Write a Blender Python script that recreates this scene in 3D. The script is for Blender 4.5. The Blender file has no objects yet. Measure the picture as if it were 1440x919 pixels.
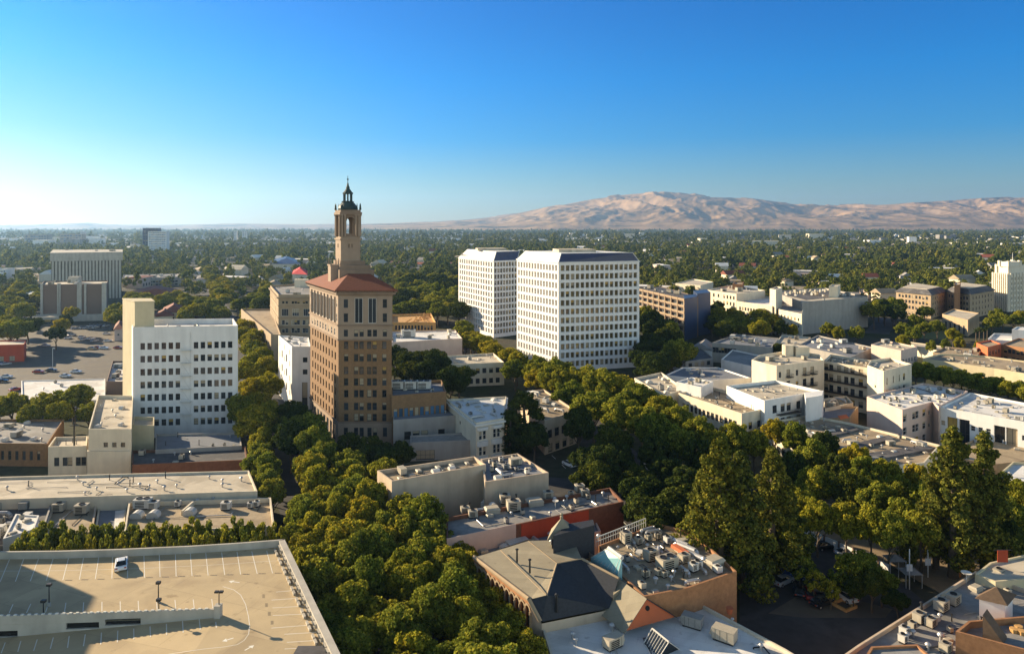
import bpy, bmesh, math, random
import numpy as np
from mathutils import Vector, Matrix

# ---------------------------------------------------------------- camera, sky, sun, exposure
SC = bpy.context.scene
C = SC.collection
H, F, HZ = 63.0, 1000.0, 318.0            # eye height, focal length and horizon row of the 1440 px wide photograph
SUN_DIR = Vector((-0.875, 0.485, 0.0)).normalized()
SUN_EL = math.radians(17.0)
SUN_STRENGTH, SKY_STRENGTH, EXPOSURE = 5.0, 0.125, 1.42
HAZE = 0.000052

cam = bpy.data.cameras.new('camera'); cam_o = bpy.data.objects.new('camera', cam); C.objects.link(cam_o)
cam.sensor_width = 36.0; cam.lens = 36.0 * F / 1440.0
cam.shift_y = -(459.5 - HZ) / 1440.0
cam.clip_start = 1.0; cam.clip_end = 60000.0
cam_o.location = (0, 0, H); cam_o.rotation_euler = (math.radians(90), 0, 0)
SC.camera = cam_o

world = bpy.data.worlds.new('World'); SC.world = world; world.use_nodes = True
wn, wl = world.node_tree.nodes, world.node_tree.links
wn.clear()
wo = wn.new('ShaderNodeOutputWorld'); bg = wn.new('ShaderNodeBackground'); sky = wn.new('ShaderNodeTexSky')
sky.sky_type = 'NISHITA'; sky.sun_disc = False; sky.sun_elevation = SUN_EL
sky.sun_rotation = math.atan2(SUN_DIR.x, SUN_DIR.y)
sky.altitude = 100; sky.air_density = 1.0; sky.dust_density = 0.3; sky.ozone_density = 3.0
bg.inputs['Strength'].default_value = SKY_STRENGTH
# the sky's own colour deepens with elevation: unseen upper part toned to deepen shade
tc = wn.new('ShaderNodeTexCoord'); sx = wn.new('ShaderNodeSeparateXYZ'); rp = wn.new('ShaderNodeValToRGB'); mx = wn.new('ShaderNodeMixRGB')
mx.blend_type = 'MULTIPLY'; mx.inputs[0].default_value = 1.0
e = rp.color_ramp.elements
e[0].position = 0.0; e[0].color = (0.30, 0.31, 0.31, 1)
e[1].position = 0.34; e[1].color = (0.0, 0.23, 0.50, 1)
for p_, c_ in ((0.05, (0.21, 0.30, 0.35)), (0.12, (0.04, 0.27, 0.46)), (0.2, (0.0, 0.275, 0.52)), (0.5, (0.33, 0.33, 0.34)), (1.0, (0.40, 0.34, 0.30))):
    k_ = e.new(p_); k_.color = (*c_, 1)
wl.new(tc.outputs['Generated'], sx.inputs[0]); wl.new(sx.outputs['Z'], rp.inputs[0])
# unseen low sky behind the viewer, brightened to lift the shaded fronts
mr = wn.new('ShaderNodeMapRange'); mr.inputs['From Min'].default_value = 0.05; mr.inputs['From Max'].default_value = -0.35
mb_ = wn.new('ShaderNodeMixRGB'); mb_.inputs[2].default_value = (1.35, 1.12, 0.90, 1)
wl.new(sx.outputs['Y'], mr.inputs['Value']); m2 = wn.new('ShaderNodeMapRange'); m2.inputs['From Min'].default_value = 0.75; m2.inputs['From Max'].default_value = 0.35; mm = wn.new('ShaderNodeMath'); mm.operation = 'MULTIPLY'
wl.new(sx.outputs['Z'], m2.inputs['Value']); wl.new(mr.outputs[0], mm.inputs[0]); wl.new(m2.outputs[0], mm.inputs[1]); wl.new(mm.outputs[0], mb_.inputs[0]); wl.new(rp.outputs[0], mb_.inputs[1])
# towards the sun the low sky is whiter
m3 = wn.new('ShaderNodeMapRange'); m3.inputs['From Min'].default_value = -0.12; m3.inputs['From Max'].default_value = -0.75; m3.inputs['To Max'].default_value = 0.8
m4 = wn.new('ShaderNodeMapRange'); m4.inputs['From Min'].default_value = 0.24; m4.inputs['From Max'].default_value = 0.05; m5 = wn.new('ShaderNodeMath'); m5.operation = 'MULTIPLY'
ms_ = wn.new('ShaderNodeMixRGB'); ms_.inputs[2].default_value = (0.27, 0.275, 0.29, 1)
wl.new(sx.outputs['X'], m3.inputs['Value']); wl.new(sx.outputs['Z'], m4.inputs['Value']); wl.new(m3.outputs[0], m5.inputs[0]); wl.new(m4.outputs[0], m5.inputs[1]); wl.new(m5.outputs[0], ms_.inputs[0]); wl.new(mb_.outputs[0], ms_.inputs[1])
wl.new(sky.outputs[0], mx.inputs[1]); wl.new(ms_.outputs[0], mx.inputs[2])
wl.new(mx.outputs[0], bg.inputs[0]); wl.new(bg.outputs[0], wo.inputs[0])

sl = bpy.data.lights.new('sun', 'SUN'); so = bpy.data.objects.new('sun', sl); C.objects.link(so)
sl.energy = SUN_STRENGTH; sl.angle = math.radians(0.5); sl.color = (1.0, 0.81, 0.55)
sdir = Vector((SUN_DIR.x * math.cos(SUN_EL), SUN_DIR.y * math.cos(SUN_EL), math.sin(SUN_EL)))
so.rotation_euler = (-sdir).to_track_quat('-Z', 'Y').to_euler()
so.location = (-300, 250, 300)

SC.view_settings.view_transform = 'Standard'; SC.view_settings.look = 'None'
SC.view_settings.exposure = EXPOSURE; SC.view_settings.gamma = 1.0; SC.view_settings.use_curve_mapping = False
cy = SC.cycles
cy.max_bounces = 4; cy.diffuse_bounces = 2; cy.glossy_bounces = 2; cy.transmission_bounces = 2; cy.volume_bounces = 0; cy.transparent_max_bounces = 4
cy.use_denoising = True; cy.caustics_reflective = False; cy.caustics_refractive = False
cy.sample_clamp_indirect = 4.0
try: cy.denoising_prefilter = 'ACCURATE'
except Exception: pass

# ---------------------------------------------------------------- materials
MATS = {}
def _new(name):
    m = bpy.data.materials.new(name); m.use_nodes = True
    n = m.node_tree.nodes; b = n['Principled BSDF']
    return m, n, m.node_tree.links, b

def _ramp(n, stops, interp='LINEAR'):
    r = n.new('ShaderNodeValToRGB'); cr = r.color_ramp; cr.interpolation = interp
    cr.elements[0].position, cr.elements[0].color = stops[0][0], (*stops[0][1], 1)
    cr.elements[1].position, cr.elements[1].color = stops[-1][0], (*stops[-1][1], 1)
    for p, c in stops[1:-1]:
        k = cr.elements.new(p); k.color = (*c, 1)
    return r

def surf(name, col, var=0.14, rough=0.85, scale=0.35, streak=0.0, spec=0.3, blotch=0.0, blotch_col=None, seams=None):
    """matte surface: two octaves of noise on the colour, optional rain streaks and dirt blotches"""
    if name in MATS: return MATS[name]
    m, n, l, b = _new(name)
    t = n.new('ShaderNodeTexCoord')
    nz = n.new('ShaderNodeTexNoise'); nz.inputs['Scale'].default_value = scale; nz.inputs['Detail'].default_value = 6; nz.inputs['Roughness'].default_value = 0.65
    l.new(t.outputs['Object'], nz.inputs['Vector'])
    a = [max(0, c * (1 - var)) for c in col]; c2 = [min(0.9, c * (1 + var)) for c in col]
    r = _ramp(n, [(0.3, a), (0.7, c2)]); l.new(nz.outputs['Fac'], r.inputs[0])
    out = r.outputs[0]
    if streak:
        mp = n.new('ShaderNodeMapping'); mp.inputs['Scale'].default_value = (0.45, 0.45, 0.05)
        l.new(t.outputs['Object'], mp.inputs[0])
        n2 = n.new('ShaderNodeTexNoise'); n2.inputs['Scale'].default_value = 1.0; n2.inputs['Detail'].default_value = 4
        l.new(mp.outputs[0], n2.inputs['Vector'])
        r2 = _ramp(n, [(0.42, (1, 1, 1)), (0.72, (1 - streak,) * 3)]); l.new(n2.outputs['Fac'], r2.inputs[0])
        x = n.new('ShaderNodeMixRGB'); x.blend_type = 'MULTIPLY'; x.inputs[0].default_value = 1
        l.new(out, x.inputs[1]); l.new(r2.outputs[0], x.inputs[2]); out = x.outputs[0]
    if blotch:
        n3 = n.new('ShaderNodeTexNoise'); n3.inputs['Scale'].default_value = 0.11; n3.inputs['Detail'].default_value = 5; n3.inputs['Distortion'].default_value = 1.2
        l.new(t.outputs['Object'], n3.inputs['Vector'])
        bc = blotch_col or [c * 0.5 for c in col]
        r3 = _ramp(n, [(0.48, (0, 0, 0)), (0.62, (blotch,) * 3)]); l.new(n3.outputs['Fac'], r3.inputs[0])
        x = n.new('ShaderNodeMixRGB'); l.new(r3.outputs[0], x.inputs[0]); l.new(out, x.inputs[1]); x.inputs[2].default_value = (*bc, 1); out = x.outputs[0]
    if seams:                      # sheets laid side by side: faint joints, each sheet a slightly different tone
        bt_ = n.new('ShaderNodeTexBrick'); bt_.inputs['Scale'].default_value = 1.0; bt_.inputs['Brick Width'].default_value = seams[0]; bt_.inputs['Row Height'].default_value = seams[1]; bt_.inputs['Mortar Size'].default_value = seams[2]; bt_.inputs['Mortar Smooth'].default_value = 0.6
        bt_.inputs['Color1'].default_value = (1.06, 1.06, 1.06, 1); bt_.inputs['Color2'].default_value = (.93, .93, .93, 1); bt_.inputs['Mortar'].default_value = (seams[3],) * 3 + (1,)
        mpb = n.new('ShaderNodeMapping'); mpb.inputs['Rotation'].default_value = (0, 0, .35); l.new(t.outputs['Object'], mpb.inputs[0]); l.new(mpb.outputs[0], bt_.inputs['Vector'])
        x = n.new('ShaderNodeMixRGB'); x.blend_type = 'MULTIPLY'; x.inputs[0].default_value = 1; l.new(out, x.inputs[1]); l.new(bt_.outputs[0], x.inputs[2]); out = x.outputs[0]
        n5 = n.new('ShaderNodeTexNoise'); n5.inputs['Scale'].default_value = .55; n5.inputs['Detail'].default_value = 3; l.new(t.outputs['Object'], n5.inputs['Vector'])     # small round stains
        r5 = _ramp(n, [(.66, (1, 1, 1)), (.74, (.72, .70, .68))]); l.new(n5.outputs['Fac'], r5.inputs[0])
        x = n.new('ShaderNodeMixRGB'); x.blend_type = 'MULTIPLY'; x.inputs[0].default_value = 1; l.new(out, x.inputs[1]); l.new(r5.outputs[0], x.inputs[2]); out = x.outputs[0]
    l.new(out, b.inputs['Base Color'])
    b.inputs['Roughness'].default_value = rough; b.inputs['Specular IOR Level'].default_value = spec
    MATS[name] = m
    return m

def metal(name, col, rough=0.5, met=0.6):
    if name in MATS: return MATS[name]
    m, n, l, b = _new(name)
    t = n.new('ShaderNodeTexCoord'); nz = n.new('ShaderNodeTexNoise'); nz.inputs['Scale'].default_value = 1.7; nz.inputs['Detail'].default_value = 5
    l.new(t.outputs['Object'], nz.inputs['Vector'])
    r = _ramp(n, [(0.3, [c * 0.75 for c in col]), (0.7, col)]); l.new(nz.outputs['Fac'], r.inputs[0]); l.new(r.outputs[0], b.inputs['Base Color'])
    b.inputs['Roughness'].default_value = rough; b.inputs['Metallic'].default_value = met
    MATS[name] = m; return m

def glass(name, col=(0.02, 0.024, 0.028), rough=0.06):
    if name in MATS: return MATS[name]
    m, n, l, b = _new(name)
    oi = n.new('ShaderNodeObjectInfo')
    r = _ramp(n, [(0.0, col), (0.35, [c * 1.6 for c in col]), (0.6, [c * 0.6 for c in col]), (0.8, [c * 2.6 for c in col]), (1.0, col)])
    l.new(oi.outputs['Random'], r.inputs[0]); l.new(r.outputs[0], b.inputs['Base Color'])
    t = n.new('ShaderNodeTexCoord'); nz = n.new('ShaderNodeTexNoise'); nz.inputs['Scale'].default_value = 0.9
    bp = n.new('ShaderNodeBump'); bp.inputs['Strength'].default_value = 0.03; l.new(t.outputs['Object'], nz.inputs['Vector']); l.new(nz.outputs['Fac'], bp.inputs['Height']); l.new(bp.outputs[0], b.inputs['Normal'])
    b.inputs['Roughness'].default_value = rough; b.inputs['Specular IOR Level'].default_value = 0.6
    MATS[name] = m; return m

def paint(name, col, rough=0.3):
    if name in MATS: return MATS[name]
    m, n, l, b = _new(name)
    t = n.new('ShaderNodeTexCoord'); nz = n.new('ShaderNodeTexNoise'); nz.inputs['Scale'].default_value = 0.8
    l.new(t.outputs['Object'], nz.inputs['Vector'])
    r = _ramp(n, [(0.3, [c * 0.88 for c in col]), (0.7, col)]); l.new(nz.outputs['Fac'], r.inputs[0]); l.new(r.outputs[0], b.inputs['Base Color'])
    b.inputs['Roughness'].default_value = rough; b.inputs['Coat Weight'].default_value = 0.4
    MATS[name] = m; return m

def leaf(name, dark, light, trans=0.42):
    """foliage: every leaf clump its own tint, every tree its own tint, a little light passing through"""
    if name in MATS: return MATS[name]
    m = bpy.data.materials.new(name); m.use_nodes = True
    n, l = m.node_tree.nodes, m.node_tree.links; n.clear()
    o = n.new('ShaderNodeOutputMaterial'); d = n.new('ShaderNodeBsdfDiffuse'); tr = n.new('ShaderNodeBsdfTranslucent'); mxs = n.new('ShaderNodeMixShader')
    g = n.new('ShaderNodeNewGeometry'); oi = n.new('ShaderNodeObjectInfo')
    r = _ramp(n, [(0.0, dark), (0.75, light), (1.0, [light[0] * 1.35, light[1] * 1.12, light[2] * 0.9])]); l.new(g.outputs['Random Per Island'], r.inputs[0])
    r2 = _ramp(n, [(0.0, (0.72, 0.8, 0.8)), (0.5, (1, 1, 1)), (1.0, (1.35, 1.18, 0.85))]); l.new(oi.outputs['Random'], r2.inputs[0])
    x = n.new('ShaderNodeMixRGB'); x.blend_type = 'MULTIPLY'; x.inputs[0].default_value = 1; l.new(r.outputs[0], x.inputs[1]); l.new(r2.outputs[0], x.inputs[2])
    l.new(x.outputs[0], d.inputs[0]); l.new(x.outputs[0], tr.inputs[0])
    mxs.inputs[0].default_value = trans; l.new(d.outputs[0], mxs.inputs[1]); l.new(tr.outputs[0], mxs.inputs[2]); l.new(mxs.outputs[0], o.inputs[0])
    MATS[name] = m; return m

WHITE = surf('white stucco', (0.73, 0.705, 0.66), 0.05, streak=0.14)
CREAM = surf('cream stucco', (0.66, 0.57, 0.42), 0.08, streak=0.16)
YCREAM = surf('yellow cream stucco', (0.58, 0.49, 0.31), 0.08, streak=0.1)
TAN = surf('tan stone', (0.32, 0.23, 0.14), 0.12, streak=0.15)
TANL = surf('light tan stone', (0.37, 0.27, 0.165), 0.1, streak=0.12)
BEIGE = surf('beige plaster', (0.56, 0.43, 0.30), 0.1, streak=0.2)
WARMW = surf('warm white stone', (0.70, 0.62, 0.48), 0.06, streak=0.1)
PINK = surf('pinkish plaster', (0.58, 0.44, 0.36), 0.07, streak=0.1)
BRICK = surf('brown brick', (0.23, 0.132, 0.062), 0.2, scale=1.4, streak=0.12)
RBRICK = surf('red brick', (0.17, 0.075, 0.042), 0.22, scale=1.2, streak=0.15)
OBRICK = surf('orange brick', (0.34, 0.165, 0.075), 0.2, scale=1.5, streak=0.12)
REDP = surf('red painted wall', (0.42, 0.065, 0.025), 0.1, streak=0.12)
ORANGEP = surf('orange painted wall', (0.50, 0.13, 0.05), 0.08, streak=0.1)
GREYW = surf('grey concrete wall', (0.34, 0.31, 0.27), 0.08, streak=0.16)
CONC = surf('pale concrete', (0.45, 0.41, 0.34), 0.12, streak=0.2)
BLUEP = surf('dark blue panels', (0.035, 0.055, 0.11), 0.1, rough=0.4)
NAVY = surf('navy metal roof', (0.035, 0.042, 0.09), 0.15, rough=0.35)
BROWNP = surf('brown aggregate panel', (0.19, 0.13, 0.095), 0.1, scale=3)
TSTONE = surf('pinkish tan stone', (0.32, 0.235, 0.165), 0.1, streak=0.12)
BROOF = surf('brown shingle roof', (0.14, 0.09, 0.055), 0.2, scale=2.0)
TDARK = surf('brown stone', (0.25, 0.175, 0.12), 0.12, streak=0.15)
R_WHITE = surf('white roof membrane', (0.70, 0.67, 0.62), 0.08, blotch=0.5, blotch_col=(0.42, 0.38, 0.32), seams=(9, 1.8, .03, .82))
R_CREAM = surf('cream roof coating', (0.52, 0.45, 0.34), 0.12, blotch=0.6, blotch_col=(0.30, 0.25, 0.18), seams=(7, 2.2, .03, .8))
R_TAN = surf('tan gravel roof', (0.36, 0.28, 0.18), 0.16, scale=1.0, blotch=0.6, blotch_col=(0.2, 0.15, 0.10), seams=(8, 2.4, .04, .8))
R_GREY = surf('grey gravel roof', (0.26, 0.245, 0.225), 0.16, scale=0.9, blotch=0.6, blotch_col=(0.13, 0.12, 0.11), seams=(8, 2, .04, .8))
R_DARK = surf('dark felt roof', (0.085, 0.08, 0.08), 0.25, scale=0.8, blotch=0.6, blotch_col=(0.17, 0.16, 0.15), seams=(6, 1.2, .04, 1.3))
R_BLUE = surf('bluish grey roof', (0.19, 0.20, 0.22), 0.12, blotch=0.5, blotch_col=(0.13, 0.14, 0.16), seams=(8, 2, .03, .8))
TILE = surf('clay tile roof', (0.185, 0.058, 0.03), 0.2, scale=2.0)
TILED = surf('dark clay tile roof', (0.20, 0.06, 0.035), 0.2, scale=2.0)
SLATE = surf('dark slate roof', (0.03, 0.033, 0.04), 0.25, scale=2.5, rough=0.7)
OLIVER = surf('olive felt roof', (0.28, 0.24, 0.165), 0.1, scale=0.5, blotch=0.4, blotch_col=(0.22, 0.185, 0.125), seams=(10, 1.1, .03, .85))
COPPER = surf('dark green copper', (0.03, 0.055, 0.05), 0.3, rough=0.55)
DECK = surf('deck concrete', (0.46, 0.35, 0.20), 0.09, scale=0.22, blotch=0.75, blotch_col=(0.35, 0.26, 0.15), seams=(9.0, 5.4, .035, .72))
LINE = surf('road paint', (0.72, 0.68, 0.58), 0.1)
ASPH = surf('asphalt', (0.055, 0.052, 0.05), 0.2, scale=0.5, blotch=0.6, blotch_col=(0.085, 0.08, 0.075))
ASPHL = surf('worn asphalt', (0.125, 0.103, 0.072), 0.16, scale=0.4, blotch=0.6, blotch_col=(0.10, 0.085, 0.07))
PAVE = surf('brown paving', (0.26, 0.19, 0.115), 0.14, scale=0.8)
GRASS = surf('dry lawn', (0.10, 0.12, 0.03), 0.25, scale=0.6)
TIMBER = surf('raw timber', (0.52, 0.29, 0.10), 0.2, scale=1.5)
BARK = surf('bark', (0.10, 0.075, 0.05), 0.25, scale=3)
UNIT = surf('rooftop unit paint', (0.40, 0.35, 0.265), 0.12, rough=0.6, scale=1.2)
UNITG = surf('weathered grey unit paint', (0.27, 0.26, 0.235), 0.15, rough=0.6, scale=1.2)
UNITW = surf('white unit paint', (0.55, 0.52, 0.46), 0.1, rough=0.6, scale=1.2)
DUCT = metal('galvanised duct', (0.55, 0.53, 0.5), 0.45, 0.5)
DARKM = metal('dark steel', (0.03, 0.03, 0.03), 0.5, 0.3)
VOID = surf('dark opening', (0.012, 0.011, 0.01), 0.2)
FRAMEW = surf('white window frame', (0.62, 0.60, 0.55), 0.08, rough=0.5)
FRAMED = surf('dark window frame', (0.06, 0.055, 0.05), 0.1, rough=0.5)
BLIND = surf('window blind', (0.36, 0.29, 0.19), 0.15)
BLINDY = surf('yellow window blind', (0.42, 0.27, 0.07), 0.15)
GLASS = glass('window glass')
GLASSB = glass('blue window glass', (0.05, 0.10, 0.16), 0.08)
GLASSY = glass('tan reflection glass', (0.075, 0.055, 0.022), 0.1)  # tan base colour paints in warm reflections on the panes
TEAL = glass('skylight glazing', (0.16, 0.30, 0.31), 0.2)
LEAF = leaf('broad leaves', (0.07, 0.092, 0.012), (0.29, 0.30, 0.04))
LEAFY = leaf('yellowish leaves', (0.095, 0.11, 0.012), (0.345, 0.32, 0.038))
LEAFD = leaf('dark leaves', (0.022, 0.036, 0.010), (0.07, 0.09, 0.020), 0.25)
LEAFC = leaf('conifer needles', (0.04, 0.054, 0.013), (0.14, 0.155, 0.032), 0.26)
LEAFF = leaf('distant leaves', (0.045, 0.064, 0.018), (0.19, 0.21, 0.045), 0.32)

# ---------------------------------------------------------------- geometry helpers
def P(px, py, z=0.0):
    Y = F * (H - z) / (py - HZ)
    return Vector(((px - 720.0) * Y / F, Y, z))
def P2(px, py, z=0.0):
    p = P(px, py, z); return (p.x, p.y)
def V3(p, z): return Vector((p[0], p[1], z))

class MB:
    """collects faces, then links them as ONE mesh object"""
    def __init__(s): s.v, s.f, s.m = [], [], []
    def poly(s, pts, mi=0):
        i = len(s.v); s.v.extend([tuple(p) for p in pts]); s.f.append(tuple(range(i, i + len(pts)))); s.m.append(mi)
    def hexa(s, b, t, mi=0):
        """b, t: four bottom and four top corners, counter-clockwise from above"""
        i = len(s.v); s.v.extend([tuple(p) for p in b] + [tuple(p) for p in t])
        for q in ((3, 2, 1, 0), (4, 5, 6, 7), (0, 1, 5, 4), (1, 2, 6, 5), (2, 3, 7, 6), (3, 0, 4, 7)):
            s.f.append(tuple(i + k for k in q)); s.m.append(mi)
    def box(s, x0, x1, y0, y1, z0, z1, mi=0):
        s.hexa([(x0, y0, z0), (x1, y0, z0), (x1, y1, z0), (x0, y1, z0)], [(x0, y0, z1), (x1, y0, z1), (x1, y1, z1), (x0, y1, z1)], mi)
    def prism(s, poly, z0, z1, mi=0, bottom=False):
        n = len(poly); i = len(s.v)
        s.v.extend([(p[0], p[1], z0) for p in poly] + [(p[0], p[1], z1) for p in poly])
        for k in range(n):
            j = (k + 1) % n; s.f.append((i + k, i + j, i + n + j, i + n + k)); s.m.append(mi)
        s.f.append(tuple(i + n + k for k in range(n))); s.m.append(mi)
        if bottom: s.f.append(tuple(i + k for k in reversed(range(n)))); s.m.append(mi)
    def loft(s, a, b, mi=0, cap=True):
        n = len(a); i = len(s.v); s.v.extend([tuple(p) for p in a] + [tuple(p) for p in b])
        for k in range(n):
            j = (k + 1) % n; s.f.append((i + k, i + j, i + n + j, i + n + k)); s.m.append(mi)
        if cap:
            s.f.append(tuple(i + n + k for k in range(n))); s.m.append(mi)
            s.f.append(tuple(i + k for k in reversed(range(n)))); s.m.append(mi)
    def tube(s, p, q, r0, r1=None, n=8, mi=0):
        p, q = Vector(p), Vector(q); r1 = r0 if r1 is None else r1
        d = (q - p).normalized(); a = d.orthogonal().normalized(); b = d.cross(a)
        A = [p + (a * math.cos(t) + b * math.sin(t)) * r0 for t in [2 * math.pi * k / n for k in range(n)]]
        B = [q + (a * math.cos(t) + b * math.sin(t)) * r1 for t in [2 * math.pi * k / n for k in range(n)]]
        s.loft(A, B, mi)
    def lathe(s, c, prof, n=12, mi=0):
        c = Vector(c); rings = [[c + Vector((r * math.cos(2 * math.pi * k / n), r * math.sin(2 * math.pi * k / n), z)) for k in range(n)] for r, z in prof]
        for a, b in zip(rings, rings[1:]): s.loft(a, b, mi, cap=False)
        s.poly(rings[-1], mi)
    def mesh(s, name, mats):
        me = bpy.data.meshes.new(name); me.from_pydata(s.v, [], s.f)
        for m in (mats if isinstance(mats, (list, tuple)) else [mats]): me.materials.append(m)
        if any(s.m): me.polygons.foreach_set('material_index', s.m)
        me.update(); return me
    def build(s, name, mats, parent=None):
        if parent is not None:
            o = parent
            L = Vector((0, 0, 0))
            while o is not None: L = L + o.location; o = o.parent
            s.v = [(p[0] - L.x, p[1] - L.y, p[2] - L.z) for p in s.v]
        o = bpy.data.objects.new(name, s.mesh(name, mats)); C.objects.link(o)
        if parent is not None: o.parent = parent
        return o

def tag(o, label=None, cat=None, group=None, kind=None):
    if label: o['label'] = label
    if cat: o['category'] = cat
    if group: o['group'] = group
    if kind: o['kind'] = kind
    return o
def thing(name, label, cat, loc=(0, 0, 0), group=None):
    o = bpy.data.objects.new(name, None); C.objects.link(o); o.location = loc; o.empty_display_size = 0.5
    return tag(o, label, cat, group)
def put(name, mesh, loc, rz=0.0, parent=None, scale=None):
    o = bpy.data.objects.new(name, mesh); C.objects.link(o)
    if parent is not None: o.parent = parent
    o.location = loc; o.rotation_euler = (0, 0, rz)
    if scale is not None: o.scale = scale
    return o
def copy_tree(o, parent=None):
    c = o.copy(); C.objects.link(c); c.parent = parent
    for ch in o.children: copy_tree(ch, c)
    return c

ORD = ['first', 'second', 'third', 'fourth', 'fifth', 'sixth', 'seventh', 'eighth', 'ninth', 'tenth', 'eleventh', 'twelfth', 'thirteenth', 'fourteenth', 'fifteenth', 'sixteenth', 'seventeenth', 'eighteenth', 'nineteenth']
def ordw(k):
    if k < 19: return ORD[k]
    t = ['twentieth', 'thirtieth', 'fortieth', 'fiftieth', 'sixtieth', 'seventieth', 'eightieth', 'ninetieth']; u = ['twenty', 'thirty', 'forty', 'fifty', 'sixty', 'seventy', 'eighty', 'ninety']
    k += 1; a, b = k // 10 - 2, k % 10
    return t[a] if b == 0 else u[a] + '-' + ORD[b - 1]

def area(p): return 0.5 * sum(p[i][0] * p[(i + 1) % len(p)][1] - p[(i + 1) % len(p)][0] * p[i][1] for i in range(len(p)))
def inset(p, t):
    """CCW polygon moved inward by t (mitred)"""
    out = []; n = len(p)
    for i in range(n):
        a, b, c = Vector(p[i - 1]), Vector(p[i]), Vector(p[(i + 1) % n])
        d1, d2 = (b - a).normalized(), (c - b).normalized()
        n1, n2 = Vector((-d1.y, d1.x)), Vector((-d2.y, d2.x))
        k = 1 + n1.dot(n2); q = b + (n1 + n2) * (t / max(k, 0.35)); out.append((q.x, q.y))
    return out
def inside(p, q):
    r = False; n = len(p); j = n - 1
    for i in range(n):
        if (p[i][1] > q[1]) != (p[j][1] > q[1]) and q[0] < (p[j][0] - p[i][0]) * (q[1] - p[i][1]) / (p[j][1] - p[i][1] + 1e-12) + p[i][0]: r = not r
        j = i
    return r

# ---------------------------------------------------------------- windows
WIN = {}
WMATS = [GLASS, FRAMEW, BLIND, FRAMED, BLINDY, GLASSB, GLASSY]
def win_faces(mb, w, h, style, var):
    """window filling an opening w x h: x across from the middle, z up from the sill, y = 0 the pane, frame towards -y"""
    fm = 3 if style in ('dark', 'bluedark') else 1
    gm = 5 if style in ('blue', 'bluedark') else 6 if style == 'warm' else 0
    f = min(0.09, w * 0.1); x = w / 2
    mb.poly([(-x, 0, 0), (x, 0, 0), (x, 0, h), (-x, 0, h)], gm)
    for a, b, c, d in ((-x, -x + f, 0, h), (x - f, x, 0, h), (-x + f, x - f, 0, f), (-x + f, x - f, h - f, h)): mb.box(a, b, -0.06, -0.004, c, d, fm)
    if style in ('sash', 'dark') and h > 1.2: mb.box(-x + f, x - f, -0.05, -0.004, h * 0.5 - 0.04, h * 0.5 + 0.04, fm)
    if style == 'wide' or (w > 2.2):
        k = max(1, round(w / 1.3) - 1)
        for i in range(k):
            c = -x + w * (i + 1) / (k + 1); mb.box(c - 0.04, c + 0.04, -0.05, -0.004, f, h - f, fm)
    if style != 'void':
        b = (0, 0, 0.3, 0.55, 0.9, 0, 0.45)[var]
        if b: mb.box(-x + f, x - f, -0.02, -0.006, h * (1 - b), h - f, 4 if var == 6 else 2)
def win_mesh(w, h, style, var):
    k = (round(w, 2), round(h, 2), style, var)
    if k not in WIN:
        mb = MB(); win_faces(mb, k[0], k[1], style, var); WIN[k] = mb.mesh('window', WMATS)
    return WIN[k]

WRNG = random.Random(5)
def wall_face(mb, A, B, z0, z1, rects, depth, mi=0, holes=True):
    """wall from A to B (outside on the right hand of A->B) with real openings, reveals going in by depth"""
    A, B = Vector(A), Vector(B); L = (B - A).length; d = (B - A) / L; nin = Vector((-d.y, d.x))
    def pt(u, z, y=0.0): q = A + d * u + nin * y; return (q.x, q.y, z)
    us = sorted({0.0, L} | {round(v, 4) for r in rects for v in (r[0], r[1])}); zs = sorted({z0, z1} | {round(v, 4) for r in rects for v in (r[2], r[3])})
    for i in range(len(us) - 1):
        um = (us[i] + us[i + 1]) / 2; col = [r for r in rects if r[0] < um < r[1]]
        start = zs[0]
        for j in range(len(zs) - 1):
            zm = (zs[j] + zs[j + 1]) / 2
            if any(r[2] < zm < r[3] for r in col):
                if zs[j] > start: mb.poly([pt(us[i], start), pt(us[i + 1], start), pt(us[i + 1], zs[j]), pt(us[i], zs[j])], mi)
                start = zs[j + 1]
        if start < z1: mb.poly([pt(us[i], start), pt(us[i + 1], start), pt(us[i + 1], z1), pt(us[i], z1)], mi)
    for a, b, c, e_ in rects:
        mb.poly([pt(a, c), pt(b, c), pt(b, c, depth), pt(a, c, depth)], mi); mb.poly([pt(a, e_, depth), pt(b, e_, depth), pt(b, e_), pt(a, e_)], mi)
        mb.poly([pt(a, c, depth), pt(a, e_, depth), pt(a, e_), pt(a, c)], mi); mb.poly([pt(b, c), pt(b, e_), pt(b, e_, depth), pt(b, c, depth)], mi)

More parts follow.
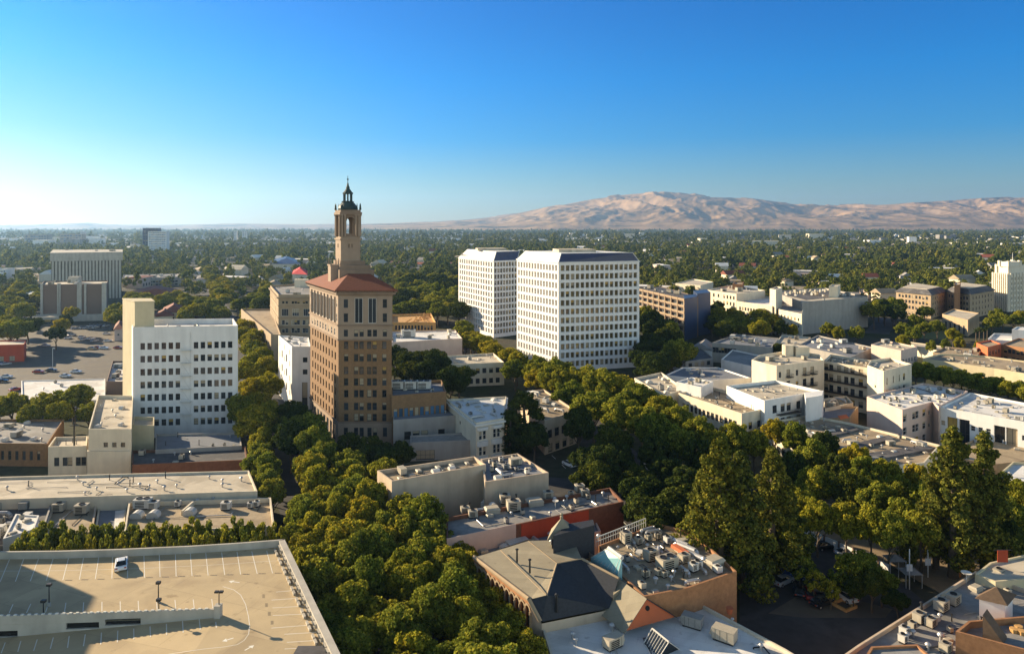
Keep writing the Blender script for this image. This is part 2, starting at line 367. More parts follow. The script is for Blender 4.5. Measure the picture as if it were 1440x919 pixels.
FOOT = []          # footprints, so that far trees stay clear of them
ROOFS = {}         # building key -> (roof polygon, roof height)
def bldg(name, label, cat, px, h, wall, roof, par=0.8, wins=(), z0=0.0, key=None, world_pts=None, zs=None, trim=None, group=None):
    """flat-roofed building. px: roof outline in photo pixels at height h; wins: facade specs
    dict(e=edge, n=columns or us=[fractions], z=[sill heights], w=, h=, m=(margin, margin), style=, depth=)"""
    pts = [tuple(p) for p in world_pts] if world_pts else [P2(x, y, h) for x, y in px]
    n = len(pts); rev = area(pts) < 0
    emap = {i: i for i in range(n)}
    if rev: pts = pts[::-1]; emap = {i: (n - 2 - i) % n for i in range(n)}
    cx, cyy = sum(p[0] for p in pts) / n, sum(p[1] for p in pts) / n
    root = thing(name, label, cat, (cx, cyy, z0), group)
    FOOT.append(inset(pts, -3.0))
    per = {}
    for s in wins:
        k = emap[s['e']]; A, B = pts[k], pts[(k + 1) % n]; L = math.dist(A, B)
        m0, m1 = s.get('m', (0.06, 0.06))
        us = s['us'] if 'us' in s else [m0 + (1 - m0 - m1) * (i + 0.5) / s['n'] for i in range(s['n'])]
        w = s['w'] if s['w'] > 0 else -s['w'] * L * (1 - m0 - m1) / len(us)
        for zz in s['z']:
            for u in us:
                if s.get('skip') and s['skip'](u, zz): continue
                c = u * L
                if c - w / 2 < 0.1 or c + w / 2 > L - 0.1 or zz + s['h'] > h - 0.15: continue
                per.setdefault(k, []).append((c - w / 2, c + w / 2, zz, zz + s['h'], s.get('style', 'sash'), s.get('depth', 0.22), s.get('name', 'window')))
    mb = MB(); places = []
    for k in range(n):
        A, B = pts[k], pts[(k + 1) % n]; rects = per.get(k, [])
        dep = rects[0][5] if rects else 0.2
        wall_face(mb, A, B, z0, h, [r[:4] for r in rects], dep)
        d = (Vector(B) - Vector(A)).normalized(); nin = Vector((-d.y, d.x)); rz = math.atan2(d.y, d.x)
        for r in rects:
            q = Vector(A) + d * ((r[0] + r[1]) / 2) + nin * (r[5] - 0.02)
            var = WRNG.choice((0, 1, 2, 3, 4, 5, 5, 6)) if WRNG.random() < 0.75 else 0
            places.append((q, r, rz, min(var, 6)))
    t = 0.3; inn = inset(pts, t)
    if par > 0.05:
        for k in range(n):
            j = (k + 1) % n
            mb.poly([V3(pts[k], h), V3(pts[j], h), V3(inn[j], h), V3(inn[k], h)])
            mb.poly([V3(inn[k], h), V3(inn[j], h), V3(inn[j], h - par), V3(inn[k], h - par)])
        zr = h - par
    else:
        inn = pts; zr = h
    mb.build('wall', wall, root)
    rb = MB(); rb.poly([V3(p, zr) for p in inn]); rb.build('roof', roof, root)
    if trim:
        tb = MB(); o1 = inset(pts, -trim[0]); zt = h - trim[1] if trim[1] else h
        tb.prism(o1, zt - trim[2], zt, 0, bottom=True) if trim[1] else None
        if not trim[1]:
            for k in range(n):
                j = (k + 1) % n
                tb.hexa([V3(o1[k], h - trim[2]), V3(o1[j], h - trim[2]), V3(inset(pts, 0.004)[j], h - trim[2]), V3(inset(pts, 0.004)[k], h - trim[2])],
                        [V3(o1[k], h + 0.05), V3(o1[j], h + 0.05), V3(inset(pts, 0.004)[j], h + 0.05), V3(inset(pts, 0.004)[k], h + 0.05)])
        tb.build('cornice', trim[3], root)
    places.sort(key=lambda p: p[0].length)
    for q, r, rz, var in places[:100]:
        put(r[6], win_mesh(r[1] - r[0], r[3] - r[2], r[4], var), (q.x - cx, q.y - cyy, r[2] - z0), rz, root)
    if len(places) > 100:
        wb = MB()
        for q, r, rz, var in places[100:]:
            t_ = MB(); win_faces(t_, r[1] - r[0], r[3] - r[2], r[4], var); ca, sa = math.cos(rz), math.sin(rz); i = len(wb.v)
            wb.v.extend([(q.x + x * ca - y * sa, q.y + x * sa + y * ca, r[2] + z) for x, y, z in t_.v]); wb.f.extend([tuple(i + k for k in f) for f in t_.f]); wb.m.extend(t_.m)
        o = wb.build('window', WMATS, root); o['kind'] = 'stuff'
    ROOFS[key or name] = (inn, zr, label)
    return root, pts, emap
# ---------------------------------------------------------------- ground, streets, lots
def sheet(name, pts, z, mat, kind='structure'):
    mb = MB(); mb.poly([V3(p, z) for p in pts]); o = mb.build(name, mat); o['kind'] = kind; return o
def slab(name, pts, h, mat):
    if area(pts) < 0: pts = pts[::-1]
    mb = MB(); mb.prism(pts, 0.0, h); o = mb.build(name, mat); o['kind'] = 'structure'; return o
def gp(*pp): return [P2(x, y) for x, y in pp]

gm, gn, glk, gb = _new('ground')
t = gn.new('ShaderNodeTexCoord'); n1 = gn.new('ShaderNodeTexNoise'); n1.inputs['Scale'].default_value = 0.02; n1.inputs['Detail'].default_value = 8
n2 = gn.new('ShaderNodeTexNoise'); n2.inputs['Scale'].default_value = 0.4; n2.inputs['Detail'].default_value = 6
glk.new(t.outputs['Object'], n1.inputs['Vector']); glk.new(t.outputs['Object'], n2.inputs['Vector'])
r1 = _ramp(gn, [(0.3, (0.045, 0.055, 0.02)), (0.5, (0.065, 0.065, 0.038)), (0.62, (0.085, 0.075, 0.055)), (0.75, (0.055, 0.066, 0.024))])
r2 = _ramp(gn, [(0.3, (0.7, 0.7, 0.7)), (0.7, (1.2, 1.2, 1.2))])
xm = gn.new('ShaderNodeMixRGB'); xm.blend_type = 'MULTIPLY'; xm.inputs[0].default_value = 1
glk.new(n1.outputs['Fac'], r1.inputs[0]); glk.new(n2.outputs['Fac'], r2.inputs[0]); glk.new(r1.outputs[0], xm.inputs[1]); glk.new(r2.outputs[0], xm.inputs[2]); glk.new(xm.outputs[0], gb.inputs['Base Color'])
gb.inputs['Roughness'].default_value = 0.95; gb.inputs['Specular IOR Level'].default_value = 0.1
sheet('ground', [(-14500, -250), (14500, -250), (14500, 15200), (-14500, 15200)], 0.0, gm)
# the avenue under the trees, the cross street, the lots
avenue = gp((470, 1000), (700, 1000), (560, 700), (410, 560), (300, 400), (270, 372), (262, 372), (285, 420), (345, 580), (400, 740))
sheet('avenue_road', avenue, 0.010, ASPH)
sheet('cross_street', gp((300, 668), (700, 664), (1010, 690), (1010, 745), (760, 745), (560, 712), (300, 712)), 0.006, ASPH)
sheet('park_street', gp((760, 560), (880, 700), (960, 790), (1010, 740), (900, 640), (800, 545)), 0.014, ASPH)
sheet('left_parking_lot', gp((-200, 620), (-120, 470), (40, 458), (170, 455), (176, 535), (120, 552), (20, 600)), 0.010, ASPHL)
sheet('right_parking_lot', gp((1040, 1000), (1040, 800), (1100, 736), (1240, 795), (1330, 870), (1200, 960)), 0.016, ASPH)
sheet('painted_sun_patch', gp((1080, 862), (1120, 838), (1200, 842), (1255, 856), (1245, 868), (1130, 868)), 0.020, ASPHL)  # paler patch painted in for sunlight falling across the lot
slab('pavement', gp((1108, 734), (1240, 788), (1330, 838), (1460, 805), (1460, 760), (1290, 735), (1130, 700)), 0.12, PAVE)
slab('park_pavement', gp((900, 668), (960, 690), (1010, 692), (1010, 676), (960, 672), (915, 655)), 0.12, PAVE)
sheet('right_road', gp((1215, 468), (1250, 470), (1262, 448), (1235, 446)), 0.010, ASPH)
sheet('park_lawn', gp((1285, 475), (1330, 478), (1345, 462), (1300, 462)), 0.012, GRASS)
mb = MB()
for k in range(9):
    a = P(776 + 14 * k, 640 + 13 * k); d = (P(900, 755) - P(776, 640)).normalized(); s = Vector((-d.y, d.x, 0)) * 0.08
    mb.poly([a - s + Vector((0, 0, .02)), a + d * 3 - s + Vector((0, 0, .02)), a + d * 3 + s + Vector((0, 0, .02)), a + s + Vector((0, 0, .02))])
o = mb.build('road_markings', LINE); o['kind'] = 'structure'

# ---------------------------------------------------------------- rooftop things
def unit_tree(kind, rng, w, d, h, mat):
    """one air conditioner at the origin: casing > louvre, fan grille, curb"""
    r = bpy.data.objects.new('air_conditioner', None); C.objects.link(r)
    mb = MB(); mb.box(-w / 2, w / 2, -d / 2, d / 2, 0.25, 0.25 + h); mb.box(-w / 2 - .03, w / 2 + .03, -d / 2 - .03, d / 2 + .03, 0.25 + h, 0.32 + h); mb.build('casing', mat, r)
    mb = MB(); mb.box(-w / 2 + .1, w / 2 - .1, -d / 2 + .1, d / 2 - .1, 0, 0.248); mb.build('curb', DARKM, r)
    mb = MB()
    for s in (-1,):
        for k in range(4): mb.box(-w * .36, w * .2, s * (d / 2 + .012) - .01, s * (d / 2 + .012) + .01, .38 + h * .2 * k, .38 + h * .2 * k + h * .11)
    mb.build('louvre', VOID, r)
    if kind == 'p':            # package unit: intake hood and panel joints instead of fans
        mb = MB(); mb.hexa([(w / 2 + .004, -d * .35, .5), (w / 2 + .45, -d * .35, .5), (w / 2 + .45, d * .35, .5), (w / 2 + .004, d * .35, .5)], [(w / 2 + .004, -d * .35, .25 + h * .9), (w / 2 + .12, -d * .35, .25 + h * .9), (w / 2 + .12, d * .35, .25 + h * .9), (w / 2 + .004, d * .35, .25 + h * .9)]); mb.build('intake_hood', mat, r)
        mb = MB()
        for k in (-.2, .12, .34): mb.box(w * k - .02, w * k + .02, -d / 2 - .01, d / 2 + .01, .3, .25 + h * .97)
        mb.build('panel_joint', DARKM, r); return r
    mb = MB(); rad = min(w, d) * .34
    for c in ((-w * .22, w * .22) if w > 1.6 * d else (0,)): mb.lathe((c, 0, .322 + h), [(rad, 0), (rad, .12), (rad * .86, .12), (rad * .86, .04), (.02, .05)], 14)
    mb.build('fan_grille', DARKM, r)
    return r
def vent_mesh(kind):
    mb = MB()
    if kind == 'roof_vent': mb.lathe((0, 0, 0), [(.16, 0), (.16, .7), (.36, .72), (.40, .86), (.25, 1.05), (.02, 1.12)], 10)
    elif kind == 'flue_pipe': mb.lathe((0, 0, 0), [(.13, 0), (.10, 1.5), (.2, 1.52), (.2, 1.62), (.02, 1.7)], 8)
    elif kind == 'vent_hood':
        for k in range(6):
            a0, a1 = math.pi * k / 6, math.pi * (k + 1) / 6
            p = lambda a, y: (.9 * math.cos(a), y, .25 + .75 * math.sin(a))
            mb.poly([p(a0, -.7), p(a1, -.7), p(a1, .7), p(a0, .7)][::-1]); mb.poly([p(a0, -.7), p(a1, -.7), (0, -.7, .25)]); mb.poly([p(a1, .7), p(a0, .7), (0, .7, .25)])
        mb.box(-.85, .85, -.65, .65, 0, .26)
    elif kind == 'air_duct':
        mb.tube((-1.6, 0, .75), (1.1, 0, .75), .33, n=10); mb.tube((1.1, 0, .75), (1.55, 0, .38), .33, n=10); mb.tube((1.55, 0, .4), (1.55, 0, 0), .33, n=10); mb.box(-1.2, -1.05, -.25, .25, 0, .45); mb.box(.4, .55, -.25, .25, 0, .45); mb.tube((-1.6, 0, .75), (-1.9, 0, .4), .33, n=10); mb.tube((-1.9, 0, .42), (-1.9, 0, 0), .33, n=10)
    elif kind == 'roof_hatch': mb.box(-.7, .7, -.5, .5, 0, .35); mb.hexa([(-.75, -.55, .35), (.75, -.55, .35), (.75, .55, .35), (-.75, .55, .35)], [(-.6, -.4, .55), (.6, -.4, .55), (.6, .4, .55), (-.6, .4, .55)])
    elif kind == 'satellite_dish': mb.tube((0, 0, 0), (0, 0, .8), .05, n=6); mb.lathe((0, 0, .8), [(.05, 0), (.35, .1), (.5, .25), (.02, .12)], 12)
    return mb
VENT = {}
def vent(kind):
    if kind not in VENT: VENT[kind] = vent_mesh(kind).mesh(kind, {'roof_vent': DUCT, 'flue_pipe': DARKM, 'vent_hood': UNITW, 'air_duct': DUCT, 'roof_hatch': UNIT, 'satellite_dish': UNITW}[kind])
    return VENT[kind]
UNITS = {}
def ac(p, size='m', rz=0.0, mat=None):
    k = (size, (mat or UNIT).name)
    if k not in UNITS:
        w, d, h = {'s': (.95, .85, .75), 'm': (1.7, 1.25, 1.1), 'l': (2.9, 1.7, 1.45), 't': (1.7, 1.7, 1.9), 'p': (2.7, 1.5, 1.25)}[size]
        UNITS[k] = unit_tree(size, None, w, d, h, mat or UNIT); o = UNITS[k]
    else: o = copy_tree(UNITS[k])
    o.location = p; o.rotation_euler = (0, 0, rz); return o
CL = {}      # (roof phrase, kind) -> objects, labelled at the end of the build
WORDS = {'air_conditioner': 'boxy air conditioner', 'roof_vent': 'mushroom capped roof vent', 'flue_pipe': 'thin dark flue pipe', 'vent_hood': 'rounded white vent hood', 'air_duct': 'bent galvanised air duct', 'roof_hatch': 'low roof hatch', 'satellite_dish': 'small white satellite dish', 'roof_pipe': 'thin pipe run', 'water_tank': 'round white water tank'}
CATS = {'air_conditioner': 'air conditioner', 'roof_vent': 'vent', 'flue_pipe': 'pipe', 'vent_hood': 'vent', 'air_duct': 'duct', 'roof_hatch': 'hatch', 'satellite_dish': 'dish', 'roof_pipe': 'pipe', 'water_tank': 'tank'}
def reg(o, kind, phrase): CL.setdefault((phrase, kind), []).append(o)
def rooftop(key, phrase, n, seed, kinds='uvhr', scale=1.0, margin=1.6, rz=None, mat=None):
    poly, z, _ = ROOFS[key]; rng = random.Random(seed)
    xs, ys = [p[0] for p in poly], [p[1] for p in poly]; ip = inset(poly, margin); done = []; tries = 0
    if rz is None: d = Vector(poly[1]) - Vector(poly[0]); rz = math.atan2(d.y, d.x)
    while len(done) < n and tries < n * 60:
        tries += 1; q = (rng.uniform(min(xs), max(xs)), rng.uniform(min(ys), max(ys)))
        if not inside(ip, q) or any(math.dist(q, e_) < 2.6 * scale for e_ in done): continue
        done.append(q); k = rng.choice(kinds); p = (q[0], q[1], z); s = scale * rng.uniform(.85, 1.2); a = rz + rng.choice((0, math.pi / 2)); um = mat or rng.choice((UNIT, UNIT, UNITW, UNITG))
        if k in 'ulUs':
            o = ac(p, {'u': rng.choice('mmp'), 'l': rng.choice('lp'), 'U': 't', 's': 's'}[k], a, um); o.scale = (s, s, s); reg(o, 'air_conditioner', phrase)
        else:
            nm = {'v': 'roof_vent', 'f': 'flue_pipe', 'h': 'vent_hood', 'd': 'air_duct', 'r': 'roof_hatch', 'p': 'satellite_dish'}[k]
            o = put(nm, vent(nm), p, a, scale=(s, s, s)); reg(o, nm, phrase)
PIPES = {}
def roof_pipes(key, phrase, n, seed):
    poly, z, _ = ROOFS[key]; rng = random.Random(seed); ip = inset(poly, 1.0); xs, ys = [p[0] for p in poly], [p[1] for p in poly]; k = t = 0
    e0 = Vector(poly[1]) - Vector(poly[0]); e0.normalize(); e1 = Vector((-e0.y, e0.x))
    while k < n and t < n * 60:
        t += 1; a = Vector((rng.uniform(min(xs), max(xs)), rng.uniform(min(ys), max(ys)))); d = rng.choice((e0, e1, -e0)); b = a + d * rng.uniform(3, 11); c = b + rng.choice((e0, e1, -e1)) * rng.uniform(.8, 3)
        if d.dot(c - b) < -.1 or not (inside(ip, a) and inside(ip, b) and inside(ip, c)): continue
        mb = MB(); r = rng.choice((.05, .07, .1)); zz_ = z + r + .12
        mb.tube((*a, zz_), (*b, zz_), r, n=5); mb.tube((*b, zz_), (*c, zz_), r, n=5); mb.tube((*a, zz_), (*a, z), r, n=5); mb.tube((*c, zz_), (*c, z), r, n=5)
        o = mb.build('roof_pipe', rng.choice((DUCT, DARKM, UNITG))); reg(o, 'roof_pipe', phrase); o['anchor'] = a.x / a.y; k += 1
def place_ac(px, py, z, phrase, size='m', rz=0.0, mat=None, s=1.0):
    o = ac(P(px, py, z), size, rz, mat); o.scale = (s, s, s); reg(o, 'air_conditioner', phrase); return o
def place_vent(nm, px, py, z, phrase, s=1.0, rz=0.0):
    o = put(nm, vent(nm), P(px, py, z), rz, scale=(s, s, s)); reg(o, nm, phrase); return o

# ---------------------------------------------------------------- white office block on the left, with its stair tower
zr = [26.3, 22.5, 18.6, 14.8, 11.0, 7.2, 3.5]
ul = [(p - 187) / 147.5 for p in (200.4, 210, 219.8, 229.8, 239.6, 249.4)]; ur = [(p - 187) / 147.5 for p in (275, 284.7, 294.3, 304, 313.6, 323.4)]
wo_root, wpts, wem = bldg('office_building', 'white seven storey office block with small square windows in two banks', 'office building',
    [(187, 460), (334.5, 457.5), (328, 447.5), (181, 449)], 33.0, WHITE, R_WHITE, 1.6,
    [dict(e=0, us=ul + ur, z=zr, w=1.3, h=1.95, style='dark', depth=0.28), dict(e=1, n=5, z=zr, w=1.2, h=1.9, style='dark'), dict(e=3, n=1, z=zr[1:], w=1.2, h=1.7, style='dark')], key='white_office')
mb = MB()      # stair tower: a part of the block
tw = [P2(189.5, 425, 40.1), P2(217, 424.5, 40.1), P2(212, 420.5, 40.1), P2(172.5, 420.5, 40.1)]
mb.prism(tw, 0, 40.1); mb.prism(inset(tw, -0.12), 40.1, 40.4); mb.build('stair_tower', YCREAM, wo_root)
mb = MB()
A, B = Vector(wpts[wem[0]]), Vector(wpts[(wem[0] + 1) % 4]); d = (B - A).normalized(); L = (B - A).length; nn = Vector((d.y, -d.x))
def fe(u, y, z): q = A + d * u + nn * y; return (q.x, q.y, z)
for z in zr[:-1]:
    u0, u1 = .455 * L, .555 * L
    mb.hexa([fe(u0, 1.1, z - .5), fe(u1, 1.1, z - .5), fe(u1, .004, z - .5), fe(u0, .004, z - .5)], [fe(u0, 1.1, z - .4), fe(u1, 1.1, z - .4), fe(u1, .004, z - .4), fe(u0, .004, z - .4)])
    for v in (0, .5, 1): mb.tube(fe(u0, 1.08, z + v - .4), fe(u1, 1.08, z + v - .4), .03, n=5)
    for k in range(7): mb.tube(fe(u0 + (u1 - u0) * k / 6, 1.08, z - .4), fe(u0 + (u1 - u0) * k / 6, 1.08, z + .6), .025, n=5)
    mb.tube(fe(u0 + .4, .9, z - .4), fe(u1 - .4, .5, z - 4.2), .05, n=5)
mb.tube(fe(.545 * L, .25, 4), fe(.545 * L, .25, 31.5), .06, n=5)
mb.build('fire_escape', FRAMEW, wo_root)
mb = MB(); q = P(205, 451, 31.5); mb.box(q.x - 2.4, q.x + 1.6, q.y + .4, q.y + 2.2, 33, 34.2); mb.build('plant_cover', BLUEP, wo_root)
rooftop('white_office', 'the white seven storey office block', 8, 3, 'urvh', 0.8, 2.2)

# low buildings round its foot
bldg('commercial_building', 'cream stepped block with sunny gravel roof below the white office block', 'commercial building', [(124.4, 602.7), (185, 602.7), (187.3, 556), (137.7, 555)], 12, CREAM, R_CREAM, 1.0, [dict(e=0, n=3, z=[7.4], w=1.1, h=1.2, style='dark', m=(.3, .1))], key='cream_block')
rooftop('cream_block', 'the cream stepped block', 9, 11, 'rrvvhp', .8, 1.2)
bldg('commercial_building', 'plain cream annexe with blank front before the stepped cream block', 'annexe', [(122.5, 634), (184, 634), (184.5, 612), (124, 612)], 6.5, CREAM, R_CREAM, .5, key='cream_annexe')
bldg('commercial_building', 'small yellow cream box with lit end wall against the white office block', 'commercial building', [(185.6, 597), (216.6, 598), (217, 586), (188, 585)], 10, YCREAM, R_CREAM, .9, key='box_annexe')
bldg('commercial_building', 'low cream building with five dark windows behind the black utility pole', 'commercial building', [(67.6, 627.7), (122.0, 626.5), (123.2, 612.7), (77.6, 614)], 7.2, CREAM, R_CREAM, .8, [dict(e=0, us=[.22, .44, .56, .78, .92], z=[2.2], w=1.25, h=2.2, style='dark')], key='cream_low')
rooftop('cream_low', 'the low cream building with five windows', 4, 12, 'rvf', .7, 1.0)
bldg('brick_building', 'low brown brick building with narrow windows and dark gravel roof at the far left', 'brick building', [(-60, 622), (66.8, 623.5), (90, 589), (-50, 589)], 6, BRICK, R_GREY, .7, [dict(e=0, n=11, z=[1.6], w=.9, h=2.4, style='dark')], key='brick_left')
rooftop('brick_left', 'the far left low brick building', 14, 13, 'hhrvu', .9, 1.5)
bldg('brick_building', 'long low brick building with black roof in the shade of the white office block', 'brick building', [(186, 653), (348, 646), (345, 627), (186, 633)], 5.5, RBRICK, R_DARK, .7, [dict(e=0, n=7, z=[.6], w=1.2, h=2.1, style='dark', m=(.1, .1))], key='brick_row')
rooftop('brick_row', 'the long low brick building with black roof', 6, 14, 'urv', .9, 1.3)
bldg('podium_building', 'bluish flat podium between the white office block and the low brick building', 'podium', [(218.5, 632), (340, 626), (337, 608), (219, 610)], 5.9, GREYW, R_BLUE, .5, [], key='podium')
rooftop('podium', 'the bluish podium', 7, 15, 'vrfs', .7, 1.0)
bldg('warehouse', 'wide low shed with bright white roof behind the three round trees', 'warehouse', [(31, 563), (148, 562), (148, 532), (30, 535)], 5, WHITE, R_WHITE, .3, key='white_shed')
rooftop('white_shed', 'the bright white roofed shed', 7, 16, 'rvs', 1.0, 2.5)
bldg('commercial_building', 'narrow brown shop block with cluttered white roof left of the stair tower', 'commercial building', [(149.5, 536), (173.5, 536), (176, 507), (158, 507)], 8, BROWNP, R_WHITE, 1.2, key='brown_shop')
rooftop('brown_shop', 'the narrow brown shop block', 5, 17, 'urr', 1.0, 1.6)
bldg('commercial_building', 'orange red flat roofed building beside the sunny parking lot', 'commercial building', [(-60, 486), (34, 484), (37, 478), (-50, 479)], 8, REDP, R_CREAM, .5, [dict(e=0, n=3, z=[.3], w=2.4, h=2.4, style='dark', m=(.4, .1))], key='orange_left')

# roofs between the office block and the parking deck
bldg('warehouse', 'long pale roofed warehouse across the block before the white office building', 'warehouse', [(-80, 704), (362, 690), (350, 661), (-80, 672)], 8, CREAM, R_CREAM, .45, key='long_roof')
rooftop('long_roof', 'the long pale warehouse roof', 22, 21, 'vvvvf', .8, 1.5)
bldg('commercial_building', 'shaded dark roofed building crowded with machines at the far left', 'commercial building', [(-90, 770), (54, 765), (74, 705), (-90, 708)], 6.5, GREYW, R_DARK, .6, key='dark_left')
rooftop('dark_left', 'the shaded dark roof at the far left', 16, 22, 'udus', 1.0, 1.2)
bldg('commercial_building', 'small low building with a white roof seen over the hedge of trees', 'commercial building', [(4, 757), (48, 743), (55, 724), (22, 722)], 8.2, WHITE, R_WHITE, .25, key='white_left')
rooftop('white_left', 'the small white roof over the hedge', 5, 23, 'srs', .8, .8)
bldg('commercial_building', 'square building with a plain tan roof and three big units', 'commercial building', [(57, 752), (130, 747), (138, 695), (80, 698)], 6, BEIGE, R_TAN, .55, key='tan_roof')
for x, y, s in ((88, 699, 1.0), (83, 719, 1.25), (115, 722, 1.35)): place_ac(x, y, 5.5, 'the square tan roof', 'm', .1, UNIT, s)
place_ac(131, 711, 5.5, 'the square tan roof', 's', 0.2)
bldg('commercial_building', 'narrow building with a smooth lilac grey roof and a white strip', 'commercial building', [(132, 752), (173, 748), (180, 701), (140, 703)], 5.4, CREAM, R_BLUE, .4, key='lilac_roof')
mb = MB(); mb.prism([P2(160, 748, 5.3), P2(172, 747, 5.3), P2(178, 716, 5.3), P2(162, 718, 5.3)], 5.02, 5.3); 
o = mb.build('roof_deck', R_WHITE); tag(o, 'white roof deck on the narrow lilac grey roof', 'roof deck')
bldg('commercial_building', 'wide tan roofed building with high parapets and white vent hoods beside the avenue', 'commercial building', [(174, 748), (386, 739), (381, 699), (181, 705)], 7, CREAM, R_TAN, .9, key='hood_roof')
for x, y in ((193, 727), (216, 726.5), (267, 723)): place_vent('vent_hood', x, y, 6.1, 'the tan roof with high parapets', 1.25, .05)
for x, y, z in ((201, 714, 'l'), (216, 715, 'm'), (318, 716, 'm'), (352, 714, 's'), (361, 712, 's'), (250, 712, 's')): place_ac(x, y, 6.1, 'the tan roof with high parapets', z, .05, UNITW, 1.1)
place_vent('roof_vent', 278, 708, 6.1, 'the tan roof with high parapets'); place_vent('roof_vent', 300, 705, 6.1, 'the tan roof with high parapets')
mb = MB(); a, b = P(256, 724, 6.1), P(255, 703, 6.1); mb.box(a.x - .2, a.x + .2, a.y, b.y, 6.104, 7.0); o = mb.build('fire_wall', CREAM); tag(o, 'low cream fire wall across the tan roof with high parapets', 'wall')

# ---------------------------------------------------------------- brown panel block, ribbed block and towers far left
br, bp_, bem = bldg('office_building', 'brown panelled windowless block with three panels between pale pilasters', 'office building', [(57.5, 400), (150, 398.5), (152, 394), (62, 395)], 24.5, BROWNP, R_CREAM, .8, key='brown_block')
A, B = Vector(bp_[bem[0]]), Vector(bp_[(bem[0] + 1) % 4]); d = (B - A).normalized(); L = (B - A).length; nn = Vector((d.y, -d.x))
for u0, u1, z1 in ((0, .035, 25.2), (.25, .30, 25.2), (.27, .285, 25), (.55, .62, 25.2), (.66, .69, 25), (.93, 1.0, 25.2)):
    mb = MB(); c = [A + d * (u0 * L) + nn * .9, A + d * (u1 * L) + nn * .9, A + d * (u1 * L) + nn * .003, A + d * (u0 * L) + nn * .003]; mb.prism([tuple(v) for v in c], 4.5, z1); mb.build('pilaster', CONC, br)
mb = MB(); c = [A - d * 4 + nn * 3, B + d * 1 + nn * 3, B + d * 1 + nn * 1.0, A - d * 4 + nn * 1.0]; mb.prism([tuple(v) for v in c], 0, 4.4); mb.build('base', CONC, br)
mb = MB(); q = P(103, 396, 24.5); mb.box(q.x - 3.5, q.x + 3.5, q.y, q.y + 4, 23.7, 28); mb.build('penthouse', CONC, br)
rooftop('brown_block', 'the brown panelled block', 6, 31, 'luu', 1.2, 2)
bldg('service_building', 'low white service building with three garage openings before the brown block', 'service building', [(45, 446), (84, 445), (86, 441), (52, 442)], 5, CONC, R_CREAM, .4, [dict(e=0, n=3, z=[.2], w=4.2, h=3.0, style='dark', m=(.2, .1))])

rb_root, rp, rem = bldg('office_building', 'pale block with tall vertical ribs behind the brown panelled block', 'office building', [(72, 356.3), (171, 355), (171, 351.5), (76, 352)], 39.8, surf('shaded bronze glazing', (.13, .115, .085), .3, rough=.4), R_CREAM, .6, key='ribbed')  # glazing behind the ribs is dark tan in itself
A, B = Vector(rp[rem[0]]), Vector(rp[(rem[0] + 1) % 4]); d = (B - A).normalized(); L = (B - A).length; nn = Vector((d.y, -d.x))
A2, B2 = Vector(rp[(rem[0] + 1) % 4]), Vector(rp[(rem[0] + 2) % 4])
mb = MB(); mb.prism(inset(rp, -.9), 33.2, 40.4, bottom=True); mb.build('fascia', CONC, rb_root)
for k in range(21):
    u = (k + .5) / 21 * L; mb = MB(); mb.prism([tuple(A + d * (u - .75) + nn * .85), tuple(A + d * (u + .75) + nn * .85), tuple(A + d * (u + .75) + nn * .003), tuple(A + d * (u - .75) + nn * .003)], 0, 33.1); mb.build('fin', CONC, rb_root)
rooftop('ribbed', 'the ribbed block', 5, 32, 'luu', 1.4, 3)

def simple_tower(label, pxs, py_top, base_y, dep, wall, floors, cols, name='tower_block', cat='tower', style='blue', wfrac=.8, hfrac=.55, group=None, roof=None):
    """far tower: px range at its front, base row gives the distance"""
    Y = F * H / (base_y - HZ); X0, X1 = [(x - 720) * Y / F for x in pxs]; h = H - (py_top - HZ) * Y / F
    fl = (h - 2) / floors
    return bldg(name, label, cat, None, h, wall, roof or R_GREY, .5, [dict(e=0, n=cols, z=[1 + fl * (i + .22) for i in range(floors)], w=-wfrac, h=fl * hfrac, style=style, m=(.04, .04))], world_pts=[(X0, Y), (X1, Y), (X1 - .2 * dep, Y + dep), (X0 - .2 * dep, Y + dep)], key=label, group=group)
simple_tower('dark slab tower standing behind the blue banded tower on the horizon', (200.5, 222.5), 320.5, 354, 25, BLUEP, 12, 6, style='dark')
simple_tower('blue and white banded tower before the dark slab tower', (208, 234), 325.5, 357, 25, WHITE, 12, 8, style='blue', wfrac=.96, hfrac=.5)
simple_tower('pale hazy block with a dark central bay near the left horizon', (84, 115), 329, 348, 30, GREYW, 5, 7, style='blue')
simple_tower('slim white tower far off near the horizon beside a twin', (329, 333), 324.5, 341, 14, WHITE, 8, 2)
simple_tower('slightly wider white tower far off near the horizon beside a slim one', (340.5, 347), 325, 341, 14, WHITE, 8, 2)
simple_tower('squat pale grey block in the haze at the far left horizon', (34, 66), 330, 346, 40, GREYW, 4, 8)
simple_tower('pale low office block between the trees at the left edge', (-6, 8), 378, 398, 20, WHITE, 4, 4)
simple_tower('grey tower with a light roof on the hazy horizon left of the ribbed block', (113, 118), 325, 343, 20, WHITE, 6, 3)
bldg('parking_structure', 'long grey three storey apartment row beyond the red roofed hall', 'apartment building', [(172, 391.5), (255, 389.5), (250, 384.5), (174, 386)], 9, GREYW, R_GREY, .5, [dict(e=0, n=16, z=[1, 4], w=2.6, h=1.7, style='dark')], key='grey_row')
rooftop('grey_row', 'the long grey apartment row', 12, 33, 'ulr', 1.3, 2)

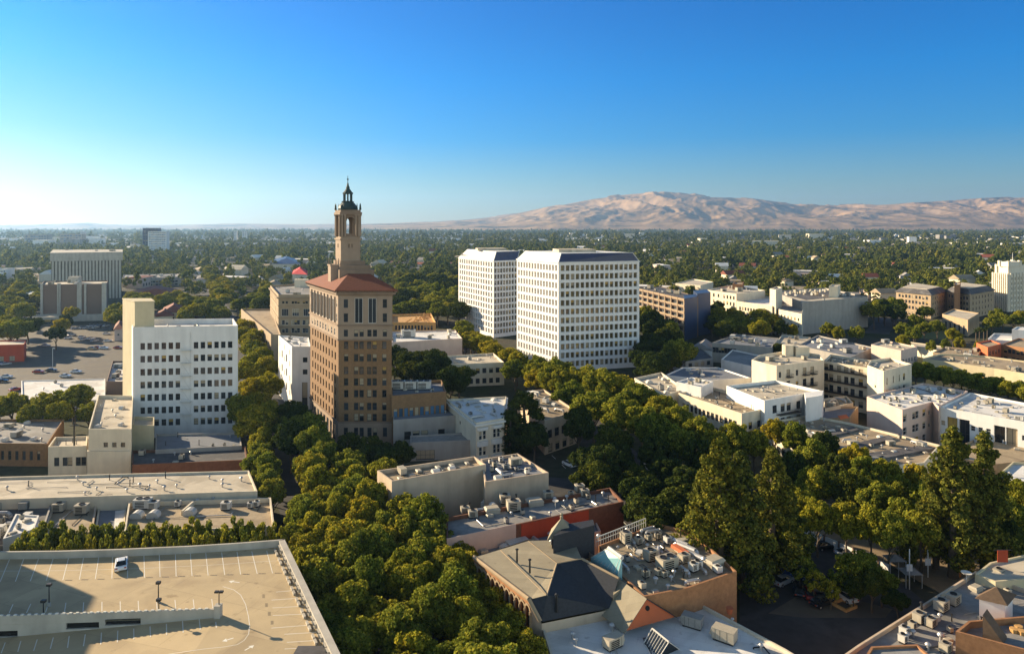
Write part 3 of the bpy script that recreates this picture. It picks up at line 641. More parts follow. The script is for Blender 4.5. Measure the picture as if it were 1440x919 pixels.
def hip_house(label, eave, h, rise, wall, roofm, over=.8, ridge=.3, name='house', cat='house', wins=True, group=None):
    """house under a hipped roof: eave outline in photo pixels at height h"""
    pts = [P2(x, y, h) for x, y in eave]
    if area(pts) < 0: pts = pts[::-1]
    c = Vector((sum(p[0] for p in pts) / 4, sum(p[1] for p in pts) / 4)); root = thing(name, label, cat, (c.x, c.y, 0), group); FOOT.append(inset(pts, -2))
    mb = MB()
    for k in range(4):
        A, B = pts[k], pts[(k + 1) % 4]; L = math.dist(A, B); rects = []
        if wins:
            nw = max(1, int(L / 4)); rects = [(L * (i + .5) / nw - .55, L * (i + .5) / nw + .55, h * .45, h * .45 + 1.3) for i in range(nw)]
        wall_face(mb, A, B, 0, h, rects, .15)
        d = (Vector(B) - Vector(A)).normalized(); ni = Vector((-d.y, d.x))
        for r in rects[:8]:
            q = Vector(A) + d * ((r[0] + r[1]) / 2) + ni * .14; put('window', win_mesh(1.1, 1.3, 'sash', WRNG.choice((0, 2, 3))), (q.x - c.x, q.y - c.y, r[2]), math.atan2(d.y, d.x), root)
    mb.build('wall', wall, root)
    e_ = inset(pts, -over); L01, L12 = math.dist(e_[0], e_[1]), math.dist(e_[1], e_[2])
    m = lambda a, b, t: Vector(a).lerp(Vector(b), t)
    if L01 > L12: r0, r1 = m(m(e_[0], e_[3], .5), m(e_[1], e_[2], .5), ridge), m(m(e_[0], e_[3], .5), m(e_[1], e_[2], .5), 1 - ridge); fs = [(0, 1, 'b', 'a'), (1, 2, 'b'), (2, 3, 'a', 'b'), (3, 0, 'a')]
    else: r0, r1 = m(m(e_[0], e_[1], .5), m(e_[3], e_[2], .5), ridge), m(m(e_[0], e_[1], .5), m(e_[3], e_[2], .5), 1 - ridge); fs = [(0, 1, 'a'), (1, 2, 'b', 'a'), (2, 3, 'b'), (3, 0, 'a', 'b')]
    g = {0: V3(e_[0], h), 1: V3(e_[1], h), 2: V3(e_[2], h), 3: V3(e_[3], h), 'a': V3(r0, h + rise), 'b': V3(r1, h + rise)}
    mb = MB()
    for f in fs: mb.poly([g[k] for k in f])
    mb.poly([g[3], g[2], g[1], g[0]]); mb.build('roof', roofm, root)
    return root
hip_house('wide hall with a dark red tiled hip roof behind the white office block', [(180, 416.5), (256, 413), (252, 407), (184, 410)], 8, 5, CREAM, TILED, 1.2, .14, 'hall', 'hall')
hip_house('small house with a clay tile hip roof just above the white roofline', [(217, 445), (243, 444), (243, 438), (222, 439)], 7, 3.2, CREAM, TILE, .8, .3)
hip_house('dark tiled hip roofed house right of the clay tiled one', [(228, 440), (259, 438), (258, 431), (232, 432)], 8, 4, CREAM, TILED, .8, .3)
hip_house('peach house with a sloping tile roof tucked left of the stair tower', [(161, 463), (172, 462), (173, 452), (165, 453)], 6.5, 2.2, PINK, TILE, .6, .3)
hip_house('house under a bright red tent shaped roof left of the bell tower', [(411, 385), (432, 386), (432, 381), (413, 380)], 9, 6, CREAM, surf('bright red roof', (0.5, .03, .03)), .6, .3, wins=False)
hip_house('pale hall with a dark blue hipped roof beyond the bell tower', [(382, 371), (422, 371), (420, 365), (385, 365)], 10, 7, CREAM, BLUEP, 1.2, .25, 'hall', 'hall', wins=False)
for i, (x, y) in enumerate(((286, 391), (307, 393), (322, 388), (352, 394), (365, 394), (386, 400), (300, 378), (325, 378), (283, 380))):
    hip_house(['grey', 'pale', 'brown'][i % 3] + ' hip roofed house among the trees beyond the avenue, ' + ordw(i) + ' counted from the avenue outwards', [(x - 9, y + 1), (x + 9, y + 1), (x + 8, y - 3), (x - 8, y - 3)], 5, 3.5, WHITE, [R_GREY, R_CREAM, R_TAN][i % 3], .6, .3, wins=False, group='hip roofed houses beyond the avenue')
# the highway bank far left
mb = MB(); a = [P(x, y) for x, y in ((18, 392), (74, 396), (70, 386), (40, 380), (20, 382))]; b = [Vector((p.x, p.y, 5.0)) for p in [P(22, 389), P(70, 393), P(68, 388), P(40, 383), P(23, 384)]]
mb.loft(a, b, 0); o = mb.build('highway_bank', R_TAN); o['kind'] = 'structure'
# ---------------------------------------------------------------- the bell tower building
fl_, fr_ = P(476, 622), P(550.8, 622); Y0 = F * H / (624 - HZ)
O = Vector(((476 - 720) * Y0 / F, Y0)); E1 = Vector(((550.8 - 476) * Y0 / F, 0.0)); W1 = E1.length; E1 /= W1; E2 = Vector((-0.485, 0.874)); D1 = 34.4
def T(u, v, z=None):
    q = O + E1 * u + E2 * v
    return (q.x, q.y) if z is None else (q.x, q.y, z)
ZT = 44.5
zs_ = [31.0, 27.5, 23.9, 20.2, 16.9, 13.5, 9.8, 6.6]
uf = (.143, .331, .433, .577, .679, .861)
ul8 = [.06 + .88 * (i + .5) / 9 for i in range(9)]
body = [T(0, 0), T(W1, 0), T(W1, D1), T(0, D1)]
STONE_Z, BASE_Z = 30.4, 6.1
bt, bpts, bem = bldg('bell_tower_building', 'tall brown brick tower with a red tile roof, arched belfry and green copper spire', 'tower', None, ZT, BRICK, R_DARK, 0,
    [dict(e=0, us=uf, z=zs_[1:], w=1.25, h=2.15, style='dark', depth=.3), dict(e=3, n=9, z=zs_[1:], w=1.35, h=2.15, style='dark', m=(.05, .05), depth=.3),
     dict(e=1, n=8, z=zs_[1:], w=1.2, h=2.1)], world_pts=body, key='bell_tower')
# the stone storeys: a skin standing a hand proud of the brick, with its own openings
def skin(name, z0, z1, out, mat, front, side):
    p = inset(body, -out); mb = MB(); pl = []
    for k in range(4):
        A, B = p[k], p[(k + 1) % 4]; L = math.dist(A, B); rects = []
        for us, zz, w, h, st in {0: front, 3: side}.get(k, []):
            rects += [(u * L - w / 2, u * L + w / 2, z, z + h, st) for u in us for z in zz]
        wall_face(mb, A, B, z0, z1, [r[:4] for r in rects], out + .25)
        d = (Vector(B) - Vector(A)).normalized(); ni = Vector((-d.y, d.x))
        for r in rects: pl.append((Vector(A) + d * ((r[0] + r[1]) / 2) + ni * (out - .04), r, math.atan2(d.y, d.x)))
    mb.poly([V3(q, z1) for q in p]); mb.poly([V3(q, z0) for q in reversed(p)])
    mb.build(name, mat, bt)
    for q, r, rz in pl[:90]: put('window', win_mesh(r[1] - r[0], r[3] - r[2], r[4], 0 if r[3] - r[2] > 4 else WRNG.choice((0, 0, 2, 3, 5))), (q.x - bt.location.x, q.y - bt.location.y, r[2]), rz, bt)
skin('upper_storeys', STONE_Z, ZT - .006, .14, TSTONE,
     [(uf, [31.1], 1.2, 2.0, 'dark'), ((.143, .861), [35.3, 39.4], 1.25, 2.5, 'dark'), ((.38, .63), [35.0], 2.3, 7.2, 'wide')],
     [([.09 + .82 * (i + .5) / 7 for i in range(7)], [35.0], 2.5, 6.6, 'wide'), ((.045, .955), [35.3, 39.4], 1.0, 2.3, 'sash'), (ul8, [31.1], 1.3, 2.0, 'sash')])
skin('base_storeys', 0.0, BASE_Z, .16, TSTONE, [(uf, [2.2], 1.2, 2.6, 'dark')], [([.06 + .88 * (i + .5) / 8 for i in range(8)], [.4], 2.4, 4.6, 'dark')])
for z, h_, o_ in ((6.11, .35, .4), (30.0, .4, .35), (34.1, .45, .4), (42.9, .3, .3)):
    mb = MB(); mb.prism(inset(body, -o_), z, z + h_, bottom=True); mb.build('string_course', TDARK, bt)
mb = MB()
for k in range(8):
    A = T(-.15, D1 * (.09 + .82 * k / 7)); c = Vector(A); s = Vector((-.87, -.45)).normalized()
    mb.tube((c.x, c.y, 34.9), (c.x, c.y, 42.4), .42, .36, 8)
mb.build('loggia_columns', TSTONE, bt)
mb = MB()
e_ = inset(body, -1.2); mb.prism(inset(body, -.8), 43.3, 44.0, bottom=True)
for k in range(4):
    A, B = Vector(inset(body, -1.05)[k]), Vector(inset(body, -1.05)[(k + 1) % 4]); L = (B - A).length; d = (B - A) / L
    for i in range(int(L / .8)):
        c = A + d * (.4 + i * .8); mb.box(c.x - .14, c.x + .14, c.y - .14, c.y + .14, 43.9, 44.34)
mb.build('cornice', TDARK, bt)
top = [T(5.3, 8.6), T(W1 - 3.6, 8.6), T(W1 - 3.6, 24), T(5.3, 24)]
mb = MB(); mb.prism(e_, 44.35, 44.65, bottom=True); mb.loft([V3(p, 44.65) for p in inset(body, -1.15)], [V3(p, 48.7) for p in top], 0); mb.build('tile_roof', TILE, bt)
# cupola: stepped block, shaft, belfry, lantern, spire
cu, cv, cs = 4.4, 13.6, 6.0           # lower-left corner of the shaft in the tower's own axes, and its side
def rect(u0, u1, v0, v1): return [T(u0, v0), T(u1, v0), T(u1, v1), T(u0, v1)]
mb = MB()
mb.prism(rect(2.9, 13.4, 9.6, 21.5), 46.0, 49.9); mb.prism(rect(3.4, 12.6, 10.6, 21), 49.9, 51.2); mb.prism(rect(4.0, 11.6, 12.6, 20.5), 51.2, 52.4); mb.build('cupola_base', TDARK, bt)
mb = MB(); mb.prism(rect(1.0, 3.6, 12.4, 15.6), 45.4, 50.9); mb.prism(rect(.8, 3.8, 12.2, 15.8), 50.9, 51.3)
for q in ((1.2, 12.6), (3.4, 12.6), (1.2, 15.4), (3.4, 15.4)): mb.tube((*T(*q), 51.3), (*T(*q), 53.2), .22, .1, 6)
mb.build('corner_turret', TSTONE, bt)
def R(m): return rect(cu - m, cu + cs + m, cv - m, cv + cs + m)
mb = MB()
sh = R(0)
for k in range(4):
    A, B = sh[k], sh[(k + 1) % 4]; L = math.dist(A, B); rc = [(L * .5 - .75, L * .5 - .25, 56.4, 57.6), (L * .5 + .25, L * .5 + .75, 56.4, 57.6)] if k in (0, 3) else []
    wall_face(mb, A, B, 52.2, 58.8, rc, .4)
mb.prism(R(-.45), 52.3, 58.7)
mb.prism(R(.3), 58.8, 59.3, bottom=True); mb.prism(R(-.1), 59.3, 59.8); mb.build('shaft', TSTONE, bt)
mb = MB()                              # belfry: four corner piers and arches, open through
b0, b1, zA, zB, zC = R(-.25), R(-1.35), 59.8, 64.4, 67.2
for k in range(4):
    A, B = Vector(b0[k]), Vector(b0[(k + 1) % 4]); L = (B - A).length; d = (B - A) / L; ni = Vector((-d.y, d.x)); aw = L * .25; pw = L / 2 - aw
    def q(u, y, z): c = A + d * u + ni * y; return (c.x, c.y, z)
    for u0, u1 in ((0, pw), (L - pw, L)): mb.hexa([q(u0, 0, zA), q(u1, 0, zA), q(u1, .8, zA), q(u0, .8, zA)], [q(u0, 0, zC), q(u1, 0, zC), q(u1, .8, zC), q(u0, .8, zC)])
    arc = [(L / 2 - aw * math.cos(math.pi * i / 8), zB + aw * math.sin(math.pi * i / 8)) for i in range(9)]
    for (u0, z0), (u1, z1) in zip(arc, arc[1:]): mb.hexa([q(u0, 0, z0), q(u1, 0, z1), q(u1, .8, z1), q(u0, .8, z0)], [q(u0, 0, zC), q(u1, 0, zC), q(u1, .8, zC), q(u0, .8, zC)])
    mb.hexa([q(pw, .1, zA), q(L - pw, .1, zA), q(L - pw, .4, zA), q(pw, .4, zA)], [q(pw, .1, zA + .9), q(L - pw, .1, zA + .9), q(L - pw, .4, zA + .9), q(pw, .4, zA + .9)])
mb.build('belfry', TDARK, bt)
for k in range(4):
    A, B = Vector(R(.12)[k]), Vector(R(.12)[(k + 1) % 4]); d = (B - A).normalized()
    for s in (.55, 1.45):
        c = A + d * s; mb = MB(); mb.tube((c.x, c.y, 59.85), (c.x, c.y, 66.2), .3, .26, 8); mb.box(c.x - .38, c.x + .38, c.y - .38, c.y + .38, 66.2, 66.6); mb.build('belfry_column', TSTONE, bt)
        c = B - d * s; mb = MB(); mb.tube((c.x, c.y, 59.85), (c.x, c.y, 66.2), .3, .26, 8); mb.box(c.x - .38, c.x + .38, c.y - .38, c.y + .38, 66.2, 66.6); mb.build('belfry_column', TSTONE, bt)
mb = MB(); mb.prism(R(.4), 66.6, 67.3, bottom=True); mb.prism(R(.1), 67.3, 68.0); mb.build('belfry_cornice', TDARK, bt)
cx_, cy_ = T(cu + cs / 2, cv + cs / 2)
for k in range(4):
    c = Vector(R(-.1)[k])
    for o2 in ((0, 0), (.9, 0), (0, .9)):
        dd = Vector((cx_, cy_)) - c; sx_ = 1 if dd.x > 0 else -1; sy_ = 1 if dd.y > 0 else -1
        mb = MB(); mb.lathe((c.x + sx_ * o2[0], c.y + sy_ * o2[1], 68.0), [(.22, 0), (.28, .5), (.15, .8), (.2, 1.1), (.02, 2.1)], 6); mb.build('finial', COPPER, bt)
mb = MB(); mb.lathe((cx_, cy_, 68.0), [(2.9, 0), (3.0, .6), (2.7, 1.3), (2.2, 2.0), (1.8, 2.4), (2.0, 2.6), (1.5, 2.8)], 12); mb.build('lantern_base', COPPER, bt)
mb = MB()
for k in range(8):
    a = math.pi * k / 4 + .2; mb.tube((cx_ + 1.2 * math.cos(a), cy_ + 1.2 * math.sin(a), 70.6), (cx_ + 1.2 * math.cos(a), cy_ + 1.2 * math.sin(a), 73.0), .24, n=6)
mb.lathe((cx_, cy_, 73.0), [(1.65, -.02), (1.65, .3), (1.3, .6), (.9, 1.2), (.6, 1.6), (.6, 2.0), (.38, 2.5), (.2, 3.4), (.02, 3.42)], 10)
mb.build('lantern', COPPER, bt)
mb = MB(); mb.tube((cx_, cy_, 76.2), (cx_, cy_, 78.6), .13, .07, 6); mb.lathe((cx_, cy_, 77.2), [(.05, 0), (.3, .2), (.3, .45), (.04, .6)], 8); mb.build('spire', COPPER, bt)

# ---------------------------------------------------------------- twin white towers
CH = (surf('white precast', (0.74, 0.71, 0.67), 0.04, streak=0.06))
def twin(label, roofpx, h, tops, front_n, side_n, key):
    z = [2.0 + 3.78 * h / 47.0 * i for i in range(12)]
    r, pts, em = bldg('office_tower', label, 'office tower', None, h, CH, R_GREY, 0,
        [dict(e=0, n=front_n, z=z, w=-.74, h=2.5, style='warm', depth=.75, m=(.02, .02)), dict(e=3, n=side_n, z=z, w=-.62, h=2.5, style='sash', depth=.85, m=(.02, .02)),
         dict(e=1, n=8, z=z[::2], w=-.6, h=2.3, depth=.5)], world_pts=roofpx, key=key)
    mb = MB(); n = len(pts)
    cap = [V3(p, h + .004) for p in inset(pts, -.25)]; mb.loft(cap, [V3(p, h + .5) for p in inset(pts, -.25)], 0)
    mb.build('parapet_band', CH, r)
    order = [em[0], (em[0] + 1) % 4, (em[0] + 2) % 4, (em[0] + 3) % 4]
    b = [V3(p, h + .5) for p in inset(pts, .15)]; t = [Vector(x) for x in tops]
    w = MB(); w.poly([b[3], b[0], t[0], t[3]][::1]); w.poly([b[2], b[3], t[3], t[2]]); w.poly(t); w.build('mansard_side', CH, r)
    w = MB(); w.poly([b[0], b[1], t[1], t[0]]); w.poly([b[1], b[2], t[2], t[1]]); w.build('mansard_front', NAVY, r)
    fb = MB(); A, B = b[0], b[3]; A2, B2 = t[0], t[3]          # hips and seams
    fb.tube(b[0], t[0], .18, n=6); fb.tube(t[0], t[1], .15, n=6); fb.tube(t[0], t[3], .15, n=6); fb.tube(b[1], t[1], .15, n=6); fb.build('ridge_trim', CH, r)
    mbx = MB(); c = (t[0] + t[1] + t[2] + t[3]) / 4
    mbx.prism([tuple(c.xy + Vector(q)) for q in ((-9, -7), (8, -5), (5, 8), (-11, 6))], t[0].z, t[0].z + 1.3); mbx.build('penthouse', R_CREAM, r)
    return r, pts, b, t
A1 = [(20.1, 307.3), (57.1, 319), (39.3, 351.5), (2.3, 339.8)]
twin('nearer white gridded office tower with a dark navy mansard front', A1, 47.0, [(21.4, 309.3, 51.2), (54.0, 318.5, 51.2), (39, 347.5, 51.2), (6.3, 338.5, 51.2)], 16, 14, 'tower_near')
K2 = 1.27
A2 = [(x * K2, y * K2) for x, y in ((-8.2, 316.5), (2.6, 325.5), (-9, 362), (-26.6, 353.5))]
tw2, p2, b2, t2 = twin('farther white gridded office tower with faint lettering on its white mansard', A2, H - (H - 47.2) * K2, [(x * K2, y * K2, H - (H - 51.6) * K2) for x, y in ((-7.0, 318.3), (3.4, 327.5), (-10, 358), (-22.0, 349.5))], 8, 14, 'tower_far')
# faint raised letters on the farther tower's white mansard: too blurred in the photograph to read, kept as such
mb = MB(); a, bb = b2[3], b2[0]; ax = (bb - a).normalized(); up = (t2[3] - b2[3]); up = (up - ax * up.dot(ax)).normalized(); nr = ax.cross(up)
if nr.x > 0: nr = -nr
x = 1.5
for g in ('O', 'l', 'o', 'u', 'o', 'y', 'o', 'o', 'l'):
    hh = 2.1 if g in 'Ol' else 1.4; ww = 1.7 if g == 'O' else (.25 if g == 'l' else 1.1); s = a + ax * x + up * 1.0 + nr * .1
    if g in 'Oo':
        for k in range(12):
            t0, t1 = 2 * math.pi * k / 12, 2 * math.pi * (k + 1) / 12
            f = lambda t_: s + ax * (ww / 2 * (1 + math.cos(t_))) + up * (hh / 2 * (1 + math.sin(t_)))
            mb.tube(f(t0), f(t1), .11, n=5)
    elif g == 'l': mb.tube(s, s + up * hh, .11, n=5)
    else:
        mb.tube(s, s + up * hh, .11, n=5); mb.tube(s + ax * ww - up * (.6 if g == 'y' else 0), s + ax * ww + up * hh, .11, n=5); mb.tube(s, s + ax * ww, .11, n=5)
    x += ww + .55
mb.build('sign_letters', surf('greyish letters', (0.50, 0.48, 0.46)), tw2)

# ---------------------------------------------------------------- buildings behind and beside the bell tower
hz_ = [2.5, 7, 11.5, 16, 20.5, 25]
tb, tp, tem = bldg('hotel_building', 'tan stone building with arched cornice and lit west side behind the bell tower', 'stone building', [(391.5, 414), (440, 414), (436, 398), (380, 401)], 29, TANL, R_GREY, 1.0,
     [dict(e=0, us=[.14, .24, .42, .5, .58, .74, .82], z=[2, 6, 10, 14], w=1.5, h=2.3, style='sash'), dict(e=0, us=[.19, .5, .82], z=[18.3], w=3.3, h=3.6, style='wide'), dict(e=0, us=[.14, .24, .42, .5, .58, .74, .82], z=[24.5], w=1.2, h=1.2, style='dark'),
      dict(e=3, n=5, z=[2, 6, 10, 14, 19, 24], w=1.6, h=2.4, style='sash')], key='tan_stone', trim=(.9, 1.3, .6, TAN))
for z in (12.9, 17.2, 23.2):
    mb = MB(); mb.prism(inset(tp, -.3), z, z + .4, bottom=True); mb.build('string_course', TAN, tb)
rooftop('tan_stone', 'the tan stone building behind the bell tower', 9, 41, 'urlvp', 1.1, 2)
mb = MB(); q = P(424, 404, 28); mb.prism([(q.x - 4, q.y), (q.x + 4, q.y), (q.x + 2.5, q.y + 5), (q.x - 5.5, q.y + 5)], 28, 32.5); mb.build('penthouse', CREAM, tb)
bldg('commercial_building', 'long low tan building with arched bays running back along the avenue', 'commercial building', [(381, 470), (395, 470), (382, 434), (339, 434)], 14, TANL, R_TAN, 1.0, [dict(e=3, n=9, z=[1.0], w=-.6, h=8, style='dark', m=(.02, .05))], key='long_tan')
bldg('commercial_building', 'white narrow building with balconied side in front of the tan stone building', 'commercial building', [(410.5, 487), (437, 487), (434, 474), (391.5, 471)], 22, WHITE, R_WHITE, .6,
     [dict(e=0, us=[.7], z=[12.5, 16.6], w=1.6, h=1.7, style='dark'), dict(e=0, us=[.68], z=[.3], w=1.9, h=9.5, style='dark'), dict(e=3, us=[.3, .62], z=[5, 10, 15], w=2.2, h=2.6, style='dark'), dict(e=3, us=[.12, .46, .85], z=[4.5, 9.5, 14.5, 18.5], w=1.1, h=1.8, style='dark')], key='white_narrow')
rooftop('white_narrow', 'the narrow white building beside the bell tower', 6, 42, 'uhrv', .9, 1.4)
bldg('building_site', 'half built timber structure with orange decking behind the bell tower', 'building site', [(551, 453), (613, 453), (606, 440), (551, 442)], 13, TIMBER, TIMBER, 1.2, [dict(e=0, n=12, z=[1, 5, 9], w=-.6, h=2.4, style='dark')], key='timber')
poly, z, _ = ROOFS['timber']; rng = random.Random(8)
for k in range(14):
    p = Vector(poly[0]).lerp(Vector(poly[1]), rng.uniform(.1, .9)).lerp(Vector(poly[2]), rng.uniform(.1, .8)); mb = MB(); a = rng.uniform(0, 3); l = rng.uniform(3, 7)
    mb.tube((p.x - l * math.cos(a) / 2, p.y - l * math.sin(a) / 2, z + .3), (p.x + l * math.cos(a) / 2, p.y + l * math.sin(a) / 2, z + .3 + rng.uniform(0, 2)), .3, n=4); o = mb.build('timber_beam', TIMBER); tag(o, 'raw orange timber beam lying on the half built deck behind the bell tower', 'beam', 'timber beams on the building site')
bldg('commercial_building', 'low pink building with blank wall and white roof right of the bell tower', 'commercial building', [(551, 481), (650, 475.5), (640, 463.5), (551, 466)], 12, PINK, R_WHITE, .6, key='pink_low')
rooftop('pink_low', 'the low pink building', 8, 43, 'ulhr', 1.0, 2)
place_ac(575, 474, 11.4, 'the low pink building', 'l', 0, UNITW, 2.0)
bldg('commercial_building', 'beige two storey building with light roof among dark trees before the twin towers', 'commercial building', [(634, 512), (709, 509), (694, 496), (628, 500)], 9, CREAM, R_CREAM, .8, [dict(e=0, n=7, z=[1, 5], w=1.6, h=2, style='dark')], key='beige_two')
rooftop('beige_two', 'the beige building before the twin towers', 8, 44, 'urvh', 1, 1.8)
r3, p3, e3 = bldg('brick_building', 'brown flat building carrying three tall cooling units beside the bell tower', 'brick building', [(551, 556), (627.5, 550), (621, 534), (551, 538)], 14.5, BRICK, R_BLUE, .8, [dict(e=0, n=10, z=[8.0], w=-.75, h=2.6, style='bluedark', m=(.02, .02))], key='three_units')
for x in (560, 578, 596): place_ac(x, 547, 13.7, 'the brown building beside the bell tower', 'l', .0, UNITW, 1.45)
rooftop('three_units', 'the brown building beside the bell tower', 5, 45, 'rvs', .8, 1.2)
bldg('commercial_building', 'shaded bluish flat annexe with four dark windows at the foot of the bell tower', 'annexe', [(553, 590), (652, 583), (640, 571), (553, 576)], 8.5, GREYW, R_BLUE, .3, [dict(e=0, us=[.2, .32, .44, .68], z=[2.6], w=1.9, h=2.3, style='dark')], key='blue_annexe')
rooftop('blue_annexe', 'the shaded bluish annexe', 5, 46, 'vrf', .8, 1.2)
bldg('commercial_building', 'low shaded wall building in front of the bluish annexe', 'commercial building', [(577, 622), (672, 618), (668, 607), (577, 612)], 5, GREYW, R_GREY, .4, [dict(e=0, us=[.22], z=[.2], w=5, h=2.6, style='dark')], key='low_shade')
v1, vp, ve = bldg('victorian_building', 'ornate pale victorian front with paired bay windows and a cluttered roof', 'victorian building', [(669.5, 594), (709, 587.5), (712, 557), (627, 561)], 11, CREAM, R_CREAM, .9,
     [dict(e=0, us=[.16, .30, .66, .80], z=[2.0, 6.2], w=.95, h=2.3, style='sash'), dict(e=3, n=1, z=[7], w=1, h=1, style='dark')], key='victorian', trim=(.5, .5, .5, FRAMEW))
A, B = Vector(vp[ve[0]]), Vector(vp[(ve[0] + 1) % 4]); d = (B - A).normalized(); L = (B - A).length; nn = Vector((d.y, -d.x))
for u in (.23, .73):
    mb = MB()
    for z0, z1 in ((1.2, 1.8), (4.6, 5.9), (8.8, 9.6)):
        c = [A + d * (u * L - 1.7) + nn * .004, A + d * (u * L - 1.2) + nn * .8, A + d * (u * L + 1.2) + nn * .8, A + d * (u * L + 1.7) + nn * .004]; mb.prism([tuple(v) for v in c], z0, z1, bottom=True)
    mb.build('bay_window', FRAMEW, v1)
rooftop('victorian', 'the ornate victorian building', 16, 47, 'ruhdsv', 1.0, 1.0)
bldg('commercial_building', 'beige two storey corner building with a tan roof beside the tall dark cypress', 'commercial building', [(766, 591), (811, 577), (765, 547), (727, 551)], 9.5, BEIGE, R_TAN, .6, [dict(e=0, n=4, z=[4.2], w=1.9, h=2.3, style='dark', m=(.05, .1)), dict(e=0, n=4, z=[.3], w=1.9, h=2.4, style='dark')], key='corner_beige')
rooftop('corner_beige', 'the beige corner building', 8, 48, 'phurd', 1.0, 2.0)
place_vent('satellite_dish', 744, 562, 8.7, 'the beige corner building', 2.5)

# stucco building and the red walled one
bldg('commercial_building', 'tall blank beige stucco wall building with stepped parapet beside the avenue trees', 'commercial building', [(551, 676), (683.5, 652.6), (667, 641), (530.5, 661)], 12, BEIGE, R_TAN, .8, key='stucco')
rooftop('stucco', 'the blank beige stucco building', 10, 51, 'udhhr', .9, 1.5)
bldg('commercial_building', 'square building with a bluish white cluttered roof right of the stucco wall', 'commercial building', [(682, 677), (771.5, 664), (728, 637), (676, 645)], 11, BEIGE, R_BLUE, .6, key='bluewhite')
rooftop('bluewhite', 'the bluish white roof beside the stucco wall', 13, 52, 'usrdh', .9, 1.2)
bldg('brick_building', 'low brown shed with a dark red roof under the stucco wall', 'shed', [(676, 706), (748, 694), (742, 683), (690, 692)], 6, WHITE, TILED, .2, key='red_shed')
rr, rpt, rem = bldg('commercial_building', 'long building with a red painted wall and many tan roof units', 'commercial building', [(628, 758), (877, 704.7), (858, 685), (628, 727)], 8, RBRICK, R_GREY, .7, [], key='red_wall')
A, B = Vector(rpt[rem[0]]), Vector(rpt[(rem[0] + 1) % 4]); d = (B - A).normalized(); L = (B - A).length; nn = Vector((d.y, -d.x))
for u0, u1, z0, z1, m in ((.39, .78, 3.4, 7.9, REDP), (.0, .36, 2.5, 8.2, PINK)):
    mb = MB(); c = [A + d * (u0 * L) + nn * .12, A + d * (u1 * L) + nn * .12, A + d * (u1 * L) + nn * .003, A + d * (u0 * L) + nn * .003]; mb.prism([tuple(v) for v in c], z0, z1, bottom=True); mb.build('painted_wall', m, rr)
mb = MB(); c = [A + d * (.30 * L) + nn * 2.4, A + d * (.41 * L) + nn * 2.4, A + d * (.41 * L) + nn * .13, A + d * (.30 * L) + nn * .13]; mb.prism([tuple(v) for v in c], 5.0, 5.6, bottom=True); mb.build('canopy', UNITW, rr)
ph = 'the long red walled building'
for x, y, s, k, m in ((654, 722, 1.0, 'm', UNIT), (665, 727, 1.0, 'm', UNIT), (710, 707, 1.25, 'm', UNIT), (722, 718, 1.5, 'm', UNIT), (771, 701, 1.1, 'm', UNIT), (815, 691, 1.1, 'm', UNIT), (822, 697, 1, 'm', UNIT), (803, 698, 1, 's', UNIT), (827, 701, .9, 's', UNIT)): place_ac(x, y, 7.3, ph, k, .25, m, s)
for k, x, y, s in (('roof_hatch', 692, 720, 2.0), ('roof_hatch', 752, 709, 2.2), ('vent_hood', 693, 712, .8), ('flue_pipe', 726, 708, 1.2), ('flue_pipe', 660, 720, 1.2), ('satellite_dish', 781, 713, 1.3), ('roof_vent', 797, 703, 1), ('roof_vent', 848, 698, 1), ('roof_vent', 780, 706, 1), ('air_duct', 676, 720, .8)): place_vent(k, x, y, 7.3, ph, s, .3)
rooftop('red_wall', ph, 12, 53, 'srvf', .8, 1.0)
bldg('commercial_building', 'low white roofed strip of shops between the red wall and the romanesque roof', 'commercial building', [(640, 790), (745, 768), (845, 746), (838, 732), (735, 757), (632, 777)], 5, PINK, R_BLUE, .35, key='low_strip')
rooftop('low_strip', 'the low white strip below the red wall', 14, 54, 'rrhdvs', .9, .8)
# ---------------------------------------------------------------- romanesque building, foreground centre
rq = thing('romanesque_building', 'brown romanesque building with arched west front and big olive and slate roofs', 'building', P(740, 830))
EL, ER = P(666, 783, 9), P(762, 876, 8.4)          # eave line of the west front
BL, BR = P(745, 760, 12), P(835, 742, 12)
ft = [P2(666, 783, 9), P2(746, 844, 9), P2(762, 875, 6.5), P2(857, 856, 6.5), P2(873, 812, 9), P2(820, 768, 9), P2(745, 757, 9)]
FOOT.append(ft)
mb = MB(); A, B = Vector(ft[1]), Vector(ft[0])
w = [tuple(p) for p in ft]
if area(w) < 0: w = w[::-1]
k0 = min(range(len(w)), key=lambda k: (Vector(w[k]) - Vector(ft[0])).length + (Vector(w[(k + 1) % len(w)]) - Vector(ft[1])).length)
pl = []
for k in range(len(w)):
    A, B = Vector(w[k]), Vector(w[(k + 1) % len(w)]); L = (B - A).length; rects = []
    if k == k0:
        for i in range(12): c = L * (i + .5) / 12; rects += [(c - .55, c + .55, 4.9, 7.9), (c - .55, c + .55, 1.0, 3.9)]
    hA, hB = [6.4 if min((P_ - Vector(ft[i])).length for i in (2, 3)) < .1 else 9 for P_ in (A, B)]
    wall_face(mb, A, B, 0, min(hA, hB), rects, .45, 1 if k == k0 else 0)
    if hA != hB: mb.poly([V3(A, 6.4), V3(B, 6.4), V3(B if hB > hA else A, 9)])
    d = (B - A).normalized(); ni = Vector((-d.y, d.x)); pl += [(A + d * ((r[0] + r[1]) / 2) + ni * .42, r, math.atan2(d.y, d.x), d, -ni) for r in rects]
mb.build('wall', [BEIGE, OBRICK], rq)
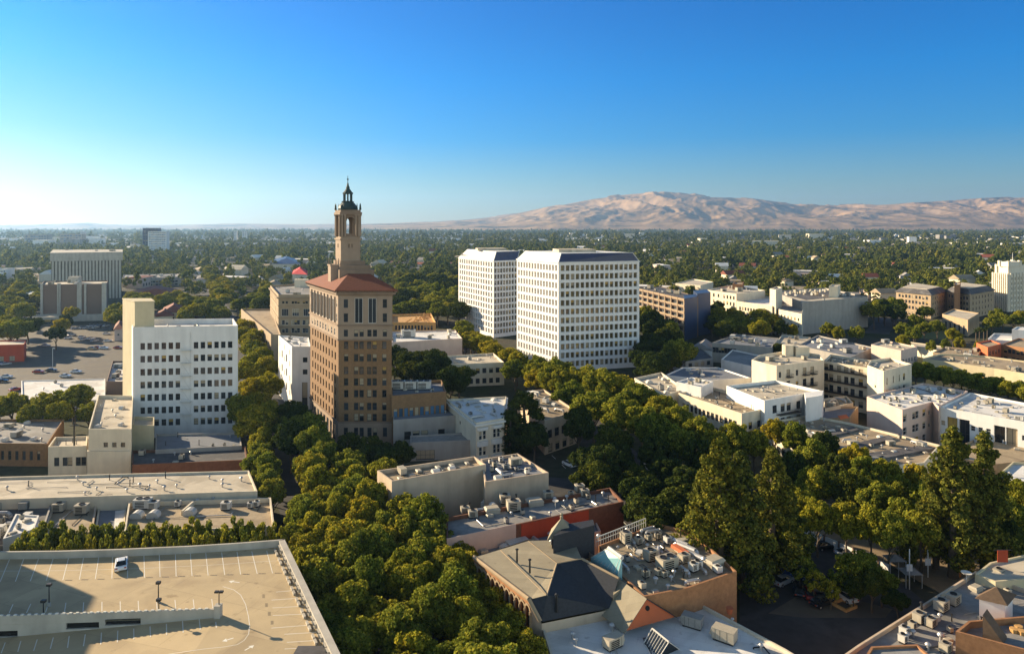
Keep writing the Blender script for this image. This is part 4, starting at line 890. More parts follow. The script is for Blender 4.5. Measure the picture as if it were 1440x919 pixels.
for q, r, rz, d, nn in pl:
    put('window', win_mesh(1.1, 3.0, 'dark', 0), (q.x - rq.location.x, q.y - rq.location.y, r[2]), rz, rq)
    if r[2] > 4:
        mb = MB(); c0 = q + nn * .55
        for i in range(8):
            f = lambda t_, rr_: (c0.x - d.x * rr_ * math.cos(t_), c0.y - d.y * rr_ * math.cos(t_), 7.55 + rr_ * math.sin(t_))
            t0, t1 = math.pi * i / 8, math.pi * (i + 1) / 8; a_, b_, c_, e_ = f(t0, .5), f(t1, .5), f(t1, .78), f(t0, .78); back = Vector((-nn.x * .12, -nn.y * .12, 0))
            mb.hexa([Vector(a_) + back, Vector(b_) + back, b_, a_], [Vector(e_) + back, Vector(c_) + back, c_, e_])
        mb.build('arch', TANL, rq)
        mb = MB(); c1 = c0 + d * .78; mb.tube((c1.x, c1.y, 4.5), (c1.x, c1.y, 7.5), .17, n=6); mb.build('column', TANL, rq)
zf = 10.4
f0, f1, f2, f3 = P(668, 783, 9.2), P(743, 760, zf), P(783, 791.5, zf), P(769, 836, 9.9)
f4 = P(745.5, 842, 9.2); s1 = P(818, 785, zf); s2 = P(870, 812.5, 9.6); s3 = P(857, 854.5, 6.7); s4 = P(762, 873.5, 6.7)
mb = MB()
for q in ([f0, f4, f3, f2, f1], [f1, f2, s1, P(806, 758, zf)]): mb.poly(q if (Vector(q[1]) - q[0]).cross(Vector(q[2]) - q[0]).z > 0 else q[::-1])
mb.build('olive_roof', OLIVER, rq)
mb = MB()
for q in ([f4, s4, f3], [f3, s4, s3, f2], [f2, s3, s1], [s3, s2, s1]): mb.poly(q if (Vector(q[1]) - q[0]).cross(Vector(q[2]) - q[0]).z > 0 else q[::-1])
mb.build('slate_roof', SLATE, rq)
mb = MB()
for a, b in ((f0, f4), (f4, s4)): mb.tube(Vector(a) + Vector((-.2, 0, .05)), Vector(b) + Vector((-.2, 0, .05)), .32, n=6)
mb.tube(f2, f3, .12, n=5); mb.tube(f2, s1, .12, n=5); mb.tube(s1, s2, .22, n=5); mb.tube(P(743, 760, zf), P(783, 791.5, zf), .08, n=4); mb.tube(P(704, 773, 10.2), P(768, 836, 10.25), .08, n=4); mb.build('gutter', TANL, rq)
# dormer
ap, bl_, br_, bk = P(908, 841, 9.0), P(878, 887, 6.0), P(949, 866.5, 6.0), P(868, 812, 9.0)
vb = Vector(bk) - Vector(ap)
mb = MB(); mb.poly([bl_, br_, ap]); mb.build('gable_wall', ORANGEP, rq)
lo = [Vector(bl_), Vector(bl_) + vb, Vector(br_) + vb, Vector(br_)]
ov = (Vector(bl_) - Vector(ap)).normalized() * .3; ovr = (Vector(br_) - Vector(ap)).normalized() * .3; fw = -vb.normalized() * .25; up = Vector((0, 0, .1))
mb = MB(); mb.hexa([lo[0] + ov + fw, Vector(ap) + fw, Vector(ap) + vb, lo[1] + ov], [lo[0] + ov + fw + up, Vector(ap) + fw + up, Vector(ap) + vb + up, lo[1] + ov + up]); mb.build('dormer_roof', OLIVER, rq)
mb = MB(); mb.hexa([Vector(ap) + fw, lo[3] + ovr + fw, lo[2] + ovr, Vector(ap) + vb], [Vector(ap) + fw + up, lo[3] + ovr + fw + up, lo[2] + ovr + up, Vector(ap) + vb + up]); mb.build('dormer_roof', SLATE, rq)
mb = MB(); c = (Vector(ap) * .62 + (Vector(bl_) + Vector(br_)) * .19); n_ = (Vector(br_) - Vector(bl_)).cross(Vector(ap) - Vector(bl_)).normalized()
if n_.y > 0: n_ = -n_
mb.tube(c + n_ * .004, c + n_ * .1, .35, n=10); mb.build('gable_vent', VOID, rq)
mb = MB(); lo2 = [P(862, 836, 8.2), P(880, 822, 8.8), P(884, 812, 8.8), P(866, 812, 8.5)]; mb.loft([Vector((p.x, p.y, 7)) for p in lo2], lo2); mb.build('dormer_shoulder', OLIVER, rq)
# turret with pyramid roof
tb_ = [P2(776, 757, 12), P2(803, 752, 12), P2(800, 742, 12), P2(780, 746, 12)]
if area(tb_) < 0: tb_ = tb_[::-1]
mb = MB(); mb.prism(tb_, 8, 12.2); mb.build('turret', SLATE, rq)
cc = Vector((sum(p[0] for p in tb_) / 4, sum(p[1] for p in tb_) / 4)); mb = MB(); e_ = inset(tb_, -.6)
for k in range(4): mb.poly([V3(e_[k], 12.2), V3(e_[(k + 1) % 4], 12.2), V3(cc, 14.6)])
mb.lathe((cc.x, cc.y, 14.5), [(.25, 0), (.3, .3), (.12, .4), (.3, .65), (.02, .9)], 8); mb.build('turret_roof', OLIVER, rq)
db = [P2(778, 768, 11.5), P2(836, 752, 11.5), P2(834, 744, 11.5), P2(800, 750, 11.5)]
if area(db) < 0: db = db[::-1]
mb = MB(); mb.prism(db, 8, 13.2); mb.build('rear_hip', SLATE, rq)
for x, y, z in ((727, 790, 10.4), (745, 805, 10.4)): place_vent('flue_pipe', x, y, z - .4, 'the olive roof of the romanesque building', 1.3)
for x, y in ((775, 765), (786, 768), (790, 772)): place_vent('roof_vent', x, y, zf, 'the olive roof of the romanesque building', .7)
place_vent('flue_pipe', 783, 860, 7.6, 'the slate roof of the romanesque building', 1.6)
# glazed lean-to
mb = MB(); g0, g1, g2, g3 = P(831, 784, 9.4), P(869, 807.5, 9.4), P(875, 784, 12.0), P(856, 770, 12.0)
mb.hexa([Vector((p.x, p.y, 8.4)) for p in (g0, g1, g2, g3)], [g0, g1, g2, g3]); o = mb.build('skylight', TEAL); sk = tag(o, 'teal glazed sloping skylight between the slate roof and the cluttered roof', 'skylight')
mb = MB()
for k in range(9):
    a, b = Vector(g0).lerp(g1, k / 8), Vector(g3).lerp(g2, k / 8); mb.tube(a + Vector((0, 0, .06)), b + Vector((0, 0, .06)), .06, n=4)
mb.tube(Vector(g2), Vector(g3), .35, n=6); mb.build('glazing_bars', UNITW, sk)

# cluttered roof and the pale roof before it
bldg('commercial_building', 'orange brick building with the most crowded roof of ducts and machines', 'commercial building', [(905, 838), (967, 826), (1036, 802.5), (975, 748), (925, 735), (842, 766), (872, 806)], 9, OBRICK, R_TAN, .6, key='crowded', wins=[])
ph = 'the crowded orange brick building'
big = [(915, 787, 'm', 1.25, UNIT), (938, 799, 'l', 1.1, UNIT), (962, 790, 'm', 1.0, UNIT), (981, 800, 's', 1.3, UNITW), (975, 803, 's', 1.3, UNITW), (908, 811, 's', 1.1, UNIT), (926, 809, 's', 1.0, UNIT), (934, 811, 's', .9, UNIT), (880, 763, 't', .9, UNIT), (898, 765, 's', 1.2, UNIT), (912, 760, 's', 1.1, UNIT), (925, 757, 's', 1.0, UNIT), (939, 764, 's', 1.2, UNITW)]
for x, y, k, s, m in big: place_ac(x, y, 8.4, ph, k, .5, m, s)
for k, x, y, s, a in (('air_duct', 963, 776, 1.3, 2.3), ('air_duct', 975, 787, 1.2, 2.3), ('air_duct', 926, 778, .9, 1.3), ('air_duct', 918, 775, .8, .3), ('air_duct', 912, 748, .9, .5), ('air_duct', 955, 768, 1.1, 2.3), ('roof_vent', 965, 809, 1, 0), ('roof_vent', 948, 809, .9, 0), ('roof_vent', 922, 820, 1, 0), ('roof_vent', 1002, 798, .9, 0), ('roof_vent', 990, 794, 1.2, 0), ('roof_hatch', 1003, 794, 2.2, .6), ('roof_vent', 882, 750, 1, 0), ('roof_vent', 842, 759, 1, 0), ('vent_hood', 900, 779, .8, 1.), ('satellite_dish', 918, 734, 1.2, 0)): place_vent(k, x, y, 8.4, ph, s, a)
rooftop('crowded', ph, 34, 61, 'srvfdu', .75, 1.0)
mb = MB()
p, q = P(947, 768, 9.3), P(966, 780, 9.3); d = (q - p).normalized(); s = Vector((-d.y, d.x, 0)) * .6
mb.hexa([p - s, q - s, q + s, p + s], [p - s * .8 + Vector((0, 0, .5)), q - s * .8 + Vector((0, 0, .5)), q + s * .8 + Vector((0, 0, .5)), p + s * .8 + Vector((0, 0, .5))]); o = mb.build('roof_trough', ORANGEP); tag(o, 'bright orange trough lying among the white ducts', 'trough')
mb = MB()
a, b = P(838, 768, 9), P(908, 740, 9)
for k in range(22): c = Vector(a).lerp(b, k / 21); mb.tube(c, c + Vector((0, 0, 1.5)), .05, n=4)
mb.tube(Vector(a) + Vector((0, 0, 1.5)), Vector(b) + Vector((0, 0, 1.5)), .1, n=5); mb.tube(Vector(a) + Vector((0, 0, .8)), Vector(b) + Vector((0, 0, .8)), .05, n=4); o = mb.build('roof_railing', UNITW); tag(o, 'white railing along the back edge of the crowded roof', 'railing')
bldg('commercial_building', 'wide pale roofed building at the bottom centre with white parapet', 'commercial building', [(762, 880), (857, 859), (882, 855), (966, 836), (982, 846), (1104, 911), (1160, 945), (1160, 1080), (820, 1080), (770, 905)], 5.5, CREAM, R_WHITE, .5, key='pale_front')
ph = 'the wide pale roof at the bottom centre'
place_ac(862, 909, 5.0, ph, 'p', .6, UNIT, 1.0); place_ac(974, 880, 5.0, ph, 'p', 2.6, UNITG, 1.05); place_ac(1019, 900, 5.0, ph, 'p', 2.5, UNIT, 1.15)
for k, x, y, s in (('roof_vent', 860.5, 887, 1.1), ('roof_vent', 805, 898, 1), ('roof_vent', 810, 905, .9), ('roof_vent', 968, 849, .8), ('roof_vent', 976, 850, .8), ('roof_vent', 960, 861, .9), ('roof_hatch', 940, 852, 1.2), ('flue_pipe', 903, 878, .8), ('roof_vent', 1070, 914, .9), ('roof_vent', 1030, 875, .7)): place_vent(k, x, y, 5.0, ph, s)
a0, a1, a2, a3 = P(905, 905, 5.0), P(926, 925, 5.0), P(955, 912, 5.0), P(929, 893, 5.0); r0, r1 = P(916, 898, 6.5), P(941, 918, 6.5)
mb = MB()
r0, r1 = (Vector(a0) + Vector(a3)) / 2 + Vector((0, 0, 1.6)), (Vector(a1) + Vector(a2)) / 2 + Vector((0, 0, 1.6))
for q in ([a0, a1, r1, r0], [a2, a3, r0, r1], [a3, a0, r0], [a1, a2, r1]): mb.poly(q)
o = mb.build('skylight', GLASS); sk = tag(o, 'ridge skylight with white bars on the pale roof at the bottom', 'skylight')
mb = MB()
for k in range(8):
    t_ = k / 7; mb.tube(Vector(a0).lerp(a1, t_), r0.lerp(r1, t_), .06, n=4); mb.tube(Vector(a3).lerp(a2, t_), r0.lerp(r1, t_), .06, n=4)
mb.tube(r0, r1, .12, n=5); mb.tube(a0, a1, .1, n=5); mb.tube(a3, a2, .1, n=5); mb.tube(a0, r0, .1, n=5); mb.tube(a3, r0, .1, n=5); mb.build('glazing_bars', UNITW, sk)
mb = MB(); q = P(1026, 862, 5.5); mb.lathe(q, [(.35, 0), (.5, .8), (.55, .85), (.02, .86)], 10); o = mb.build('flower_pot', ORANGEP); tag(o, 'orange clay pot standing on the white parapet', 'pot')
# ---------------------------------------------------------------- bottom right roofs
bldg('commercial_building', 'long building with a diagonal shaded edge and sunny roof beside the parking lot', 'commercial building', [(1150, 945), (1206, 906), (1372, 802), (1470, 838), (1560, 1000), (1150, 1100)], 7, BEIGE, R_GREY, .6, key='diag')
ph = 'the long roof beside the dark parking lot'
for x, y, k, s, m in ((1324, 858, 'm', 1.15, UNIT), (1341, 849, 'm', 1.1, UNIT), (1293, 874, 'm', 1, UNIT), (1309, 880, 'm', .9, UNIT), (1283, 884, 's', 1, UNIT), (1272, 893, 's', 1.2, UNITW), (1330, 916, 'm', .9, UNIT), (1405, 811, 'm', 1.0, UNIT), (1270, 903, 's', 1.1, UNITW)): place_ac(x, y, 6.4, ph, k, .6, m, s)
for k, x, y, s in (('roof_vent', 1323, 902, 1.2), ('roof_vent', 1305, 914, 1), ('roof_vent', 1322, 871, .9), ('vent_hood', 1315, 872, .7), ('roof_vent', 1390, 808, 1.1), ('flue_pipe', 1296, 868, 1.4), ('satellite_dish', 1359, 819, 1.6), ('roof_hatch', 1372, 829, 1.3), ('roof_vent', 1284, 895, 1), ('roof_vent', 1276, 899, 1)): place_vent(k, x, y, 6.4, ph, s, .5)
rooftop('diag', ph, 26, 62, 'rrvvsfu', .8, 2.0)
bldg('commercial_building', 'cream parapet roof far along the diagonal building', 'commercial building', [(1371, 806), (1400, 817), (1480, 810), (1460, 775), (1392, 790)], 7.8, YCREAM, R_CREAM, .3, key='cream_far')
bx = thing('roof_house', 'white box with a brown hipped roof on the bottom right roof', 'roof house', P(1400, 850, 6.5)); c4 = [P2(1377, 877, 6.5), P2(1413, 886, 6.5), P2(1424, 872, 6.5), P2(1391, 864, 6.5)]
if area(c4) < 0: c4 = c4[::-1]
mb = MB(); mb.prism(c4, 6.4, 10.2); mb.build('wall', WHITE, bx)
cc = Vector((sum(p[0] for p in c4) / 4, sum(p[1] for p in c4) / 4)); mb = MB(); e_ = inset(c4, -.4)
for k in range(4): mb.poly([V3(e_[k], 10.2), V3(e_[(k + 1) % 4], 10.2), V3(cc, 11.6)])
mb.poly([V3(p, 10.2) for p in reversed(e_)]); mb.build('roof', BROOF, bx)
bldg('brick_building', 'sunlit orange brick parapet building in the bottom right corner', 'brick building', [(1343.7, 887), (1442, 913), (1560, 940), (1560, 880), (1480, 862), (1362, 872)], 9.5, OBRICK, R_GREY, .9, key='orange_corner')
mb = MB(); a, b, c = P(1381, 905, 8.6), P(1408, 917, 8.6), P(1383, 872, 8.6); q = [P(1382, 898, 8.6), P(1410, 906, 8.6), P(1416, 897, 8.6), P(1388, 889, 8.6)]
mb.loft([Vector(v) for v in q], [q[0] + Vector((0, 0, 3.2)), q[1] + Vector((0, 0, .3)), q[2] + Vector((0, 0, .3)), q[3] + Vector((0, 0, 3.2))]); o = mb.build('stair_cover', BROOF); tag(o, 'dark brown sloping stair cover behind the orange brick parapet', 'stair cover')
for x, y in ((1426, 888), (1432, 884), (1437, 891)):
    q = P(x, y, 8.6); mb = MB(); mb.lathe(q, [(.5, 0), (.55, .5), (.02, .52)], 8); o = mb.build('terrace_table', TIMBER); tag(o, 'small round timber table on the roof terrace behind the orange brick parapet', 'table', 'terrace tables')
bldg('brick_building', 'small orange brick corner peeping out at the bottom of the diagonal roof', 'brick building', [(1225, 908), (1290, 905), (1330, 940), (1200, 950)], 7.6, OBRICK, R_GREY, .3, key='orange_small')

# ---------------------------------------------------------------- mid right: garage, apartments, courtyards
s1_, sp_, se_ = bldg('parking_structure', 'brown open sided parking structure with five slotted decks', 'parking structure', [(962.6, 420), (982, 417), (930, 402.5), (897, 405)], 22.8, BROWNP, R_DARK, 0.3,
     [dict(e=3, n=8, z=[1.0 + 3.6 * i for i in range(6)], w=-.84, h=2.1, style='void', depth=1.2, m=(.01, .01))], key='garage')
A, B = Vector(sp_[se_[3]]), Vector(sp_[(se_[3] + 1) % 4]); d = (B - A).normalized(); nn = Vector((d.y, -d.x)); L = (B - A).length
for i in range(7):
    z = .3 + 3.6 * i; mb = MB(); c = [A + nn * .35, B + nn * .35, B + nn * .003, A + nn * .003]; mb.prism([tuple(v) for v in c], z, z + .75, bottom=True); mb.build('deck_edge', TANL, s1_)
for i in range(9):
    u = L * i / 8; mb = MB(); c = [A + d * (u - .35) + nn * .5, A + d * (u + .35) + nn * .5, A + d * (u + .35) + nn * .36, A + d * (u - .35) + nn * .36]; mb.prism([tuple(v) for v in c], 0, 23.0); mb.build('post', TANL, s1_)
mb = MB(); c = [P2(962.8, 420.4, 22.8), P2(980.3, 417.6, 22.8), P2(978, 414, 22.8), P2(961, 416, 22.8)]; mb.prism(c, 0, 23.1); mb.build('end_wall', BLUEP, s1_)
mb = MB(); c = [P2(980.5, 413.5, 24), P2(999.2, 411.5, 24), P2(994, 407.5, 24), P2(975, 409, 24)]; mb.prism(c, 0, 24.3); mb.build('stair_tower', BLUEP, s1_)
rooftop('garage', 'the brown slotted parking structure', 6, 71, 'uls', 1.2, 2)
a1, _, _ = bldg('apartment_building', 'cream four storey apartment block with small balconies beyond the blue stair tower', 'apartment building', [(993, 407), (1015, 410), (1035.5, 413), (1076, 408), (1030, 400.5)], 20, CREAM, R_CREAM, .8,
     [dict(e=0, n=3, z=[3, 7.5, 12, 16], w=1.8, h=2.2, style='dark'), dict(e=1, n=4, z=[3, 7.5, 12, 16], w=1.8, h=2.2, style='dark')], key='cream_apts')
rooftop('cream_apts', 'the cream four storey apartments', 8, 72, 'ulrv', 1.3, 3)
bldg('apartment_building', 'long cream wing with two rows of windows between the apartments and the square tower', 'apartment building', [(1036, 423), (1086, 430.5), (1100, 419), (1048, 412)], 16, CREAM, R_WHITE, 1.2, [dict(e=0, n=11, z=[2.5, 7, 10.8], w=1.6, h=2.0, style='dark')], key='cream_wing')
bldg('stair_tower', 'square cream tower rising before the grey windowless hall', 'tower', [(1082.5, 405.5), (1091, 407), (1100, 404), (1092, 402.5)], 26, CREAM, R_CREAM, .6)
bldg('hall', 'large hall with a blank grey shaded wall and open rooftop parking', 'hall', [(1128, 424.5), (1220.5, 416.8), (1160, 404.5), (1084, 409)], 19, GREYW, R_CREAM, 1.1, key='grey_hall')
mb = MB(); c = [P2(1133, 421, 18.2), P2(1205, 414.5, 18.2), P2(1165, 408, 18.2), P2(1098, 412, 18.2)]; mb.poly([V3(p, 18.0) for p in c])
o = mb.build('parking_level', R_DARK); tag(o, 'dark parking level sunk in the grey hall roof', 'parking level')
rooftop('grey_hall', 'the blank grey hall', 18, 73, 'luush', 1.2, 4)
mb = MB()
for k in range(10):
    a, b = P(1098 + 7 * k, 412 - .4 * k, 19), P(1104 + 7 * k, 413 - .4 * k, 19); mb.box(a.x - .5, a.x + .5, a.y - .5, a.y + .5, 18.02, 20)
mb.build('roof_posts', CREAM, o)
bldg('penthouse_block', 'white penthouse on the back of the grey hall roof', 'penthouse', [(1165.5, 402.5), (1178, 402.5), (1182, 399.5), (1170, 399.5)], 25, CREAM, R_CREAM, .5)
bldg('commercial_building', 'sunlit cream wing with two rows of windows at the corner of the grey hall', 'commercial building', [(1095, 434.5), (1127.3, 441), (1131, 429), (1100, 427)], 14.8, CREAM, R_GREY, .6, [dict(e=0, n=6, z=[3.2, 6.8, 10.4], w=1.3, h=1.6, style='dark')], key='hall_wing')
# shaded blocks behind the apartments
bldg('commercial_building', 'shaded greenish building with a row of arched windows and white roof machines', 'commercial building', [(1001, 481.5), (1085, 488), (1095, 475), (1035, 469.5)], 9, GREYW, R_BLUE, .6, [dict(e=0, us=[.04, .09, .14, .19, .24, .29, .34, .39], z=[4.6], w=1.5, h=2.4, style='dark')], key='shaded_row')
rooftop('shaded_row', 'the shaded building with arched windows', 12, 74, 'hurld', 1.2, 2)
hip_house('small white house with a pale gable roof before the shaded arched building', [(972, 489), (1001, 493), (1003, 484), (982, 482)], 6, 2.5, WHITE, R_GREY, .5, .05)
bldg('commercial_building', 'dark shaded two storey building under the blue stair tower', 'commercial building', [(964, 508), (1003, 503), (985, 488), (935, 492)], 6.5, GREYW, R_DARK, .4, [dict(e=0, n=4, z=[1.2, 3.8], w=2.0, h=1.7, style='dark')], key='shade_low')
bldg('commercial_building', 'pale blue roofed building with a white side wall left of the cream apartments', 'commercial building', [(1014, 505), (1058, 515), (1072, 500), (1030, 491)], 8, WHITE, R_GREY, .5, key='blue_roof')
bldg('commercial_building', 'flat building with a bright bluish roof in front of the grey hall', 'commercial building', [(1122, 485), (1196, 502), (1228, 488), (1150, 471)], 8, GREYW, R_BLUE, .6, key='blue_hall')
rooftop('blue_hall', 'the bright bluish roof before the grey hall', 12, 75, 'ulrh', 1.1, 2)
bldg('commercial_building', 'long pale roofed shop row beneath the round trees before the grey hall', 'commercial building', [(1086, 488), (1122, 490), (1140, 474), (1100, 470)], 7, CREAM, R_CREAM, .5, key='pale_row')
rooftop('pale_row', 'the pale shop row before the grey hall', 6, 76, 'urh', 1.1, 2)
bldg('commercial_building', 'pinkish two storey block with a lit left wall beyond the courtyard apartments', 'commercial building', [(1225, 484), (1267, 492.5), (1290, 487), (1244, 478)], 11, PINK, R_CREAM, .6, [dict(e=1, n=5, z=[1.5, 5.2], w=1.5, h=1.8, style='sash')], key='pink_block')
rooftop('pink_block', 'the pinkish two storey block', 5, 77, 'rvu', 1, 1.5)

# cream courtyard apartments
def balcony(root, pts, e, us, zs2, w=2.4, dep=1.3, name='balcony'):
    k = e; A, B = Vector(pts[k]), Vector(pts[(k + 1) % len(pts)]); d = (B - A).normalized(); L = (B - A).length; nn = Vector((d.y, -d.x))
    for u in us:
        for z in zs2:
            mb = MB(); c0, c1 = A + d * (u * L - w / 2), A + d * (u * L + w / 2)
            mb.prism([tuple(c0 + nn * dep), tuple(c1 + nn * dep), tuple(c1 + nn * .004), tuple(c0 + nn * .004)], z - .2, z, bottom=True)
            for f in (.5, 1.0):
                mb.tube((*(c0 + nn * dep), z + f), (*(c1 + nn * dep), z + f), .04, n=4); mb.tube((*(c0 + nn * dep), z + f), (*c0, z + f), .04, n=4); mb.tube((*(c1 + nn * dep), z + f), (*c1, z + f), .04, n=4)
            for i in range(int(w / .3) + 1):
                q = c0.lerp(c1, i / int(w / .3)) + nn * dep; mb.tube((*q, z), (*q, z + 1), .025, n=4)
            mb.build(name, DARKM, root)
az = [1.5, 5.3, 9.1, 12.9]
c1_, cp1, ce1 = bldg('apartment_building', 'cream courtyard apartments with black iron balconies on the shaded front', 'apartment building', [(1057, 505.5), (1078, 511), (1092, 514), (1159, 506), (1152, 498), (1112, 492), (1068, 499)], 17, CREAM, R_CREAM, .9,
     [dict(e=2, us=[.07, .42], z=az, w=1.1, h=1.9, style='dark'), dict(e=2, us=[.24, .58, .74], z=az, w=1.7, h=2.4, style='dark')], key='court_left')
balcony(c1_, cp1, ce1[2], [.24, .58, .74], az)
mb = MB(); q = P(1108, 500, 16); mb.tube((q.x, q.y, 16), (q.x, q.y, 20), 2.0, n=12); mb.prism([(q.x + 2.2, q.y - 2), (q.x + 7, q.y - 2), (q.x + 7, q.y + 2), (q.x + 2.2, q.y + 2)], 16, 19.5); mb.build('stair_head', CREAM, c1_)
rooftop('court_left', 'the cream courtyard apartments', 9, 78, 'urvs', 1, 1.5)
c2_, cp2, ce2 = bldg('apartment_building', 'recessed middle wing of the cream apartments with long gallery balconies', 'apartment building', [(1158, 507), (1221, 517), (1232, 507), (1168, 498)], 15.5, CREAM, R_TAN, .8, [dict(e=0, us=[.06, .18, .36, .52, .66, .84, .95], z=az[:3] + [12.4], w=1.5, h=2.2, style='dark')], key='court_mid')
balcony(c2_, cp2, ce2[0], [.5], az[1:], w=16, dep=1.6, name='gallery')
rooftop('court_mid', 'the middle wing of the cream apartments', 14, 79, 'urvsr', .8, 1.2)
c3_, cp3, ce3 = bldg('apartment_building', 'cream end block of the courtyard apartments with narrow slit windows', 'apartment building', [(1219.5, 513), (1242.6, 521.5), (1282, 511.5), (1252, 502.5), (1224, 506)], 17.5, CREAM, R_CREAM, .9, [dict(e=1, us=[.12, .34, .55], z=az[1:], w=.6, h=2.2, style='dark'), dict(e=1, us=[.72], z=az[1:], w=1.4, h=2.2, style='dark'), dict(e=0, us=[.5], z=[5.5, 11.2], w=.8, h=.8, style='dark')], key='court_right')
rooftop('court_right', 'the cream end block', 6, 80, 'rvp', .9, 1.5)
# nearer apartments along the park trees
bldg('apartment_building', 'low cream corner pavilion at the left end of the park side apartments', 'apartment building', [(892, 531), (934, 555.5), (955, 549), (962, 545), (930, 523)], 10, CREAM, R_CREAM, .8, [dict(e=0, n=5, z=[1.2, 5.2], w=1.3, h=2, style='dark')], key='park_left')
rooftop('park_left', 'the cream corner pavilion', 9, 81, 'hhruv', 1, 1.5)
bldg('apartment_building', 'raised white roof block behind the cream corner pavilion', 'apartment building', [(951, 536.5), (986, 544), (1003, 536), (972, 530)], 12.5, WHITE, R_WHITE, .5, key='park_raised')
rooftop('park_raised', 'the raised white roof block', 4, 82, 'ruv', 1, 1.2)
bldg('commercial_building', 'flat pale blue roof between the twin tower and the park side apartments', 'commercial building', [(935, 527), (1000, 534), (1056, 531), (1010, 516), (960, 516)], 8, WHITE, R_BLUE, .5, key='pale_blue')
rooftop('pale_blue', 'the pale blue roof', 6, 83, 'ruh', 1.0, 2)
bldg('apartment_building', 'long park side apartment wing with sunlit cream front and dotted roof vents', 'apartment building', [(954, 552), (1043, 581), (1102, 569), (1002, 544)], 10, CREAM, R_TAN, .9, [dict(e=0, n=13, z=[1.3, 5.3], w=1.3, h=2.0, style='dark'), dict(e=1, us=[.2, .4, .62, .8], z=[1.3, 5.0], w=1.5, h=2.0, style='dark')], key='park_long')
rooftop('park_long', 'the long park side apartment wing', 26, 84, 'rvsrfu', .7, 1.2)
c4_, cp4, ce4 = bldg('apartment_building', 'white roofed apartment wing with an open balcony front and a tall end wall', 'apartment building', [(1021.5, 542), (1075, 563), (1131, 553), (1158, 549.5), (1090, 534)], 13, WHITE, R_CREAM, .9, [dict(e=1, us=[.25, .45, .6, .85], z=[4.8, 8.8], w=1.8, h=2.3, style='dark')], key='park_white')
balcony(c4_, cp4, ce4[1], [.55], [8.4, 4.6], w=9, dep=1.6, name='gallery')
rooftop('park_white', 'the white park side wing', 14, 85, 'rsrv', .7, 1.2)
mb = MB(); c = [P2(1131, 553, 13), P2(1158, 550, 13), P2(1156, 557, 13), P2(1133, 561, 13)]
if area(c) < 0: c = c[::-1]
mb.prism(c, 0, 13.3); mb.build('end_wall', WHITE, c4_)
bldg('commercial_building', 'low round cornered building in the gap behind the white end wall', 'commercial building', [(1160, 574), (1200, 566), (1190, 556), (1158, 560)], 7, CREAM, R_TAN, .7, key='gap_low')
rooftop('gap_low', 'the low building in the courtyard gap', 6, 86, 'urd', .9, 1)
bldg('commercial_building', 'shaded brown shop building with an orange awning', 'commercial building', [(1135, 590), (1195, 586), (1207, 571), (1150, 572)], 6.5, TANL, R_BLUE, .6, [dict(e=0, n=5, z=[.8], w=1.8, h=3, style='dark')], key='brown_shopfront')
mb = MB(); a, b = P(1178, 585, 7.6), P(1190, 583, 7.6); mb.hexa([a, b, b + Vector((.3, -1.1, -.6)), a + Vector((.3, -1.1, -.6))], [a + Vector((0, 0, .15)), b + Vector((0, 0, .15)), b + Vector((.3, -1.1, -.45)), a + Vector((.3, -1.1, -.45))]); o = mb.build('awning', ORANGEP); tag(o, 'orange red awning on the shaded brown shop roof', 'awning')
# the low cluttered commercial roof
bldg('commercial_building', 'broad low block with dark and tan roof patches behind the park conifers', 'commercial building', [(1071, 594), (1215, 659), (1300, 650), (1322, 625), (1196, 594), (1138, 583)], 7, CREAM, R_TAN, .6, [dict(e=0, n=16, z=[.6, 3.6], w=1.6, h=2.0, style='dark')], key='low_block')
ph = 'the broad low block behind the conifers'
rooftop('low_block', ph, 52, 87, 'rrvvsuufhd', .8, 1.2)
for q in (((1150, 612), (1200, 602), (1208, 606), (1160, 617)), ((1192, 628), (1250, 614), (1258, 618), (1204, 634)), ((1215, 640), (1300, 628), (1316, 632), (1235, 648))):
    mb = MB(); c = [P2(x, y, 6.4) for x, y in q]; c = c if area(c) > 0 else c[::-1]; mb.prism(c, 6.404, 6.9); o = mb.build('roof_platform', R_DARK); tag(o, 'dark felted roof platform on the broad low block', 'platform', 'roof platforms on the low block')
# white and pinkish blocks at the right
bldg('apartment_building', 'pinkish ended apartment block with shaded windowed front beside the low block', 'apartment building', [(1219, 557), (1269, 576), (1311, 564.5), (1320, 571), (1361, 549.5), (1298, 538)], 12, PINK, R_WHITE, .6, [dict(e=1, us=[.08, .38, .48, .72], z=[1.2, 4.8, 8.4], w=1.9, h=2.1, style='sash'), dict(e=1, us=[.9], z=[4.8, 8.4], w=1, h=1.2, style='sash')], key='pink_apts')
rooftop('pink_apts', 'the pinkish ended apartments', 30, 88, 'rsusrv', .8, 1.4)
bldg('apartment_building', 'long bright white apartment front with tall dark stair openings at the right edge', 'apartment building', [(1321, 572), (1460, 596), (1500, 577), (1364, 551.5)], 11.5, WHITE, R_WHITE, .6, [dict(e=0, us=[.14, .27, .63, .75], z=[1.0], w=2.6, h=8.2, style='dark', depth=.8), dict(e=0, us=[.04, .36, .44, .52, .87, .95], z=[2.0, 6.5], w=1.1, h=1.4, style='sash')], key='white_long')
rooftop('white_long', 'the long bright white apartments', 20, 89, 'rsrvu', .8, 1.4)
bldg('commercial_building', 'tan terrace roof below the long white apartments', 'commercial building', [(1318, 640), (1402, 652), (1500, 640), (1500, 615), (1380, 613)], 5, TANL, R_TAN, .4, key='tan_terrace')
rooftop('tan_terrace', 'the tan terrace roof', 6, 90, 'rud', .9, 1.5)
